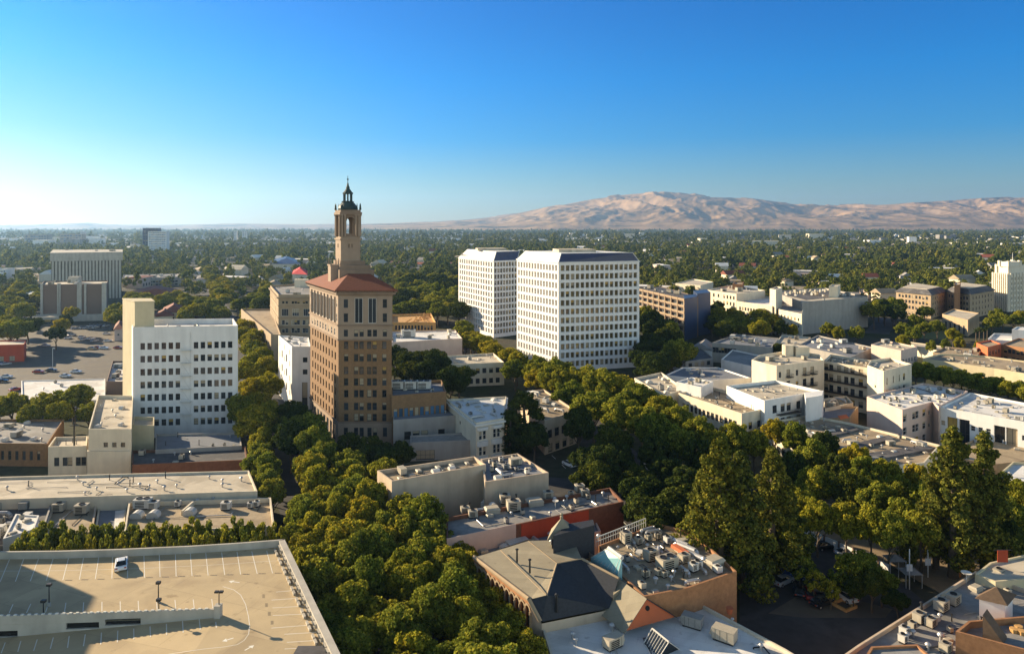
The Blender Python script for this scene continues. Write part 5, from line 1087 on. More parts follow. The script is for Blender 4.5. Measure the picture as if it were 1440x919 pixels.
bldg('commercial_building', 'cream building with yellow lit front at the right edge behind the tall conifers', 'commercial building', [(1397, 672), (1500, 694), (1500, 652), (1424, 649)], 8, YCREAM, R_WHITE, .5, [dict(e=0, n=5, z=[1, 4.4], w=1.8, h=2.2, style='dark')], key='yellow_right')
rooftop('yellow_right', 'the cream building at the right edge', 7, 91, 'rvsu', .9, 1.3)

# ---------------------------------------------------------------- upper right: hotel, tower, terracotta blocks
def mansard(name, label, px, h, top, wins, key):
    r, pts, em = bldg(name, label, 'hotel', px, h, TANL, R_CREAM, 0, wins, key=key)
    mb = MB(); o = inset(pts, -.8); i2 = inset(pts, 3.0); mb.prism(o, h + .004, h + .4, bottom=True); mb.loft([V3(p, h + .4) for p in inset(pts, -.6)], [V3(p, h + top) for p in i2]); mb.build('mansard_roof', R_DARK, r)
    mb = MB(); mb.prism(inset(pts, 3.8), h + top, h + top + .3); mb.build('flat_roof', R_CREAM, r); return r
mansard('hotel_building', 'tan hotel wing with dark mansard and window bays among park trees', [(1260, 410), (1309, 415), (1331, 410), (1284, 403)], 16, 3.2, [dict(e=0, n=9, z=[1, 5, 9, 12.6], w=1.7, h=2.1, style='dark'), dict(e=1, n=6, z=[1, 5, 9, 12.6], w=1.5, h=2.1, style='dark')], 'hotel_a')
mansard('hotel_building', 'second tan hotel wing with a deep shadowed court left of the white stepped tower', [(1331, 409.5), (1364, 414), (1398, 408), (1348, 402)], 16.5, 3.2, [dict(e=0, n=7, z=[1, 5, 9, 12.6], w=1.7, h=2.1, style='dark'), dict(e=1, n=7, z=[1, 5, 9, 12.6], w=1.5, h=2.1, style='dark')], 'hotel_b')
bldg('penthouse_block', 'small brick chimney block on the hotel roof', 'chimney block', [(1342, 400), (1350, 400), (1351, 397), (1343, 397)], 23, OBRICK, R_CREAM, .3)
dt, dp, de = bldg('stepped_tower', 'tall white stepped tower with vertical window strips at the right edge', 'tower', [(1395, 384), (1418, 385.8), (1462, 383.5), (1434, 381)], 27.5, WARMW, R_CREAM, .8, [dict(e=0, n=7, z=[1.5 + 3.6 * i for i in range(7)], w=1.3, h=2.2, style='sash', depth=.5), dict(e=1, n=9, z=[1.5 + 3.6 * i for i in range(7)], w=1.3, h=2.2, style='dark', depth=.5)], key='stepped')
for q, z0, z1 in (([(1402, 372.8), (1418.3, 374), (1444, 372.5), (1428, 370.8)], 26, 33.5), ([(1406, 367.6), (1418.5, 368.6), (1434, 367.5), (1424, 366.3)], 33, 36.5)):
    c = [P2(x, y, z1) for x, y in q]; c = c if area(c) > 0 else c[::-1]; mb = MB(); mb.prism(c, z0, z1); 
    for p in c: mb.prism([(p[0] - 1, p[1] - 1), (p[0] + 1, p[1] - 1), (p[0] + 1, p[1] + 1), (p[0] - 1, p[1] + 1)], z0, z1 + .8)
    mb.build('upper_stage', WARMW, dt)
A, B = Vector(dp[de[0]]), Vector(dp[(de[0] + 1) % 4])
for e_ in (0, 1):
    A, B = Vector(dp[de[e_]]), Vector(dp[(de[e_] + 1) % 4]); d = (B - A).normalized(); L = (B - A).length; nn = Vector((d.y, -d.x)); n_ = 7 if e_ == 0 else 9
    for i in range(n_ + 1):
        u = L * (.06 + .88 * i / n_); mb = MB(); mb.prism([tuple(A + d * (u - .45) + nn * .6), tuple(A + d * (u + .45) + nn * .6), tuple(A + d * (u + .45) + nn * .003), tuple(A + d * (u - .45) + nn * .003)], 0, 28.4); mb.build('pier', WARMW, dt)
q = P(1424, 367, 36.5); mb = MB(); mb.tube((q.x, q.y, 36.5), (q.x, q.y, 43), .25, .12, 6); mb.build('flagpole', FRAMEW, dt)
bldg('museum', 'low sandstone hall with a white portico in front of the hotel', 'hall', [(1325, 441), (1361, 449.5), (1377, 440), (1341, 434)], 9.5, TANL, R_CREAM, .6, [dict(e=0, n=5, z=[.5], w=2, h=5, style='dark')], key='museum')
bldg('commercial_building', 'terracotta building with an orange lit corner near the right edge', 'commercial building', [(1373, 481.5), (1389, 488), (1408, 483), (1393, 477.5)], 9, ORANGEP, R_TAN, .6, [dict(e=1, n=4, z=[1.5, 5], w=1.4, h=1.8, style='dark')], key='terracotta_a')
bldg('commercial_building', 'terracotta row set back at the right edge with dark windows', 'commercial building', [(1408, 484), (1462, 492), (1480, 480), (1432, 475)], 8.5, OBRICK, R_TAN, .6, [dict(e=0, n=8, z=[1.5, 5], w=1.5, h=1.8, style='dark')], key='terracotta_b')
bldg('commercial_building', 'long low building with a yellow lit wall behind the even tree row', 'commercial building', [(1298, 503.5), (1398, 517.5), (1480, 531), (1480, 512), (1384, 500), (1322, 497)], 7, YCREAM, R_TAN, .6, [dict(e=0, n=12, z=[.5], w=2.2, h=2.5, style='dark')], key='yellow_long')
rooftop('yellow_long', 'the long yellow walled building', 22, 92, 'rsurv', .9, 1.5)
bldg('commercial_building', 'low tan roofed building between the lawn and the yellow walled one', 'commercial building', [(1312, 495), (1372, 503), (1380, 492), (1330, 487)], 6, TANL, R_TAN, .6, key='tan_mid')
rooftop('tan_mid', 'the low tan building by the lawn', 10, 93, 'rush', 1, 1.5)
bldg('commercial_building', 'white boxy building with stepped roof at the far right edge', 'commercial building', [(1388, 477), (1470, 482), (1470, 470), (1398, 468)], 6, WHITE, R_WHITE, .8, key='white_step')
bldg('penthouse_block', 'bright white cube on the stepped white roof at the right edge', 'penthouse', [(1423, 463), (1470, 466), (1470, 461), (1430, 459)], 11.5, WHITE, R_WHITE, .4)
bldg('commercial_building', 'pale long shed roof beyond the pinkish two storey block', 'commercial building', [(1288, 486), (1340, 497), (1352, 490), (1262, 478)], 5, CREAM, R_CREAM, .4, key='pale_shed')
bldg('commercial_building', 'cream flat roofs seen over the brown parking structure', 'commercial building', [(950, 398), (985, 401), (1003, 396), (975, 392)], 14, CREAM, R_CREAM, .6)
bldg('brick_building', 'small red brick block on the skyline of the cream apartments', 'brick block', [(1030, 399), (1044, 399.5), (1046, 396), (1033, 396)], 23, OBRICK, R_TAN, .6)

for key, phrase, n, sd in (('pale_front', 'the wide pale roof at the bottom centre', 5, 1), ('crowded', 'the crowded orange brick building', 9, 2), ('diag', 'the long roof beside the dark parking lot', 8, 3), ('red_wall', 'the long red walled building', 6, 4), ('stucco', 'the blank beige stucco building', 4, 5), ('bluewhite', 'the bluish white roof beside the stucco wall', 4, 6), ('low_block', 'the broad low block behind the conifers', 10, 7), ('pink_apts', 'the pinkish ended apartments', 5, 8), ('white_long', 'the long bright white apartments', 5, 9), ('park_long', 'the long park side apartment wing', 4, 10), ('park_white', 'the white park side wing', 4, 11), ('long_roof', 'the long pale warehouse roof', 8, 12), ('hood_roof', 'the tan roof with high parapets', 5, 13), ('tan_roof', 'the square tan roof', 3, 14), ('dark_left', 'the shaded dark roof at the far left', 4, 15), ('victorian', 'the ornate victorian building', 4, 16), ('corner_beige', 'the beige corner building', 3, 17), ('brick_left', 'the far left low brick building', 4, 18), ('cream_block', 'the cream stepped block', 2, 19)):
    roof_pipes(key, phrase, n, 900 + sd)
# ---------------------------------------------------------------- the tall block outside the frame that shades the parking deck
bldg('office_building', 'tall brick block beyond the left edge whose shadow falls on the parking deck', 'office building', None, 30.4, BRICK, R_GREY, .8, [dict(e=0, n=8, z=[2 + 3.6 * i for i in range(7)], w=1.4, h=2, style='dark')], world_pts=[(-110, 127.2), (-141, 113.2), (-122, 59.2), (-92, 73.2)])
# ---------------------------------------------------------------- parking deck, bottom left
ZD, ZP = 12.0, 13.1
pk = thing('parking_deck', 'open sunlit concrete parking deck with painted stalls and a down ramp', 'parking deck', (-50, 95, 0))
back = [P2(x, y, ZP) for x, y in ((-140, 776), (0, 774.3), (83, 773.4), (167, 771), (267, 766.5), (333, 762.4), (400, 757.3))]
right = [P2(478, 919, ZP), P2(560, 1085, ZP)]
xr, yw = P2(305, 855.7, ZP); xl, yl = P2(0, 866, ZP); xl2 = xl - 26; yl2 = yl - 1.6
outer = back + right + [(-120, 62)]
FOOT.append(outer if area(outer) > 0 else outer[::-1])
zr_ = lambda x: ZD - max(0.0, xr - x) * .062
mb = MB()
mb.poly([V3(p, ZD) for p in ([(xl2, yl2), (xl, yl), (xr, yw)] + right[:1] + back[::-1])])
mb.poly([V3((xr, yw), ZD), V3((xr + 1.5, 62), ZD), V3(right[1], ZD), V3(right[0], ZD)])
mb.poly([Vector((xl2, yl2, zr_(xl2))), Vector((xl2, 62, zr_(xl2))), Vector((xr + 1.5, 62, ZD)), Vector((xr, yw, ZD))])
mb.build('deck_floor', DECK, pk)
def para(pts, t, z0, z1, mat, name):
    mb = MB()
    for a, b in zip(pts, pts[1:]):
        a, b = Vector(a), Vector(b); d = (b - a).normalized(); n_ = Vector((d.y, -d.x)) * t
        mb.hexa([V3(a + n_, z0), V3(b + n_, z0), V3(b, z0), V3(a, z0)], [V3(a + n_, z1), V3(b + n_, z1), V3(b, z1), V3(a, z1)])
    return mb.build(name, mat, pk)
para(back, .35, 0, ZP, CONC, 'back_parapet')
# right parapet with pairs of slots
A, B = Vector(back[-1]), Vector(right[1]); d = (B - A).normalized(); ni = Vector((d.y, -d.x)); L = (B - A).length
mb = MB(); rects = []
u = 1.2
while u < L - 3: rects += [(u, u + 1.0, ZD + .28, ZD + .85), (u + 1.25, u + 2.25, ZD + .28, ZD + .85)]; u += 3.3
wall_face(mb, tuple(B + ni * .9), tuple(A + ni * .9), ZD + .002, ZP, [(L - r[1], L - r[0], r[2], r[3]) for r in rects], .3)
mb.poly([V3(A + ni * .9, ZP), V3(B + ni * .9, ZP), V3(B, ZP), V3(A, ZP)][::-1] if False else [V3(A, ZP), V3(A + ni * .9, ZP), V3(B + ni * .9, ZP), V3(B, ZP)])
mb.poly([V3(A, 0), V3(A, ZP), V3(B, ZP), V3(B, 0)]); mb.build('right_parapet', CONC, pk)
mb = MB()
for r in rects: 
    a, b = A + d * r[0] + ni * .62, A + d * r[1] + ni * .62; mb.poly([V3(a, r[2]), V3(b, r[2]), V3(b, r[3]), V3(a, r[3])])
mb.build('slots', VOID, pk)
u = 1.0
while u < L - 2:            # low paired blocks standing in for lit slots in the parapet
    for off in (0, 1.25):
        mb = MB(); c = A + d * (u + off) + ni * 1.5; mb.hexa([V3(c, ZD + .002), V3(c + d * .95, ZD + .002), V3(c + d * .95 + ni * .3, ZD + .002), V3(c + ni * .3, ZD + .002)][::-1], [V3(c, ZD + .3), V3(c + d * .95, ZD + .3), V3(c + d * .95 + ni * .3, ZD + .3), V3(c + ni * .3, ZD + .3)][::-1]); mb.build('lit_slot_block', CONC, pk)
    u += 3.3
# ramp wall with openings down to the ramp
mb = MB(); Ld = math.hypot(xr - xl2, yw - yl2)
ops = []
for px0, px1 in ((-60, 27), (92, 137), (145, 194)):
    x0, x1 = [(p - 720) * .0915 for p in (px0, px1)]; u0, u1 = [(x - xl2) / (xr - xl2) * Ld for x in (x0, x1)]; zz = zr_((x0 + x1) / 2 - 1); ops.append((max(.3, u0), u1, zz + .25, zz + 1.05))
wall_face(mb, (xl2, yl2 - .02), (xr, yw - .02), 9.0, ZP, ops, .3)
wall_face(mb, (xr, yw + .28), (xl2, yl2 + .28), ZD + .002, ZP, [], .1)
mb.poly([(xl2, yl2 - .02, ZP), (xr, yw - .02, ZP), (xr, yw + .28, ZP), (xl2, yl2 + .28, ZP)]); mb.poly([(xr, yw - .02, 9), (xr, yw + .28, 9), (xr, yw + .28, ZP), (xr, yw - .02, ZP)])
mb.box(xr - .3, xr + .5, yw - .3, yw + .6, 11.9, 13.6); mb.build('ramp_wall', CONC, pk)
mb = MB()
for o_ in ops:
    dd = Vector((xr - xl2, yw - yl2)).normalized(); a, b = Vector((xl2, yl2)) + dd * o_[0], Vector((xl2, yl2)) + dd * o_[1]; mb.poly([(a.x, a.y + .26, o_[2]), (b.x, b.y + .26, o_[2]), (b.x, b.y + .26, o_[3]), (a.x, a.y + .26, o_[3])])
mb.build('ramp_openings', VOID, pk)
mb = MB(); n_ = 46                                       # small caps along the wall top
for k in range(n_):
    t_ = .25 + .74 * k / n_; x = xl2 + (xr - xl2) * t_; y = yl2 + (yw - yl2) * t_; mb.box(x - .18, x + .18, y + .02, y + .24, ZP + .002, ZP + .12)
mb.build('wall_caps', LINE, pk)
# painted lines: flat strips 4 mm above the concrete
def zz(x, y): return 689 + y / 3.0
def strip(x0, y0, x1, y1, w=.10, z=ZD):
    a, b = P(x0 / 3.0, 689 + y0 / 3.0, z), P(x1 / 3.0, 689 + y1 / 3.0, z); d = (b - a).normalized(); s = Vector((-d.y, d.x, 0)) * w / 2
    za, zb_ = (z + .006, z + .006) if z == ZD else (zr_(a.x) + .012, zr_(b.x) + .012)
    mk = MB(); mk.poly([Vector((*(a - s).xy, za)), Vector((*(b - s).xy, zb_)), Vector((*(b + s).xy, zb_)), Vector((*(a + s).xy, za))]); mk.build('painted_line', LINE, pk)
for xt, xb in ((40, 0), (100, 65), (163, 128), (225, 195), (290, 265), (353, 335), (417, 402), (475, 472), (540, 538), (607, 610), (672, 675), (740, 743), (803, 810), (868, 878), (935, 948), (1000, 1015), (1062, 1085), (1125, 1150)):
    strip(xt, 292 - xt * .033, xb, 386 - xb * .032)
for a, b in ((0, 300), (300, 600), (600, 900), (900, 1200)): strip(a, 340 - a * a * 3.2e-5, b, 340 - b * b * 3.2e-5, .06)
for xt, xb in ((55, 38), (130, 112), (205, 192), (278, 272), (353, 350), (430, 430), (507, 508), (583, 585), (660, 663), (738, 742), (815, 820), (893, 899)): strip(xt, 481 - xt * .027, xb, 518 - xb * .02)
for x0, y0, x1, y1 in ((1165, 428, 1255, 420), (1145, 462, 1280, 453), (1150, 495, 1290, 487), (1150, 527, 1300, 520), (1145, 580, 1310, 567), (1200, 606, 1335, 598), (1210, 640, 1335, 632), (1200, 668, 1350, 660), (1215, 392, 1240, 390)): strip(x0, y0, x1, y1)
arc = [(940, 405), (985, 418), (1015, 440), (1036, 480), (1048, 530), (1053, 570), (1049, 605), (1030, 632), (1000, 650), (940, 660), (860, 668), (710, 690)]
for a, b in zip(arc, arc[1:]): strip(*a, *b, .08)
ZR = 11.2
for xt, yt, xb, yb in ((22, 615, 5, 662), (88, 612, 75, 660), (157, 610, 142, 660), (225, 605, 212, 656), (292, 603, 285, 656), (360, 600, 352, 653), (428, 597, 425, 650), (497, 593, 495, 645), (564, 588, 565, 636), (633, 583, 635, 631), (702, 576, 703, 626), (770, 568, 773, 620), (840, 560, 845, 611), (907, 556, 913, 606)): strip(xt, yt, xb, yb, .11, ZR)
def arrow(x, y, dx, dy):
    mk = MB()
    a, b = P(x / 3, 689 + y / 3, ZD), P((x + dx) / 3, 689 + (y + dy) / 3, ZD); d = (b - a).normalized(); s = Vector((-d.y, d.x, 0)); z = Vector((0, 0, .006)); L_ = (b - a).length
    mk.poly([a - s * .09 + z, a + d * L_ * .6 - s * .09 + z, a + d * L_ * .6 + s * .09 + z, a + s * .09 + z]); mk.poly([a + d * L_ * .6 - s * .4 + z, b + z, a + d * L_ * .6 + s * .4 + z]); mk.build('painted_arrow', LINE, pk)
arrow(985, 622, -48, 14); arrow(1032, 674, 40, -22); arrow(1010, 388, -45, -6)
mb = MB()          # small dark stencilled words at the ends of the stalls, too small to read
for k in range(17):
    x = 210 + k * 68; y = 386 - x * .034
    if x > 1220: break
    for i in range(5):
        a = P((x + i * 6) / 3, 689 + (y + 2) / 3, ZD); mb.box(a.x - .07, a.x + .07, a.y - .12, a.y + .12, ZD + .005, ZD + .009)
for k in range(4):
    for i in range(4):
        a = P((1112 + 12 * k) / 3, 689 + (440 + 37 * k + i * 4) / 3, ZD); mb.box(a.x - .18, a.x + .18, a.y - .05, a.y + .05, ZD + .005, ZD + .009)
mb.build('stencil_marks', ASPHL, pk)
mb = MB()
q = P(441, 914, ZD); mb.prism([(q.x - 2.1, q.y - 2.5), (q.x + 2.1, q.y - 2.5), (q.x + 2.0, q.y + .4), (q.x - 2.0, q.y + .4)], ZD + .002, ZD + .35); mb.build('ramp_cover', R_DARK, pk)

# lamp posts on the deck
def lamp(px, pyb, pyt, z, label, heads=1):
    b = P(px, pyb, z); h = (pyb - pyt) * b.y / F; r = thing('street_lamp', label, 'street lamp', b, 'lamp posts on the parking deck')
    mb = MB(); mb.tube((b.x, b.y, z + .5), (b.x, b.y, z + h), .085, .06, 8); mb.build('pole', DARKM, r)
    mb = MB(); mb.tube((b.x, b.y, z - .3), (b.x, b.y, z + .52), .22, n=10); mb.build('base', CONC, r)
    for k in range(heads):
        s = -1 if k else 1; mb = MB(); mb.box(b.x + s * .05, b.x + s * .55, b.y - .2, b.y + .2, z + h - .05, z + h + .16) if heads > 1 else mb.box(b.x - .28, b.x + .28, b.y - .22, b.y + .22, z + h - .02, z + h + .3); mb.build('lamp_head', DARKM, r)
    return r
lamp(69, 852, 823, ZD, 'dark lamp post among the stalls, nearest the big triangular shadow')
lamp(61, 876, 846, ZD - 1.4, 'dark lamp post at the ramp wall in the deep left shadow')
lamp(222.7, 846, 820, ZD, 'dark lamp post between stalls in the middle of the deck')
lamp(223.3, 873, 844, ZD - .6, 'dark lamp post on the near side of the ramp wall, mid deck')
lamp(308, 866, 832, ZD, 'two headed dark lamp post at the end of the ramp wall', 2)

# ---------------------------------------------------------------- cars
def car_tree(paintm):
    r = bpy.data.objects.new('parked_car', None); C.objects.link(r)
    # side profile, x along the car (front +x), mirrored across; a lower body and a tapering cabin
    prof = [(-2.2, .45), (-2.25, .75), (-2.1, .95), (-1.5, 1.0), (.95, .98), (1.9, .86), (2.2, .7), (2.22, .42), (1.9, .28), (-1.95, .28)]
    mb = MB()
    def ring(y, k): return [Vector((x * (1 - .03 * k), y, z * (1 - .05 * k) + .02 * k)) for x, z in prof]
    rings = [ring(-.88, 1), ring(-.80, 0), ring(.80, 0), ring(.88, 1)]
    n = len(prof)
    for a, b in zip(rings, rings[1:]): mb.loft(a, b, 0, cap=False)
    mb.poly(rings[0]); mb.poly(rings[-1][::-1])
    mb.loft([Vector(v) for v in ((-1.0, -.56, 1.45), (.1, -.56, 1.45), (.1, .56, 1.45), (-1.0, .56, 1.45))], [Vector(v) for v in ((-.9, -.5, 1.5), (0, -.5, 1.5), (0, .5, 1.5), (-.9, .5, 1.5))]); mb.build('body', paintm, r)
    mb = MB(); mb.loft([Vector(v) for v in ((-1.75, -.76, .97), (.85, -.76, .96), (.85, .76, .96), (-1.75, .76, .97))], [Vector(v) for v in ((-1.05, -.58, 1.449), (.15, -.58, 1.449), (.15, .58, 1.449), (-1.05, .58, 1.449))]); mb.build('cabin_glass', GLASS, r)
    for x in (-1.35, 1.4):
        for y in (-.82, .82):
            mb = MB(); mb.tube((x, y - .1, .32), (x, y + .1, .32), .32, n=12); w = mb.build('wheel', VOID, r)
            mb = MB(); mb.tube((x, y - .12 if y < 0 else y + .08, .32), (x, y - .08 if y < 0 else y + .12, .32), .19, n=10); mb.build('rim', DUCT, w)
    for y in (-.62, .62):
        mb = MB(); mb.box(2.14, 2.24, y - .18, y + .18, .6, .74); mb.build('headlight', UNITW, r)
        mb = MB(); mb.box(-2.27, -2.2, y - .16, y + .16, .72, .88); mb.build('tail_light', REDP, r)
    return r
CARP = {k: paint('car paint ' + k, c) for k, c in dict(white=(.72, .72, .70), silver=(.42, .43, .44), black=(.015, .015, .018), red=(.35, .03, .02), blue=(.04, .09, .25), grey=(.14, .14, .15), tan=(.40, .33, .22)).items()}
CARS = {}
def car(px, py, z, col, ang, label, group=None, s=1.0, name='parked_car'):
    if col not in CARS: CARS[col] = o = car_tree(CARP[col])
    else: o = copy_tree(CARS[col])
    o.location = P(px, py, z); o.rotation_euler = (0, 0, math.radians(ang)); o.scale = (s, s, s); o.name = name; tag(o, label, 'car', group); return o
car(170.5, 797, ZD, 'white', 117, 'lone white car parked on the sunlit parking deck', s=.92)
car(801, 655, 0.02, 'white', -55, 'white car driving along the shaded street beside the park')
car(826, 690, 0.02, 'grey', -50, 'grey car in the dark street below the red walled building')
for i, (x, y, c, a, t_) in enumerate(((1132, 760, 'white', 20, 'white car nearest the far end of the low white wall'), (1160, 771, 'black', 15, 'black car parked along the low white wall'), (1190, 780, 'silver', 15, 'silver car by the low white wall, behind the bushy tree'),
        (1101, 820, 'silver', 35, 'silver car standing in the shade beside the big conifers'), (1118, 812, 'blue', 160, 'blue car behind the silver one by the big conifers'), (1124, 834, 'black', 70, 'black car in the middle of the dark lot'), (1146, 826, 'grey', 75, 'grey car under the bushy lot tree'),
        (1155, 850, 'black', 30, 'black car with a sunlit bonnet at the edge of the painted sun patch'), (1188, 842, 'white', 110, 'white car half hidden under the bigger lot tree'), (1098, 800, 'blue', 10, 'blue car in the shade at the back of the dark lot'), (1214, 786, 'tan', 20, 'tan car at the near end of the low white wall'), (1138, 838, 'red', 80, 'red car between the black cars of the dark lot'))):
    car(x, y, 0.03, c, a, t_, 'cars in the dark parking lot')
# far left lot: rows of pale cars and a few on the open tarmac
rows = [(103 + 6.2 * k, 462.5 - .2 * k, ('white', 'silver', 'white', 'white', 'silver', 'white')[k], 75) for k in range(6)] + [(127 + 5.5 * k, 459, ('white', 'silver', 'white', 'grey', 'white')[k], 75) for k in range(5)] + [(95, 476, 'white', 60), (101, 472, 'silver', 60), (115, 475, 'white', 75), (118, 478, 'silver', 75), (128, 477, 'white', 75), (133, 480, 'silver', 75), (150, 470, 'white', 20), (152, 480, 'white', 20), (137, 490, 'red', 15), (146, 490.5, 'white', 10), (166, 490, 'red', 5), (129, 491, 'tan', 10)]
for k, (x, y, c, a) in enumerate(rows): car(x, y, 0.02, c, a, f'{c} car behind the white office block, {ordw(k)} counted from the back row', 'cars packed in the rows of the left lot')
for x, y, c, a, t_ in ((54, 524, 'red', 10, 'red car alone on the sunny tarmac, left of a dark one'), (72, 522, 'black', 15, 'black car alone on the sunny tarmac between a red and a white one'), (107, 524, 'white', 5, 'white car alone on the sunny tarmac, farthest right'), (8, 513, 'silver', 60, 'silver car parked in the shade of the orange red building'), (2, 512, 'blue', 60, 'blue car parked in the shade of the orange red building'), (9, 531, 'white', 15, 'white topped car at the left edge of the sunny lot'), (3, 537, 'black', 15, 'black car at the left edge of the sunny lot'), (22, 549, 'red', 60, 'dark red car beside the bright white shed'), (92, 530, 'white', 5, 'white car against the wall of the bright white shed'), (64, 487, 'silver', 10, 'silver car in the shaded lane behind the orange red building')): car(x, y, 0.02, c, a, t_)

# utility pole, low wall, street furniture
b = P(104.5, 662); r = thing('utility_pole', 'tall black utility pole with crossarm before the cream block', 'utility pole', b)
mb = MB(); mb.tube((b.x, b.y, 0), (b.x, b.y, 12.5), .28, .2, 8); mb.build('pole', DARKM, r)
mb = MB(); mb.box(b.x - 1.2, b.x + 1.2, b.y - .08, b.y + .08, 11.6, 11.8); mb.build('crossarm', DARKM, r)
b = P(74, 520); r = thing('light_pole', 'slender pale light pole on the sunny parking lot', 'light pole', b); mb = MB(); mb.tube((b.x, b.y, 0), (b.x, b.y, 9.5), .14, .09, 6); mb.build('pole', FRAMEW, r); mb = MB(); mb.box(b.x - .1, b.x + 1.1, b.y - .15, b.y + .15, 9.4, 9.6); mb.build('lamp_head', FRAMEW, r)
mb = MB(); pts = [Vector(P2(x, y)) for x, y in ((1102, 744), (1140, 758), (1180, 776), (1222, 795), (1250, 808))]
wr = thing('boundary_wall', 'low white boundary wall with dark posts along the parking lot', 'wall', (pts[0].x, pts[0].y, 0))
for a, b in zip(pts, pts[1:]):
    d = (b - a).normalized(); n_ = Vector((-d.y, d.x)) * .1; mb.prism([tuple(a - n_), tuple(b - n_), tuple(b + n_), tuple(a + n_)] if True else [], .1, 1.9)
mb.build('wall_panels', WHITE, wr)
for a, b in zip(pts, pts[1:]):
    for t_ in (0, .5):
        c = a.lerp(b, t_); mb = MB(); mb.box(c.x - .22, c.x + .22, c.y - .22, c.y + .22, 0, 2.15); mb.build('post', BROWNP, wr)
pts = [Vector(P2(x, y)) for x, y in ((905, 655), (925, 668), (960, 671), (1008, 678))]
mb = MB()
for a, b in zip(pts, pts[1:]): d = (b - a).normalized(); n_ = Vector((-d.y, d.x)) * .3; mb.prism([tuple(a - n_), tuple(b - n_), tuple(b + n_), tuple(a + n_)], .1, .75)
o = mb.build('seat_wall', CREAM); tag(o, 'low cream seat wall curving under the park trees', 'wall')
mb = MB(); q = P(1187, 852); 
for k in range(4): a = math.pi / 2 * k + .5; c = Vector((math.cos(a), math.sin(a))) * 1.3; t_ = Vector((-math.sin(a), math.cos(a))) * 1.4; n_ = Vector((math.cos(a), math.sin(a))) * .15; p0 = Vector((q.x, q.y)) + c; mb.prism([tuple(p0 - t_ + n_), tuple(p0 - t_ - n_), tuple(p0 + t_ - n_), tuple(p0 + t_ + n_)], .02, .5)
o = mb.build('tree_planter', TIMBER); tag(o, 'square timber planter box round a trunk on the painted sun patch', 'planter')
def shelter(px, py, label):
    q = P(px, py); r = thing('market_tent', label, 'tent', q); mb = MB()
    for dx in (-1.4, 1.4):
        for dy in (-1.2, 1.2): mb.tube((q.x + dx, q.y + dy, .0), (q.x + dx, q.y + dy, 2.4), .06, n=6)
    mb.build('legs', FRAMEW, r); mb = MB(); b = [Vector((q.x + a, q.y + c, 2.4)) for a, c in ((-1.6, -1.4), (1.6, -1.4), (1.6, 1.4), (-1.6, 1.4))]
    for k in range(4): mb.poly([b[k], b[(k + 1) % 4], Vector((q.x, q.y, 3.2))])
    mb.build('canopy', R_GREY, r)
shelter(1258, 803, 'grey canopied stall at the end of the low white wall'); shelter(1280, 822, 'second grey canopied stall beside the tall conifers')
for x, y, h_, l in ((1279, 828, 7, 'white pole standing beside the grey stalls'), (1305, 812, 5, 'white pole standing nearer the tall conifers')):
    q = P(x, y); r = thing('flag_pole', l, 'pole', q); mb = MB(); mb.tube(q, q + Vector((0, 0, h_)), .09, n=6); mb.build('pole', FRAMEW, r); mb = MB(); mb.box(q.x - .5, q.x + .5, q.y - .05, q.y + .05, h_ * .45, h_ * .45 + 1.2); mb.build('sign_panel', WHITE, r)
q = P(1347, 810); mb = MB(); mb.lathe(q, [(.5, 0), (.4, .9), (.6, 1.4), (.5, 2.0), (.25, 2.3), (.02, 2.4)], 10); o = mb.build('street_kiosk', surf('yellow red kiosk', (.5, .16, .02), .5, scale=2)); tag(o, 'small orange yellow kiosk at the foot of the tall conifers', 'kiosk')
q = P(1410, 783, 9.2); q.z = 6; r = thing('banner', 'red banner hanging from a pole over the cream parapet roof', 'banner', q); mb = MB(); mb.tube((q.x - 1.4, q.y, 10.4), (q.x + 1.4, q.y, 10.4), .06, n=5); mb.build('pole', DARKM, r); mb = MB(); mb.box(q.x - .85, q.x + .85, q.y - .03, q.y + .03, 8.4, 10.3); mb.build('cloth', REDP, r)

# ---------------------------------------------------------------- labels of the rooftop things: counted along each roof
for (phrase, kind), os_ in CL.items():
    os_.sort(key=lambda o: o['anchor'] if 'anchor' in o else o.location.x / o.location.y)
    for k, o in enumerate(os_):
        lab = WORDS[kind] + (f', {ordw(k)} from left,' if len(os_) > 1 else '') + ' on ' + phrase
        if len(lab.split()) > 16: print('LONG', lab)
        tag(o, lab, CATS[kind], WORDS[kind] + 's on ' + phrase)
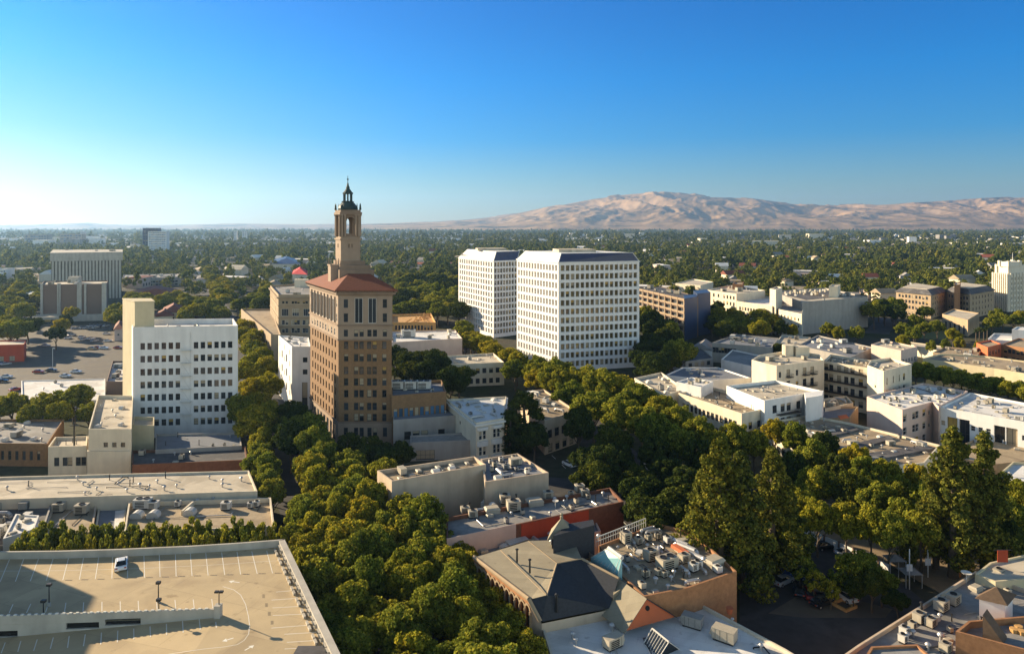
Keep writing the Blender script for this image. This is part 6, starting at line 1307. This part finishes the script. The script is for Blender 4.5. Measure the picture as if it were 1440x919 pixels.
# ---------------------------------------------------------------- trees: prototypes
def crown_mesh(name, seed, mat, r=4.0, h=10.0, base=.32, clumps=26, leaves=130, size=.42, shape='round', flat=1.0):
    """a crown of leaf-sized bent quads gathered in clumps, uneven in outline"""
    g = np.random.default_rng(seed); cs = []
    zc, hz2 = h * (1 + base) / 2, h * (1 - base) / 2
    tries = 0
    while len(cs) < clumps and tries < 4000:
        tries += 1
        if shape == 'cone':
            t = g.random() ** .8; z = h * (base + (1 - base) * t); a = g.random() * 6.283; rr = r * ((1 - t) ** .75 + .04) * (.25 + .85 * g.random() ** .7) * (1 + .22 * np.sin(2 * a + seed) + .12 * np.sin(9 * t + 3 * a)); c = np.array([rr * np.cos(a), rr * np.sin(a), z - .12 * rr]); cr = r * (.10 + .13 * (1 - t)) * (.7 + .7 * g.random())
        elif shape == 'column':
            t = g.random(); z = h * (base + (1 - base) * t); rr = r * min(1, 2.4 * (1 - t) + .12, .35 + 2.2 * t) * (.5 + .5 * g.random()); a = g.random() * 6.283; c = np.array([rr * np.cos(a), rr * np.sin(a), z]); cr = r * .34 * (.7 + .6 * g.random())
        else:
            v = g.normal(size=3); v /= np.linalg.norm(v); v *= (.38 + .68 * g.random() ** .6)
            if v[2] < -.55: continue
            w = 1 + .18 * np.sin(3 * np.arctan2(v[1], v[0]) + seed); c = np.array([v[0] * r * .82 * w, v[1] * r * .82 * w, zc + v[2] * hz2 * .82 * flat]); cr = r * (.13 + .17 * g.random())
        if all(np.linalg.norm(c - d) > .48 * cr for d, _ in cs): cs.append((c, cr))
    P_, N_ = [], []
    for c, cr in cs:
        n = int(leaves * (cr / (r * .32)) ** 1.6) + 12
        d = g.normal(size=(n, 3)); d /= np.linalg.norm(d, axis=1)[:, None]; d[:, 2] += .18; rad = cr * (.55 + .5 * g.random(n) ** .6)
        P_.append(c + d * rad[:, None] * np.array([1, 1, .8])); nn = d + .6 * g.normal(size=(n, 3)); N_.append(nn / np.linalg.norm(nn, axis=1)[:, None])
    P_, N_ = np.vstack(P_), np.vstack(N_); n = len(P_)
    t = np.cross(N_, g.normal(size=(n, 3))); t /= np.linalg.norm(t, axis=1)[:, None] + 1e-9; b = np.cross(N_, t); s = size * (.6 + .8 * g.random(n))[:, None]
    q = np.stack([P_ - t * s * .5, P_ + b * s * .42 + N_ * s * .12, P_ + t * s * .5, P_ - b * s * .42 + N_ * s * .12], 1).reshape(-1, 3)
    me = bpy.data.meshes.new(name); me.vertices.add(4 * n); me.vertices.foreach_set('co', q.ravel()); me.loops.add(4 * n); me.loops.foreach_set('vertex_index', np.arange(4 * n)); me.polygons.add(n)
    me.polygons.foreach_set('loop_start', np.arange(0, 4 * n, 4)); me.polygons.foreach_set('loop_total', np.full(n, 4)); me.materials.append(mat); me.update(calc_edges=True); me.validate(); return me
def trunk_mesh(seed, r=4.0, h=10.0, base=.32, cone=False):
    g = random.Random(seed); mb = MB(); z1 = h * (.92 if cone else .62); pr = Vector((0, 0, -.1)); r0 = .035 * h * (.9 if not cone else 1); n = 4
    for i in range(n):
        q = Vector((g.uniform(-.15, .15), g.uniform(-.15, .15), z1 * (i + 1) / n)); mb.tube(pr, q, r0 * (1 - .22 * i), r0 * (1 - .22 * (i + 1)), 8); pr = q
    if not cone:
        for k in range(7):
            a = k * 6.283 / 7 + g.uniform(-.3, .3); z0 = h * g.uniform(.24, .5); e = Vector((r * .62 * math.cos(a), r * .62 * math.sin(a), z0 + h * g.uniform(.15, .32))); m = Vector((e.x * .45, e.y * .45, z0 + (e.z - z0) * .62)); mb.tube((0, 0, z0), m, r0 * .42, r0 * .28, 6); mb.tube(m, e, r0 * .28, r0 * .1, 5)
    else:
        for k in range(14):
            a = k * 2.4; t = .15 + .75 * k / 14; mb.tube((0, 0, h * t), (r * (1 - t) * .8 * math.cos(a), r * (1 - t) * .8 * math.sin(a), h * t - .2), r0 * .2, r0 * .06, 4)
    return mb.mesh('trunk', BARK)
KIND = {}
for k, n in (('broad', 4), ('yellow', 3), ('dark', 3)):
    mt = {'broad': LEAF, 'yellow': LEAFY, 'dark': LEAFD}[k]
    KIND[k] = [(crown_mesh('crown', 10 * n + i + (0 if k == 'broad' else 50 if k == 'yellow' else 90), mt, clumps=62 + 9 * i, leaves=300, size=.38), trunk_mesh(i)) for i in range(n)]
KIND['small'] = [(crown_mesh('crown', 200 + i, LEAF, r=2.6, h=7, base=.2, clumps=36, leaves=170, size=.33), trunk_mesh(i + 7, 2.6, 7)) for i in range(3)]
KIND['conifer'] = [(crown_mesh('crown', 300 + i, LEAFC, r=5.6, h=24, base=.1, clumps=175, leaves=235, size=.44, shape='cone'), trunk_mesh(i + 20, 5.6, 24, cone=True)) for i in range(3)]
KIND['cypress'] = [(crown_mesh('crown', 330 + i, LEAFD, r=3.2, h=17, base=.04, clumps=60, leaves=120, size=.45, shape='column'), trunk_mesh(i + 30, 3.2, 17, cone=True)) for i in range(2)]
REFR = {'broad': (4, 10), 'yellow': (4, 10), 'dark': (4, 10), 'small': (2.6, 7), 'conifer': (5.6, 24), 'cypress': (3.2, 17)}
NAMES = {'broad': 'street_tree', 'yellow': 'street_tree', 'dark': 'shade_tree', 'small': 'small_tree', 'conifer': 'conifer_tree', 'cypress': 'cypress_tree'}
TREG = {}; TRNG = random.Random(77); TPOS = []
def tree(x, y, r, h, kind, phrase, group=None, z=0.0):
    c, t = TRNG.choice(KIND[kind]); rr, hh = REFR[kind]; s = (r / rr, r / rr * TRNG.uniform(.93, 1.07), h / hh)
    o = thing(NAMES[kind], None, None, (x, y, z)); o.rotation_euler = (0, 0, TRNG.uniform(0, 6.28))
    put('crown', c, (0, 0, 0), 0, o, s); put('trunk', t, (0, 0, 0), 0, o, s); TREG.setdefault(phrase, []).append((o, kind)); TPOS.append((x, y, r)); return o
def tpx(px, py, rpx, kind, phrase, zc=7.0, hk=1.0):
    """tree whose crown centre shows at (px, py) with radius rpx"""
    p = P(px, py, zc); r = rpx * p.y / F; return tree(p.x, p.y, r, (zc + r * .85) * hk, kind, phrase)
def grow(poly, n, rmin, rmax, kinds, phrase, seed, zc=7.0, gap=.8, clear=True, hh=None):
    """trees filling the ground under a crown-level outline given in photo pixels"""
    w = [P2(x, y, zc) for x, y in poly]; w = w if area(w) > 0 else w[::-1]; g = random.Random(seed); xs, ys = [p[0] for p in w], [p[1] for p in w]; k = 0; t = 0
    while k < n and t < n * 120:
        t += 1; q = (g.uniform(min(xs), max(xs)), g.uniform(min(ys), max(ys))); r = g.uniform(rmin, rmax)
        if not inside(w, q): continue
        if any(math.dist(q, (a, b)) < gap * (r + c) for a, b, c in TPOS): continue
        if clear and any(inside(f, q) for f in FOOT): continue
        h = (hh or (zc + r * .9)) * g.uniform(.88, 1.12); tree(q[0], q[1], r, h, g.choice(kinds), phrase); k += 1

AV = 'avenue beside the parking deck'
grow([(352, 622), (368, 612), (378, 640), (388, 700), (408, 765), (386, 748), (366, 700), (350, 655)], 12, 2.8, 3.6, ('yellow', 'broad'), 'narrow row left of the avenue', 1, 7, .62)
grow([(428, 645), (450, 634), (500, 640), (556, 690), (612, 745), (640, 800), (672, 862), (705, 960), (470, 960), (452, 860), (424, 765), (418, 720), (440, 690)], 50, 3.4, 4.7, ('broad', 'yellow', 'broad'), AV, 2, 7.5, .62)
for x, y, r in ((652, 800, 30), (672, 828, 30), (694, 852, 32), (716, 880, 34), (742, 908, 32), (655, 775, 22)): tpx(x - 6, y + 4, r, TRNG.choice(('broad', 'yellow')), 'along the romanesque arcade', 5.2)
for x in range(40, 400, 15): tpx(x + TRNG.uniform(-3, 3), 751 - x * .018 + TRNG.uniform(-5, 5), TRNG.uniform(14, 19), 'small', 'in the hedge behind the parking deck', 9.6)
for x in range(24, 380, 21): tpx(x + TRNG.uniform(-3, 3), 764 - x * .03, TRNG.uniform(11, 15), 'small', 'against the parking deck wall', 10.2)
grow([(338, 600), (338, 500), (352, 480), (385, 515), (410, 560), (398, 600), (372, 612)], 14, 4.4, 5.8, ('yellow', 'broad'), 'avenue before the bell tower', 3, 8, .6)
grow([(337, 500), (338, 440), (312, 432), (300, 410), (282, 378), (296, 372), (330, 418), (380, 480), (372, 500)], 34, 5, 7, ('yellow', 'broad'), 'distant avenue left of the bell tower', 4, 8, .62)
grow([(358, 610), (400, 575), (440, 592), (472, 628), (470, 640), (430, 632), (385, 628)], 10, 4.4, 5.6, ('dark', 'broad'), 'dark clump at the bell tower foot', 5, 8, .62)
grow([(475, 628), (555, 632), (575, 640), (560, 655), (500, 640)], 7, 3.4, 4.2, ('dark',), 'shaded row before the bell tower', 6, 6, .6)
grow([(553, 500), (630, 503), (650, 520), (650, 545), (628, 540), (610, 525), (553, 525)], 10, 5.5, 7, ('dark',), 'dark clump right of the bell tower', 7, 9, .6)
grow([(648, 470), (690, 482), (735, 508), (785, 528), (775, 545), (720, 520), (712, 500), (652, 490)], 16, 5, 6.6, ('yellow', 'broad'), 'foot of the twin white towers', 8, 8, .6)
tpx(737, 585, 26, 'cypress', 'beside the ornate victorian front', 10, 1.15); tpx(718, 600, 20, 'cypress', 'beside the ornate victorian front', 8, 1.1); tpx(752, 615, 22, 'dark', 'beside the ornate victorian front', 7)
BIG = 'tall mass right of the victorian front'
for x, y, r, k in ((822, 535, 26, 'broad'), (850, 545, 30, 'broad'), (800, 555, 24, 'broad'), (872, 548, 26, 'yellow'), (895, 560, 28, 'broad'), (835, 575, 30, 'broad'), (870, 585, 30, 'broad'), (815, 595, 25, 'dark'), (905, 595, 28, 'broad'), (930, 575, 24, 'yellow'), (925, 605, 28, 'broad'), (955, 590, 25, 'broad'), (860, 620, 28, 'dark'), (955, 620, 27, 'broad'), (985, 605, 24, 'broad'), (1005, 622, 22, 'yellow'), (985, 640, 27, 'dark'), (920, 635, 26, 'dark'), (1035, 612, 22, 'broad'), (788, 535, 20, 'yellow')): tpx(x, y, r, k, BIG, 10, 1.0)
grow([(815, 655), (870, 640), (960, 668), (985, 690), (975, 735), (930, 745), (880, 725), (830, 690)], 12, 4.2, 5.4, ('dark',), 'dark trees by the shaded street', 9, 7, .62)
for x, y, rp_, h_, l in ((1012, 832, 46, 26.0, 'nearest the crowded brick roof'), (1042, 826, 36, 23.5, 'nearest the crowded brick roof'), (985, 812, 26, 19, 'nearest the crowded brick roof'), (1086, 805, 36, 22.5, 'by the head of the dark parking lot'), (1106, 790, 24, 16, 'by the head of the dark parking lot'), (1340, 812, 42, 26.5, 'in the tall group at the right edge'), (1385, 808, 36, 25.5, 'in the tall group at the right edge'), (1316, 800, 26, 19.5, 'in the tall group at the right edge')):
    p = P(x, y); tree(p.x, p.y, rp_ * p.y / F * 1.2, h_, 'conifer', l)
tpx(957, 719, 17, 'small', 'alone and bright green beside the conifers', 6)
RG = 'olive wood between the conifer groups'
for x, y, r, k in ((1140, 640, 26, 'broad'), (1118, 612, 22, 'broad'), (1090, 605, 20, 'yellow'), (1160, 625, 20, 'dark'), (1150, 680, 27, 'broad'), (1128, 705, 22, 'broad'), (1150, 720, 24, 'broad'), (1205, 640, 20, 'yellow'), (1215, 665, 26, 'broad'), (1245, 665, 24, 'yellow'), (1195, 690, 28, 'dark'), (1230, 700, 28, 'broad'), (1190, 725, 24, 'yellow'), (1225, 732, 26, 'broad'), (1262, 690, 26, 'yellow'), (1268, 725, 28, 'broad'), (1300, 700, 26, 'broad'), (1295, 740, 26, 'yellow'), (1250, 740, 26, 'broad'), (1290, 668, 20, 'yellow'), (1180, 655, 22, 'dark'), (1060, 622, 22, 'broad'), (1115, 660, 26, 'dark'), (1420, 720, 26, 'broad'), (1418, 745, 22, 'dark'), (1432, 690, 20, 'yellow'), (1345, 690, 22, 'dark'), (1112, 740, 20, 'broad')): tpx(x, y, r, k, RG, 8.5)
for x, y, r, k, zc in ((1125, 794, 20, 'small', 4.5), (1210, 800, 30, 'broad', 5.0), (1180, 812, 16, 'small', 4), (1240, 815, 20, 'broad', 4.5), (1168, 826, 14, 'small', 3.5), (1262, 845, 18, 'dark', 3), (1145, 812, 17, 'small', 4), (1226, 822, 22, 'dark', 4.5), (1200, 826, 16, 'dark', 3.5), (1096, 782, 18, 'dark', 4.5)): tpx(x, y, r, k, 'standing in the dark parking lot', zc)
RW = 'even row at the right edge'
for k in range(13): tpx(1288 + 13 * k, 520 + 2.6 * k + (0 if k % 2 else 3), 16, 'broad', RW, 6)
for x, y, r in ((1270, 463, 12), (1285, 470, 12), (1300, 462, 11), (1318, 460, 12), (1288, 452, 12), (1270, 480, 11), (1300, 440, 12), (1340, 470, 11), (1395, 455, 13), (1410, 450, 12), (1425, 452, 12), (1435, 445, 10), (1402, 442, 10), (1350, 480, 8), (1330, 482, 7), (1310, 484, 7), (1375, 484, 6)): tpx(x, y, r, 'broad', 'park before the tan hotel', 7)
for x, y, r, k in ((1057, 441, 15, 'yellow'), (1070, 448, 17, 'yellow'), (1085, 452, 14, 'yellow'), (1030, 440, 9, 'broad'), (1010, 440, 11, 'broad'), (1045, 452, 9, 'broad'), (1165, 462, 11, 'broad'), (1180, 466, 9, 'broad'), (1205, 467, 11, 'broad'), (1115, 462, 8, 'yellow'), (1100, 452, 8, 'broad'), (920, 455, 14, 'dark'), (940, 462, 12, 'dark'), (915, 480, 16, 'dark'), (940, 490, 15, 'dark'), (920, 505, 14, 'dark'), (950, 470, 10, 'yellow'), (1095, 488, 10, 'dark'), (1108, 492, 9, 'dark')): tpx(x, y, r, k, 'around the brown parking structure', 8)
L3 = 'before the bright white shed'
for x, y, r in ((18, 572, 25), (62, 572, 23), (104, 565, 29), (84, 580, 18), (40, 582, 17), (125, 578, 15), (-4, 575, 20)): tpx(x, y, r, 'broad', L3, 7)
grow([(-5, 430), (35, 402), (70, 412), (55, 445), (42, 478), (0, 480)], 26, 5.5, 8, ('dark', 'broad', 'yellow'), 'wood beside the brown panelled block', 10, 8, .6)
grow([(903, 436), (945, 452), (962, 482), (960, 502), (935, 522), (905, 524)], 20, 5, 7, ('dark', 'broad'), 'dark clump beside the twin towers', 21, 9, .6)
grow([(1003, 430), (1040, 440), (1095, 460), (1120, 470), (1095, 470), (1040, 465), (1000, 470)], 18, 4, 6.5, ('dark', 'broad', 'yellow'), 'shade trees before the cream apartments', 22, 8, .6)
grow([(1225, 430), (1262, 430), (1262, 450), (1230, 446)], 8, 6, 8, ('dark', 'broad'), 'dark trees left of the tan hotel', 23, 9, .6)
grow([(78, 478), (95, 450), (120, 445), (100, 440), (80, 455)], 4, 4.5, 5.5, ('dark', 'yellow'), 'lane before the brown panelled block', 11, 8, .6)
grow([(148, 452), (172, 430), (178, 418), (262, 418), (300, 430), (336, 444), (262, 446), (222, 430), (170, 455)], 34, 5, 7, ('yellow', 'broad'), 'behind the white office block', 12, 8, .6)
grow([(560, 440), (640, 440), (645, 470), (600, 440), (560, 395), (640, 385), (646, 440)], 40, 6, 8.5, ('dark', 'broad'), 'dark wood behind the building site', 13, 9, .6)
grow([(553, 402), (640, 396), (646, 446), (612, 440), (553, 438)], 26, 6, 8.5, ('dark', 'broad'), 'wood beyond the building site', 31, 9, .6)
grow([(445, 462), (560, 462), (560, 412), (430, 412)], 20, 6, 8.5, ('dark', 'broad'), 'close behind the bell tower', 32, 9, .7)
grow([(335, 450), (345, 420), (378, 402), (380, 436), (340, 436)], 12, 6, 8, ('broad', 'dark'), 'behind the tan stone building', 14, 9, .6)
# fan palms by the park
pm = MB()
for k in range(26):
    a = k * 2.4; e = .9 - 1.7 * (k / 26); d = Vector((math.cos(a) * math.cos(e), math.sin(a) * math.cos(e), math.sin(e))); s = d.cross(Vector((0, 0, 1))).normalized() * .3; pm.poly([Vector((0, 0, 12)), Vector((0, 0, 12)) + d * .8 - s, Vector((0, 0, 12)) + d * 1.9, Vector((0, 0, 12)) + d * .8 + s])
pmesh = pm.mesh('crown', LEAFD); ptm = MB(); ptm.tube((0, 0, 0), (0.2, 0, 12), .3, .2, 8); ptrunk = ptm.mesh('trunk', BARK)
for k, (x, y) in enumerate(((1372, 499), (1377, 497), (1383, 498), (1388, 495))):
    o = thing('palm_tree', f'slender fan palm before the sandstone portico, {ordw(k)} from the left', 'palm tree', P(x, y), 'fan palms by the portico'); put('crown', pmesh, (0, 0, 0), k, o); put('trunk', ptrunk, (0, 0, 0), 0, o)
# labels: rows from the camera outwards, then left to right
ADJ = {'broad': 'leafy olive tree', 'yellow': 'yellowish leafy tree', 'dark': 'dark tree', 'small': 'small bushy tree', 'conifer': 'tall ragged conifer', 'cypress': 'dark narrow cypress'}
CATT = {'conifer': 'conifer', 'cypress': 'cypress'}
for phrase, lst in TREG.items():
    lst.sort(key=lambda t: t[0].location.y); rows = [lst[i:i + 8] for i in range(0, len(lst), 8)]
    for j, row in enumerate(rows):
        row.sort(key=lambda t: t[0].location.x / t[0].location.y)
        for i, (o, k) in enumerate(row):
            lab = ADJ[k] + (f', {ordw(i)} from left' if len(row) > 1 else '') + (f', {ordw(j)} rank' if len(rows) > 1 else '') + ', ' + phrase
            if len(lab.split()) > 16: print('LONG', lab)
            tag(o, lab, CATT.get(k, 'tree'), 'trees ' + phrase)

# ---------------------------------------------------------------- the far wood, far houses, hills, haze
g = np.random.default_rng(4)
def far_points(n, y0, y1, sp):
    out = []; grid = {}
    ys = np.sqrt(g.random(n) * (y1 ** 2 - y0 ** 2) + y0 ** 2); xs = (g.random(n) * 1.62 - .81) * ys
    nz = np.sin(xs * .013 + 1.3) * np.sin(ys * .009) + .6 * np.sin(xs * .031 + ys * .022) + .5 * np.sin(ys * .05 - xs * .017)
    keep = nz > -1.0 + .45 * g.random(n); return np.stack([xs, ys], 1)[keep]
def clear_of(p, foot, near):
    return np.array([not any(inside(f, q) for f in foot) and not any((q[0] - a) ** 2 + (q[1] - b) ** 2 < (c + 3) ** 2 for a, b, c in near) for q in p])
fpts = far_points(5200, 330, 1000, 0)
foot_near = [f for f in FOOT if max(q[1] for q in f) > 300]
# keep streets, lots and the city blocks free; the far wood starts behind them
def city(q):
    py = HZ + 1000 * H / q[1]; px = 720 + 1000 * q[0] / q[1]
    if px < 175: return py > 396 and not (px < 45 and py < 430)
    if px < 262: return py > 408
    if px < 340: return py > 425
    if px < 560: return py > 408
    if px < 645: return py > 440
    if px < 900: return py > 425
    if px < 1250: return py > 428
    return py > 432
ROADS = [avenue]
sel = np.array([not city(q) and not inside(avenue, q) for q in fpts]); fpts = fpts[sel]; fpts = fpts[clear_of(fpts, foot_near, [t for t in TPOS if t[1] > 280])]
# far houses: the nearest 260 are things of their own
HP = []; hg = random.Random(9); hm = {}
def house_mesh(i):
    if i not in hm:
        w, d, h, rs = ((12, 9, 4.5, 3), (18, 11, 6, 3.2), (26, 14, 6.5, .6), (14, 10, 7, 3))[i % 4]; mb = MB()
        mb.box(-w / 2, w / 2, -d / 2, d / 2, 0, h, 0); e = .7
        mb.hexa([(-w / 2 - e, -d / 2 - e, h + .004), (w / 2 + e, -d / 2 - e, h + .004), (w / 2 + e, d / 2 + e, h + .004), (-w / 2 - e, d / 2 + e, h + .004)], [(-w / 2 - e, -.1, h + rs), (w / 2 + e, -.1, h + rs), (w / 2 + e, .1, h + rs), (-w / 2 - e, .1, h + rs)], 1)
        for k in range(4): mb.box(-w / 2 + w * (k + .3) / 4, -w / 2 + w * (k + .7) / 4, -d / 2 - .04, -d / 2 - .003, 1.2, 2.9, 2)
        hm[i] = mb.mesh('far_house', [(WHITE, CREAM, PINK, CREAM)[i % 4], (R_GREY, R_TAN, R_WHITE, TILED, R_CREAM)[i % 5], VOID])
    return hm[i]
cells = {}
k = 0; t_ = 0
while k < 270 and t_ < 9000:
    t_ += 1; y = 480 + 1500 * hg.random() ** 1.25; x = hg.uniform(-.76, .76) * y; q = (x, y)
    if city(q) or inside(avenue, q) or any(inside(f, q) for f in foot_near) or any(math.dist(q, h_) < 26 for h_ in HP): continue
    HP.append(q); i = hg.randrange(20); o = put('far_house', house_mesh(i), (x, y, 0), hg.uniform(-.7, .3) + (1.57 if hg.random() < .4 else 0)); s = hg.uniform(.9, 1.3); o.scale = (s, s, s * hg.uniform(1.0, 1.45))
    tag(o, 'pale low house half hidden among the trees beyond downtown', 'house', 'houses scattered through the distant trees'); k += 1
# pale sheds and towers toward the horizon
hb = MB(); rg = random.Random(12)
for _ in range(2200):
    y = 2000 * (1 + 2.6 * rg.random() ** 1.2); x = rg.uniform(-.8, .8) * y
    if math.sin(x * .0021 + 2) * math.sin(y * .0017 + 1) + .5 * math.sin(x * .0051) - .35 * (-.34 < x / y < 0) < .05 and rg.random() < (.35 if -.34 < x / y < -.02 else .85): continue
    w, d, h = rg.uniform(20, 75), rg.uniform(14, 36), rg.uniform(6, 12); a = rg.uniform(-.35, .1)
    c, s = math.cos(a), math.sin(a); m = rg.randrange(3)
    pts = [(x + u * c - v * s, y + u * s + v * c) for u, v in ((-w / 2, -d / 2), (w / 2, -d / 2), (w / 2, d / 2), (-w / 2, d / 2))]
    hb.prism(pts, 0, h + (rg.uniform(5, 20) if rg.random() < .06 else 2), m)
o = hb.build('distant_buildings', [WHITE, CREAM, R_GREY]); o['kind'] = 'stuff'

def far_crown(seed, hi):
    return crown_mesh('far_crown', seed, LEAFF, r=5.5, h=12, base=.08, clumps=16 if hi else 9, leaves=26 if hi else 9, size=1.25 if hi else 2.3, shape='round' if seed % 3 else 'column')
def scatter(name, pts, protos, smin, smax):
    me = bpy.data.meshes.new(name); n = len(pts); me.vertices.add(n); co = np.zeros((n, 3)); co[:, :2] = pts; me.vertices.foreach_set('co', co.ravel())
    a = me.attributes.new('spin', 'FLOAT', 'POINT'); a.data.foreach_set('value', g.random(n) * 6.28); s = smin + (smax - smin) * g.random(n) ** 1.6
    a = me.attributes.new('grow', 'FLOAT_VECTOR', 'POINT'); a.data.foreach_set('vector', np.stack([s, s, s * (.75 + .6 * g.random(n))], 1).ravel().astype(np.float32)); me.update()
    o = bpy.data.objects.new(name, me); C.objects.link(o); o['kind'] = 'stuff'
    ng = bpy.data.node_groups.new(name, 'GeometryNodeTree'); ng.interface.new_socket('Geometry', in_out='INPUT', socket_type='NodeSocketGeometry'); ng.interface.new_socket('Geometry', in_out='OUTPUT', socket_type='NodeSocketGeometry')
    N, Lk = ng.nodes, ng.links; gi, go = N.new('NodeGroupInput'), N.new('NodeGroupOutput'); iop = N.new('GeometryNodeInstanceOnPoints'); g2i = N.new('GeometryNodeGeometryToInstance')
    for p in protos:
        oi = N.new('GeometryNodeObjectInfo'); oi.inputs['Object'].default_value = p; oi.inputs['As Instance'].default_value = True; Lk.new(oi.outputs['Geometry'], g2i.inputs[0])
    na = N.new('GeometryNodeInputNamedAttribute'); na.data_type = 'FLOAT'; na.inputs['Name'].default_value = 'spin'; cb = N.new('ShaderNodeCombineXYZ'); Lk.new(na.outputs[0], cb.inputs['Z'])
    nb = N.new('GeometryNodeInputNamedAttribute'); nb.data_type = 'FLOAT_VECTOR'; nb.inputs['Name'].default_value = 'grow'
    iop.inputs['Pick Instance'].default_value = True; Lk.new(gi.outputs[0], iop.inputs['Points']); Lk.new(g2i.outputs[0], iop.inputs['Instance']); Lk.new(cb.outputs[0], iop.inputs['Rotation']); Lk.new(nb.outputs[0], iop.inputs['Scale']); Lk.new(iop.outputs[0], go.inputs[0])
    m = o.modifiers.new('scatter', 'NODES'); m.node_group = ng; return o
PR_HI = [bpy.data.objects.new('far_tree_shape', far_crown(400 + i, True)) for i in range(5)]
PR_LO = [bpy.data.objects.new('far_tree_shape', far_crown(420 + i, False)) for i in range(4)]
hp = np.array(HP)
def away_from_houses(p, d=9.0):
    k = np.ones(len(p), bool)
    for hx, hy in HP: k &= ((p[:, 0] - hx) ** 2 + (p[:, 1] - hy + 3) ** 2) > d * d
    return p[k]
scatter('near_wood', away_from_houses(fpts), PR_HI, .55, 1.3)
p2_ = far_points(15000, 1000, 2600, 0); p2_ = p2_[[not inside(avenue, q) for q in p2_]]
scatter('distant_wood', away_from_houses(p2_, 10.0), PR_LO, .7, 1.5)
scatter('horizon_wood', far_points(14000, 2600, 8800, 0), PR_LO, 1.2, 2.6)

# hills: a ridge traced as a height profile, folded by gullies, standing nine to twelve kilometres away
prof = [(480, 316), (560, 313), (620, 311), (700, 306), (731, 299), (767, 291), (803, 284), (834, 277), (875, 272), (921, 268.5), (950, 270), (977, 271), (998, 275), (1029, 275), (1060, 278.5), (1090, 283), (1126, 286), (1173, 287), (1214, 286), (1255, 285), (1300, 283.5), (1337, 281), (1380, 278), (1420, 276), (1500, 274), (1640, 280)]
def hills(name, prof, yb, yc, nx, ny, amp, mat, seed):
    px = np.linspace(prof[0][0], prof[-1][0], nx); py = np.interp(px, [p[0] for p in prof], [p[1] for p in prof]); rg = np.random.default_rng(seed)
    V = np.zeros((ny, nx, 3)); from mathutils import noise
    for j in range(ny):
        t = j / (ny - 1); Y = yb + (yc - yb) * t
        for i in range(nx):
            X = (px[i] - 720) * Y / 1000; top = H + (HZ - py[i]) * Y / 1000
            wx = X + 500 * noise.noise((X / 1500, Y / 1800, seed)); wy = Y + 500 * noise.noise((X / 1500, Y / 1800, seed + 9))
            rd = noise.ridged_multi_fractal(Vector((wx / 900, wy / 1900, seed * 1.7)), .85, 2.1, 6, 1.0, 2.0) / 2.6
            Z = (H + (HZ - py[i]) * yc / 1000) * min(1, t * 1.12) ** .8 * (1 - amp + amp * 1.5 * rd)
            k = min(1, max(0, (t - .6) / .36)) ** 2; Z = Z * (1 - k) + k * max(Z, top * (.95 + .05 * noise.noise((X / 900, Y / 900, 7))))
            V[j, i] = X, Y, max(min(Z, top * (.985 + .012 * noise.noise((X / 260, Y / 260, 3)))) , -.5) if t > 0 else -.5
    back_ = V[-1].copy(); back_[:, 1] += 900; back_[:, 2] = 0; V = np.concatenate([V, back_[None]], 0); ny += 1
    fs = [(j * nx + i, j * nx + i + 1, (j + 1) * nx + i + 1, (j + 1) * nx + i) for j in range(ny - 1) for i in range(nx - 1)]
    me = bpy.data.meshes.new(name); me.from_pydata(V.reshape(-1, 3).tolist(), [], fs); me.materials.append(mat); me.polygons.foreach_set('use_smooth', [True] * len(fs)); me.update()
    o = bpy.data.objects.new(name, me); C.objects.link(o); o['kind'] = 'structure'; return o
hmtl, hn, hl, hb_ = _new('dry hills')
t = hn.new('ShaderNodeTexCoord'); n1 = hn.new('ShaderNodeTexNoise'); n1.inputs['Scale'].default_value = .0022; n1.inputs['Detail'].default_value = 9; n1.inputs['Roughness'].default_value = .62; n1.inputs['Distortion'].default_value = .6
hl.new(t.outputs['Object'], n1.inputs['Vector']); r1 = _ramp(hn, [(.36, (.09, .075, .045)), (.45, (.27, .175, .09)), (.56, (.42, .27, .14)), (.7, (.48, .32, .18))]); hl.new(n1.outputs['Fac'], r1.inputs[0]); hl.new(r1.outputs[0], hb_.inputs['Base Color']); hb_.inputs['Roughness'].default_value = 1; hb_.inputs['Specular IOR Level'].default_value = 0
hills('hills', prof, 8000, 12000, 600, 90, .46, hmtl, 3)
hills('far_hills', [(-300, 317), (-60, 316.5), (60, 315.5), (110, 313.5), (125, 313), (150, 315.5), (240, 316), (330, 314), (420, 315), (480, 314.5), (540, 314), (600, 312), (650, 308.5), (690, 304), (720, 300), (760, 297), (900, 300)], 11500, 14200, 200, 24, .5, hmtl, 5)

hz = MB(); hz.box(-14900, 14900, -300, 15450, -1.0, 700)
hzm = bpy.data.materials.new('haze'); hzm.use_nodes = True; nn_ = hzm.node_tree.nodes; nn_.clear(); ho = nn_.new('ShaderNodeOutputMaterial'); hv = nn_.new('ShaderNodeVolumePrincipled')
hv.inputs['Color'].default_value = (.36, .62, 1.0, 1); hv.inputs['Density'].default_value = HAZE; hv.inputs['Anisotropy'].default_value = .45
hzm.node_tree.links.new(hv.outputs[0], ho.inputs['Volume'])
o = hz.build('haze', hzm); o['kind'] = 'stuff'
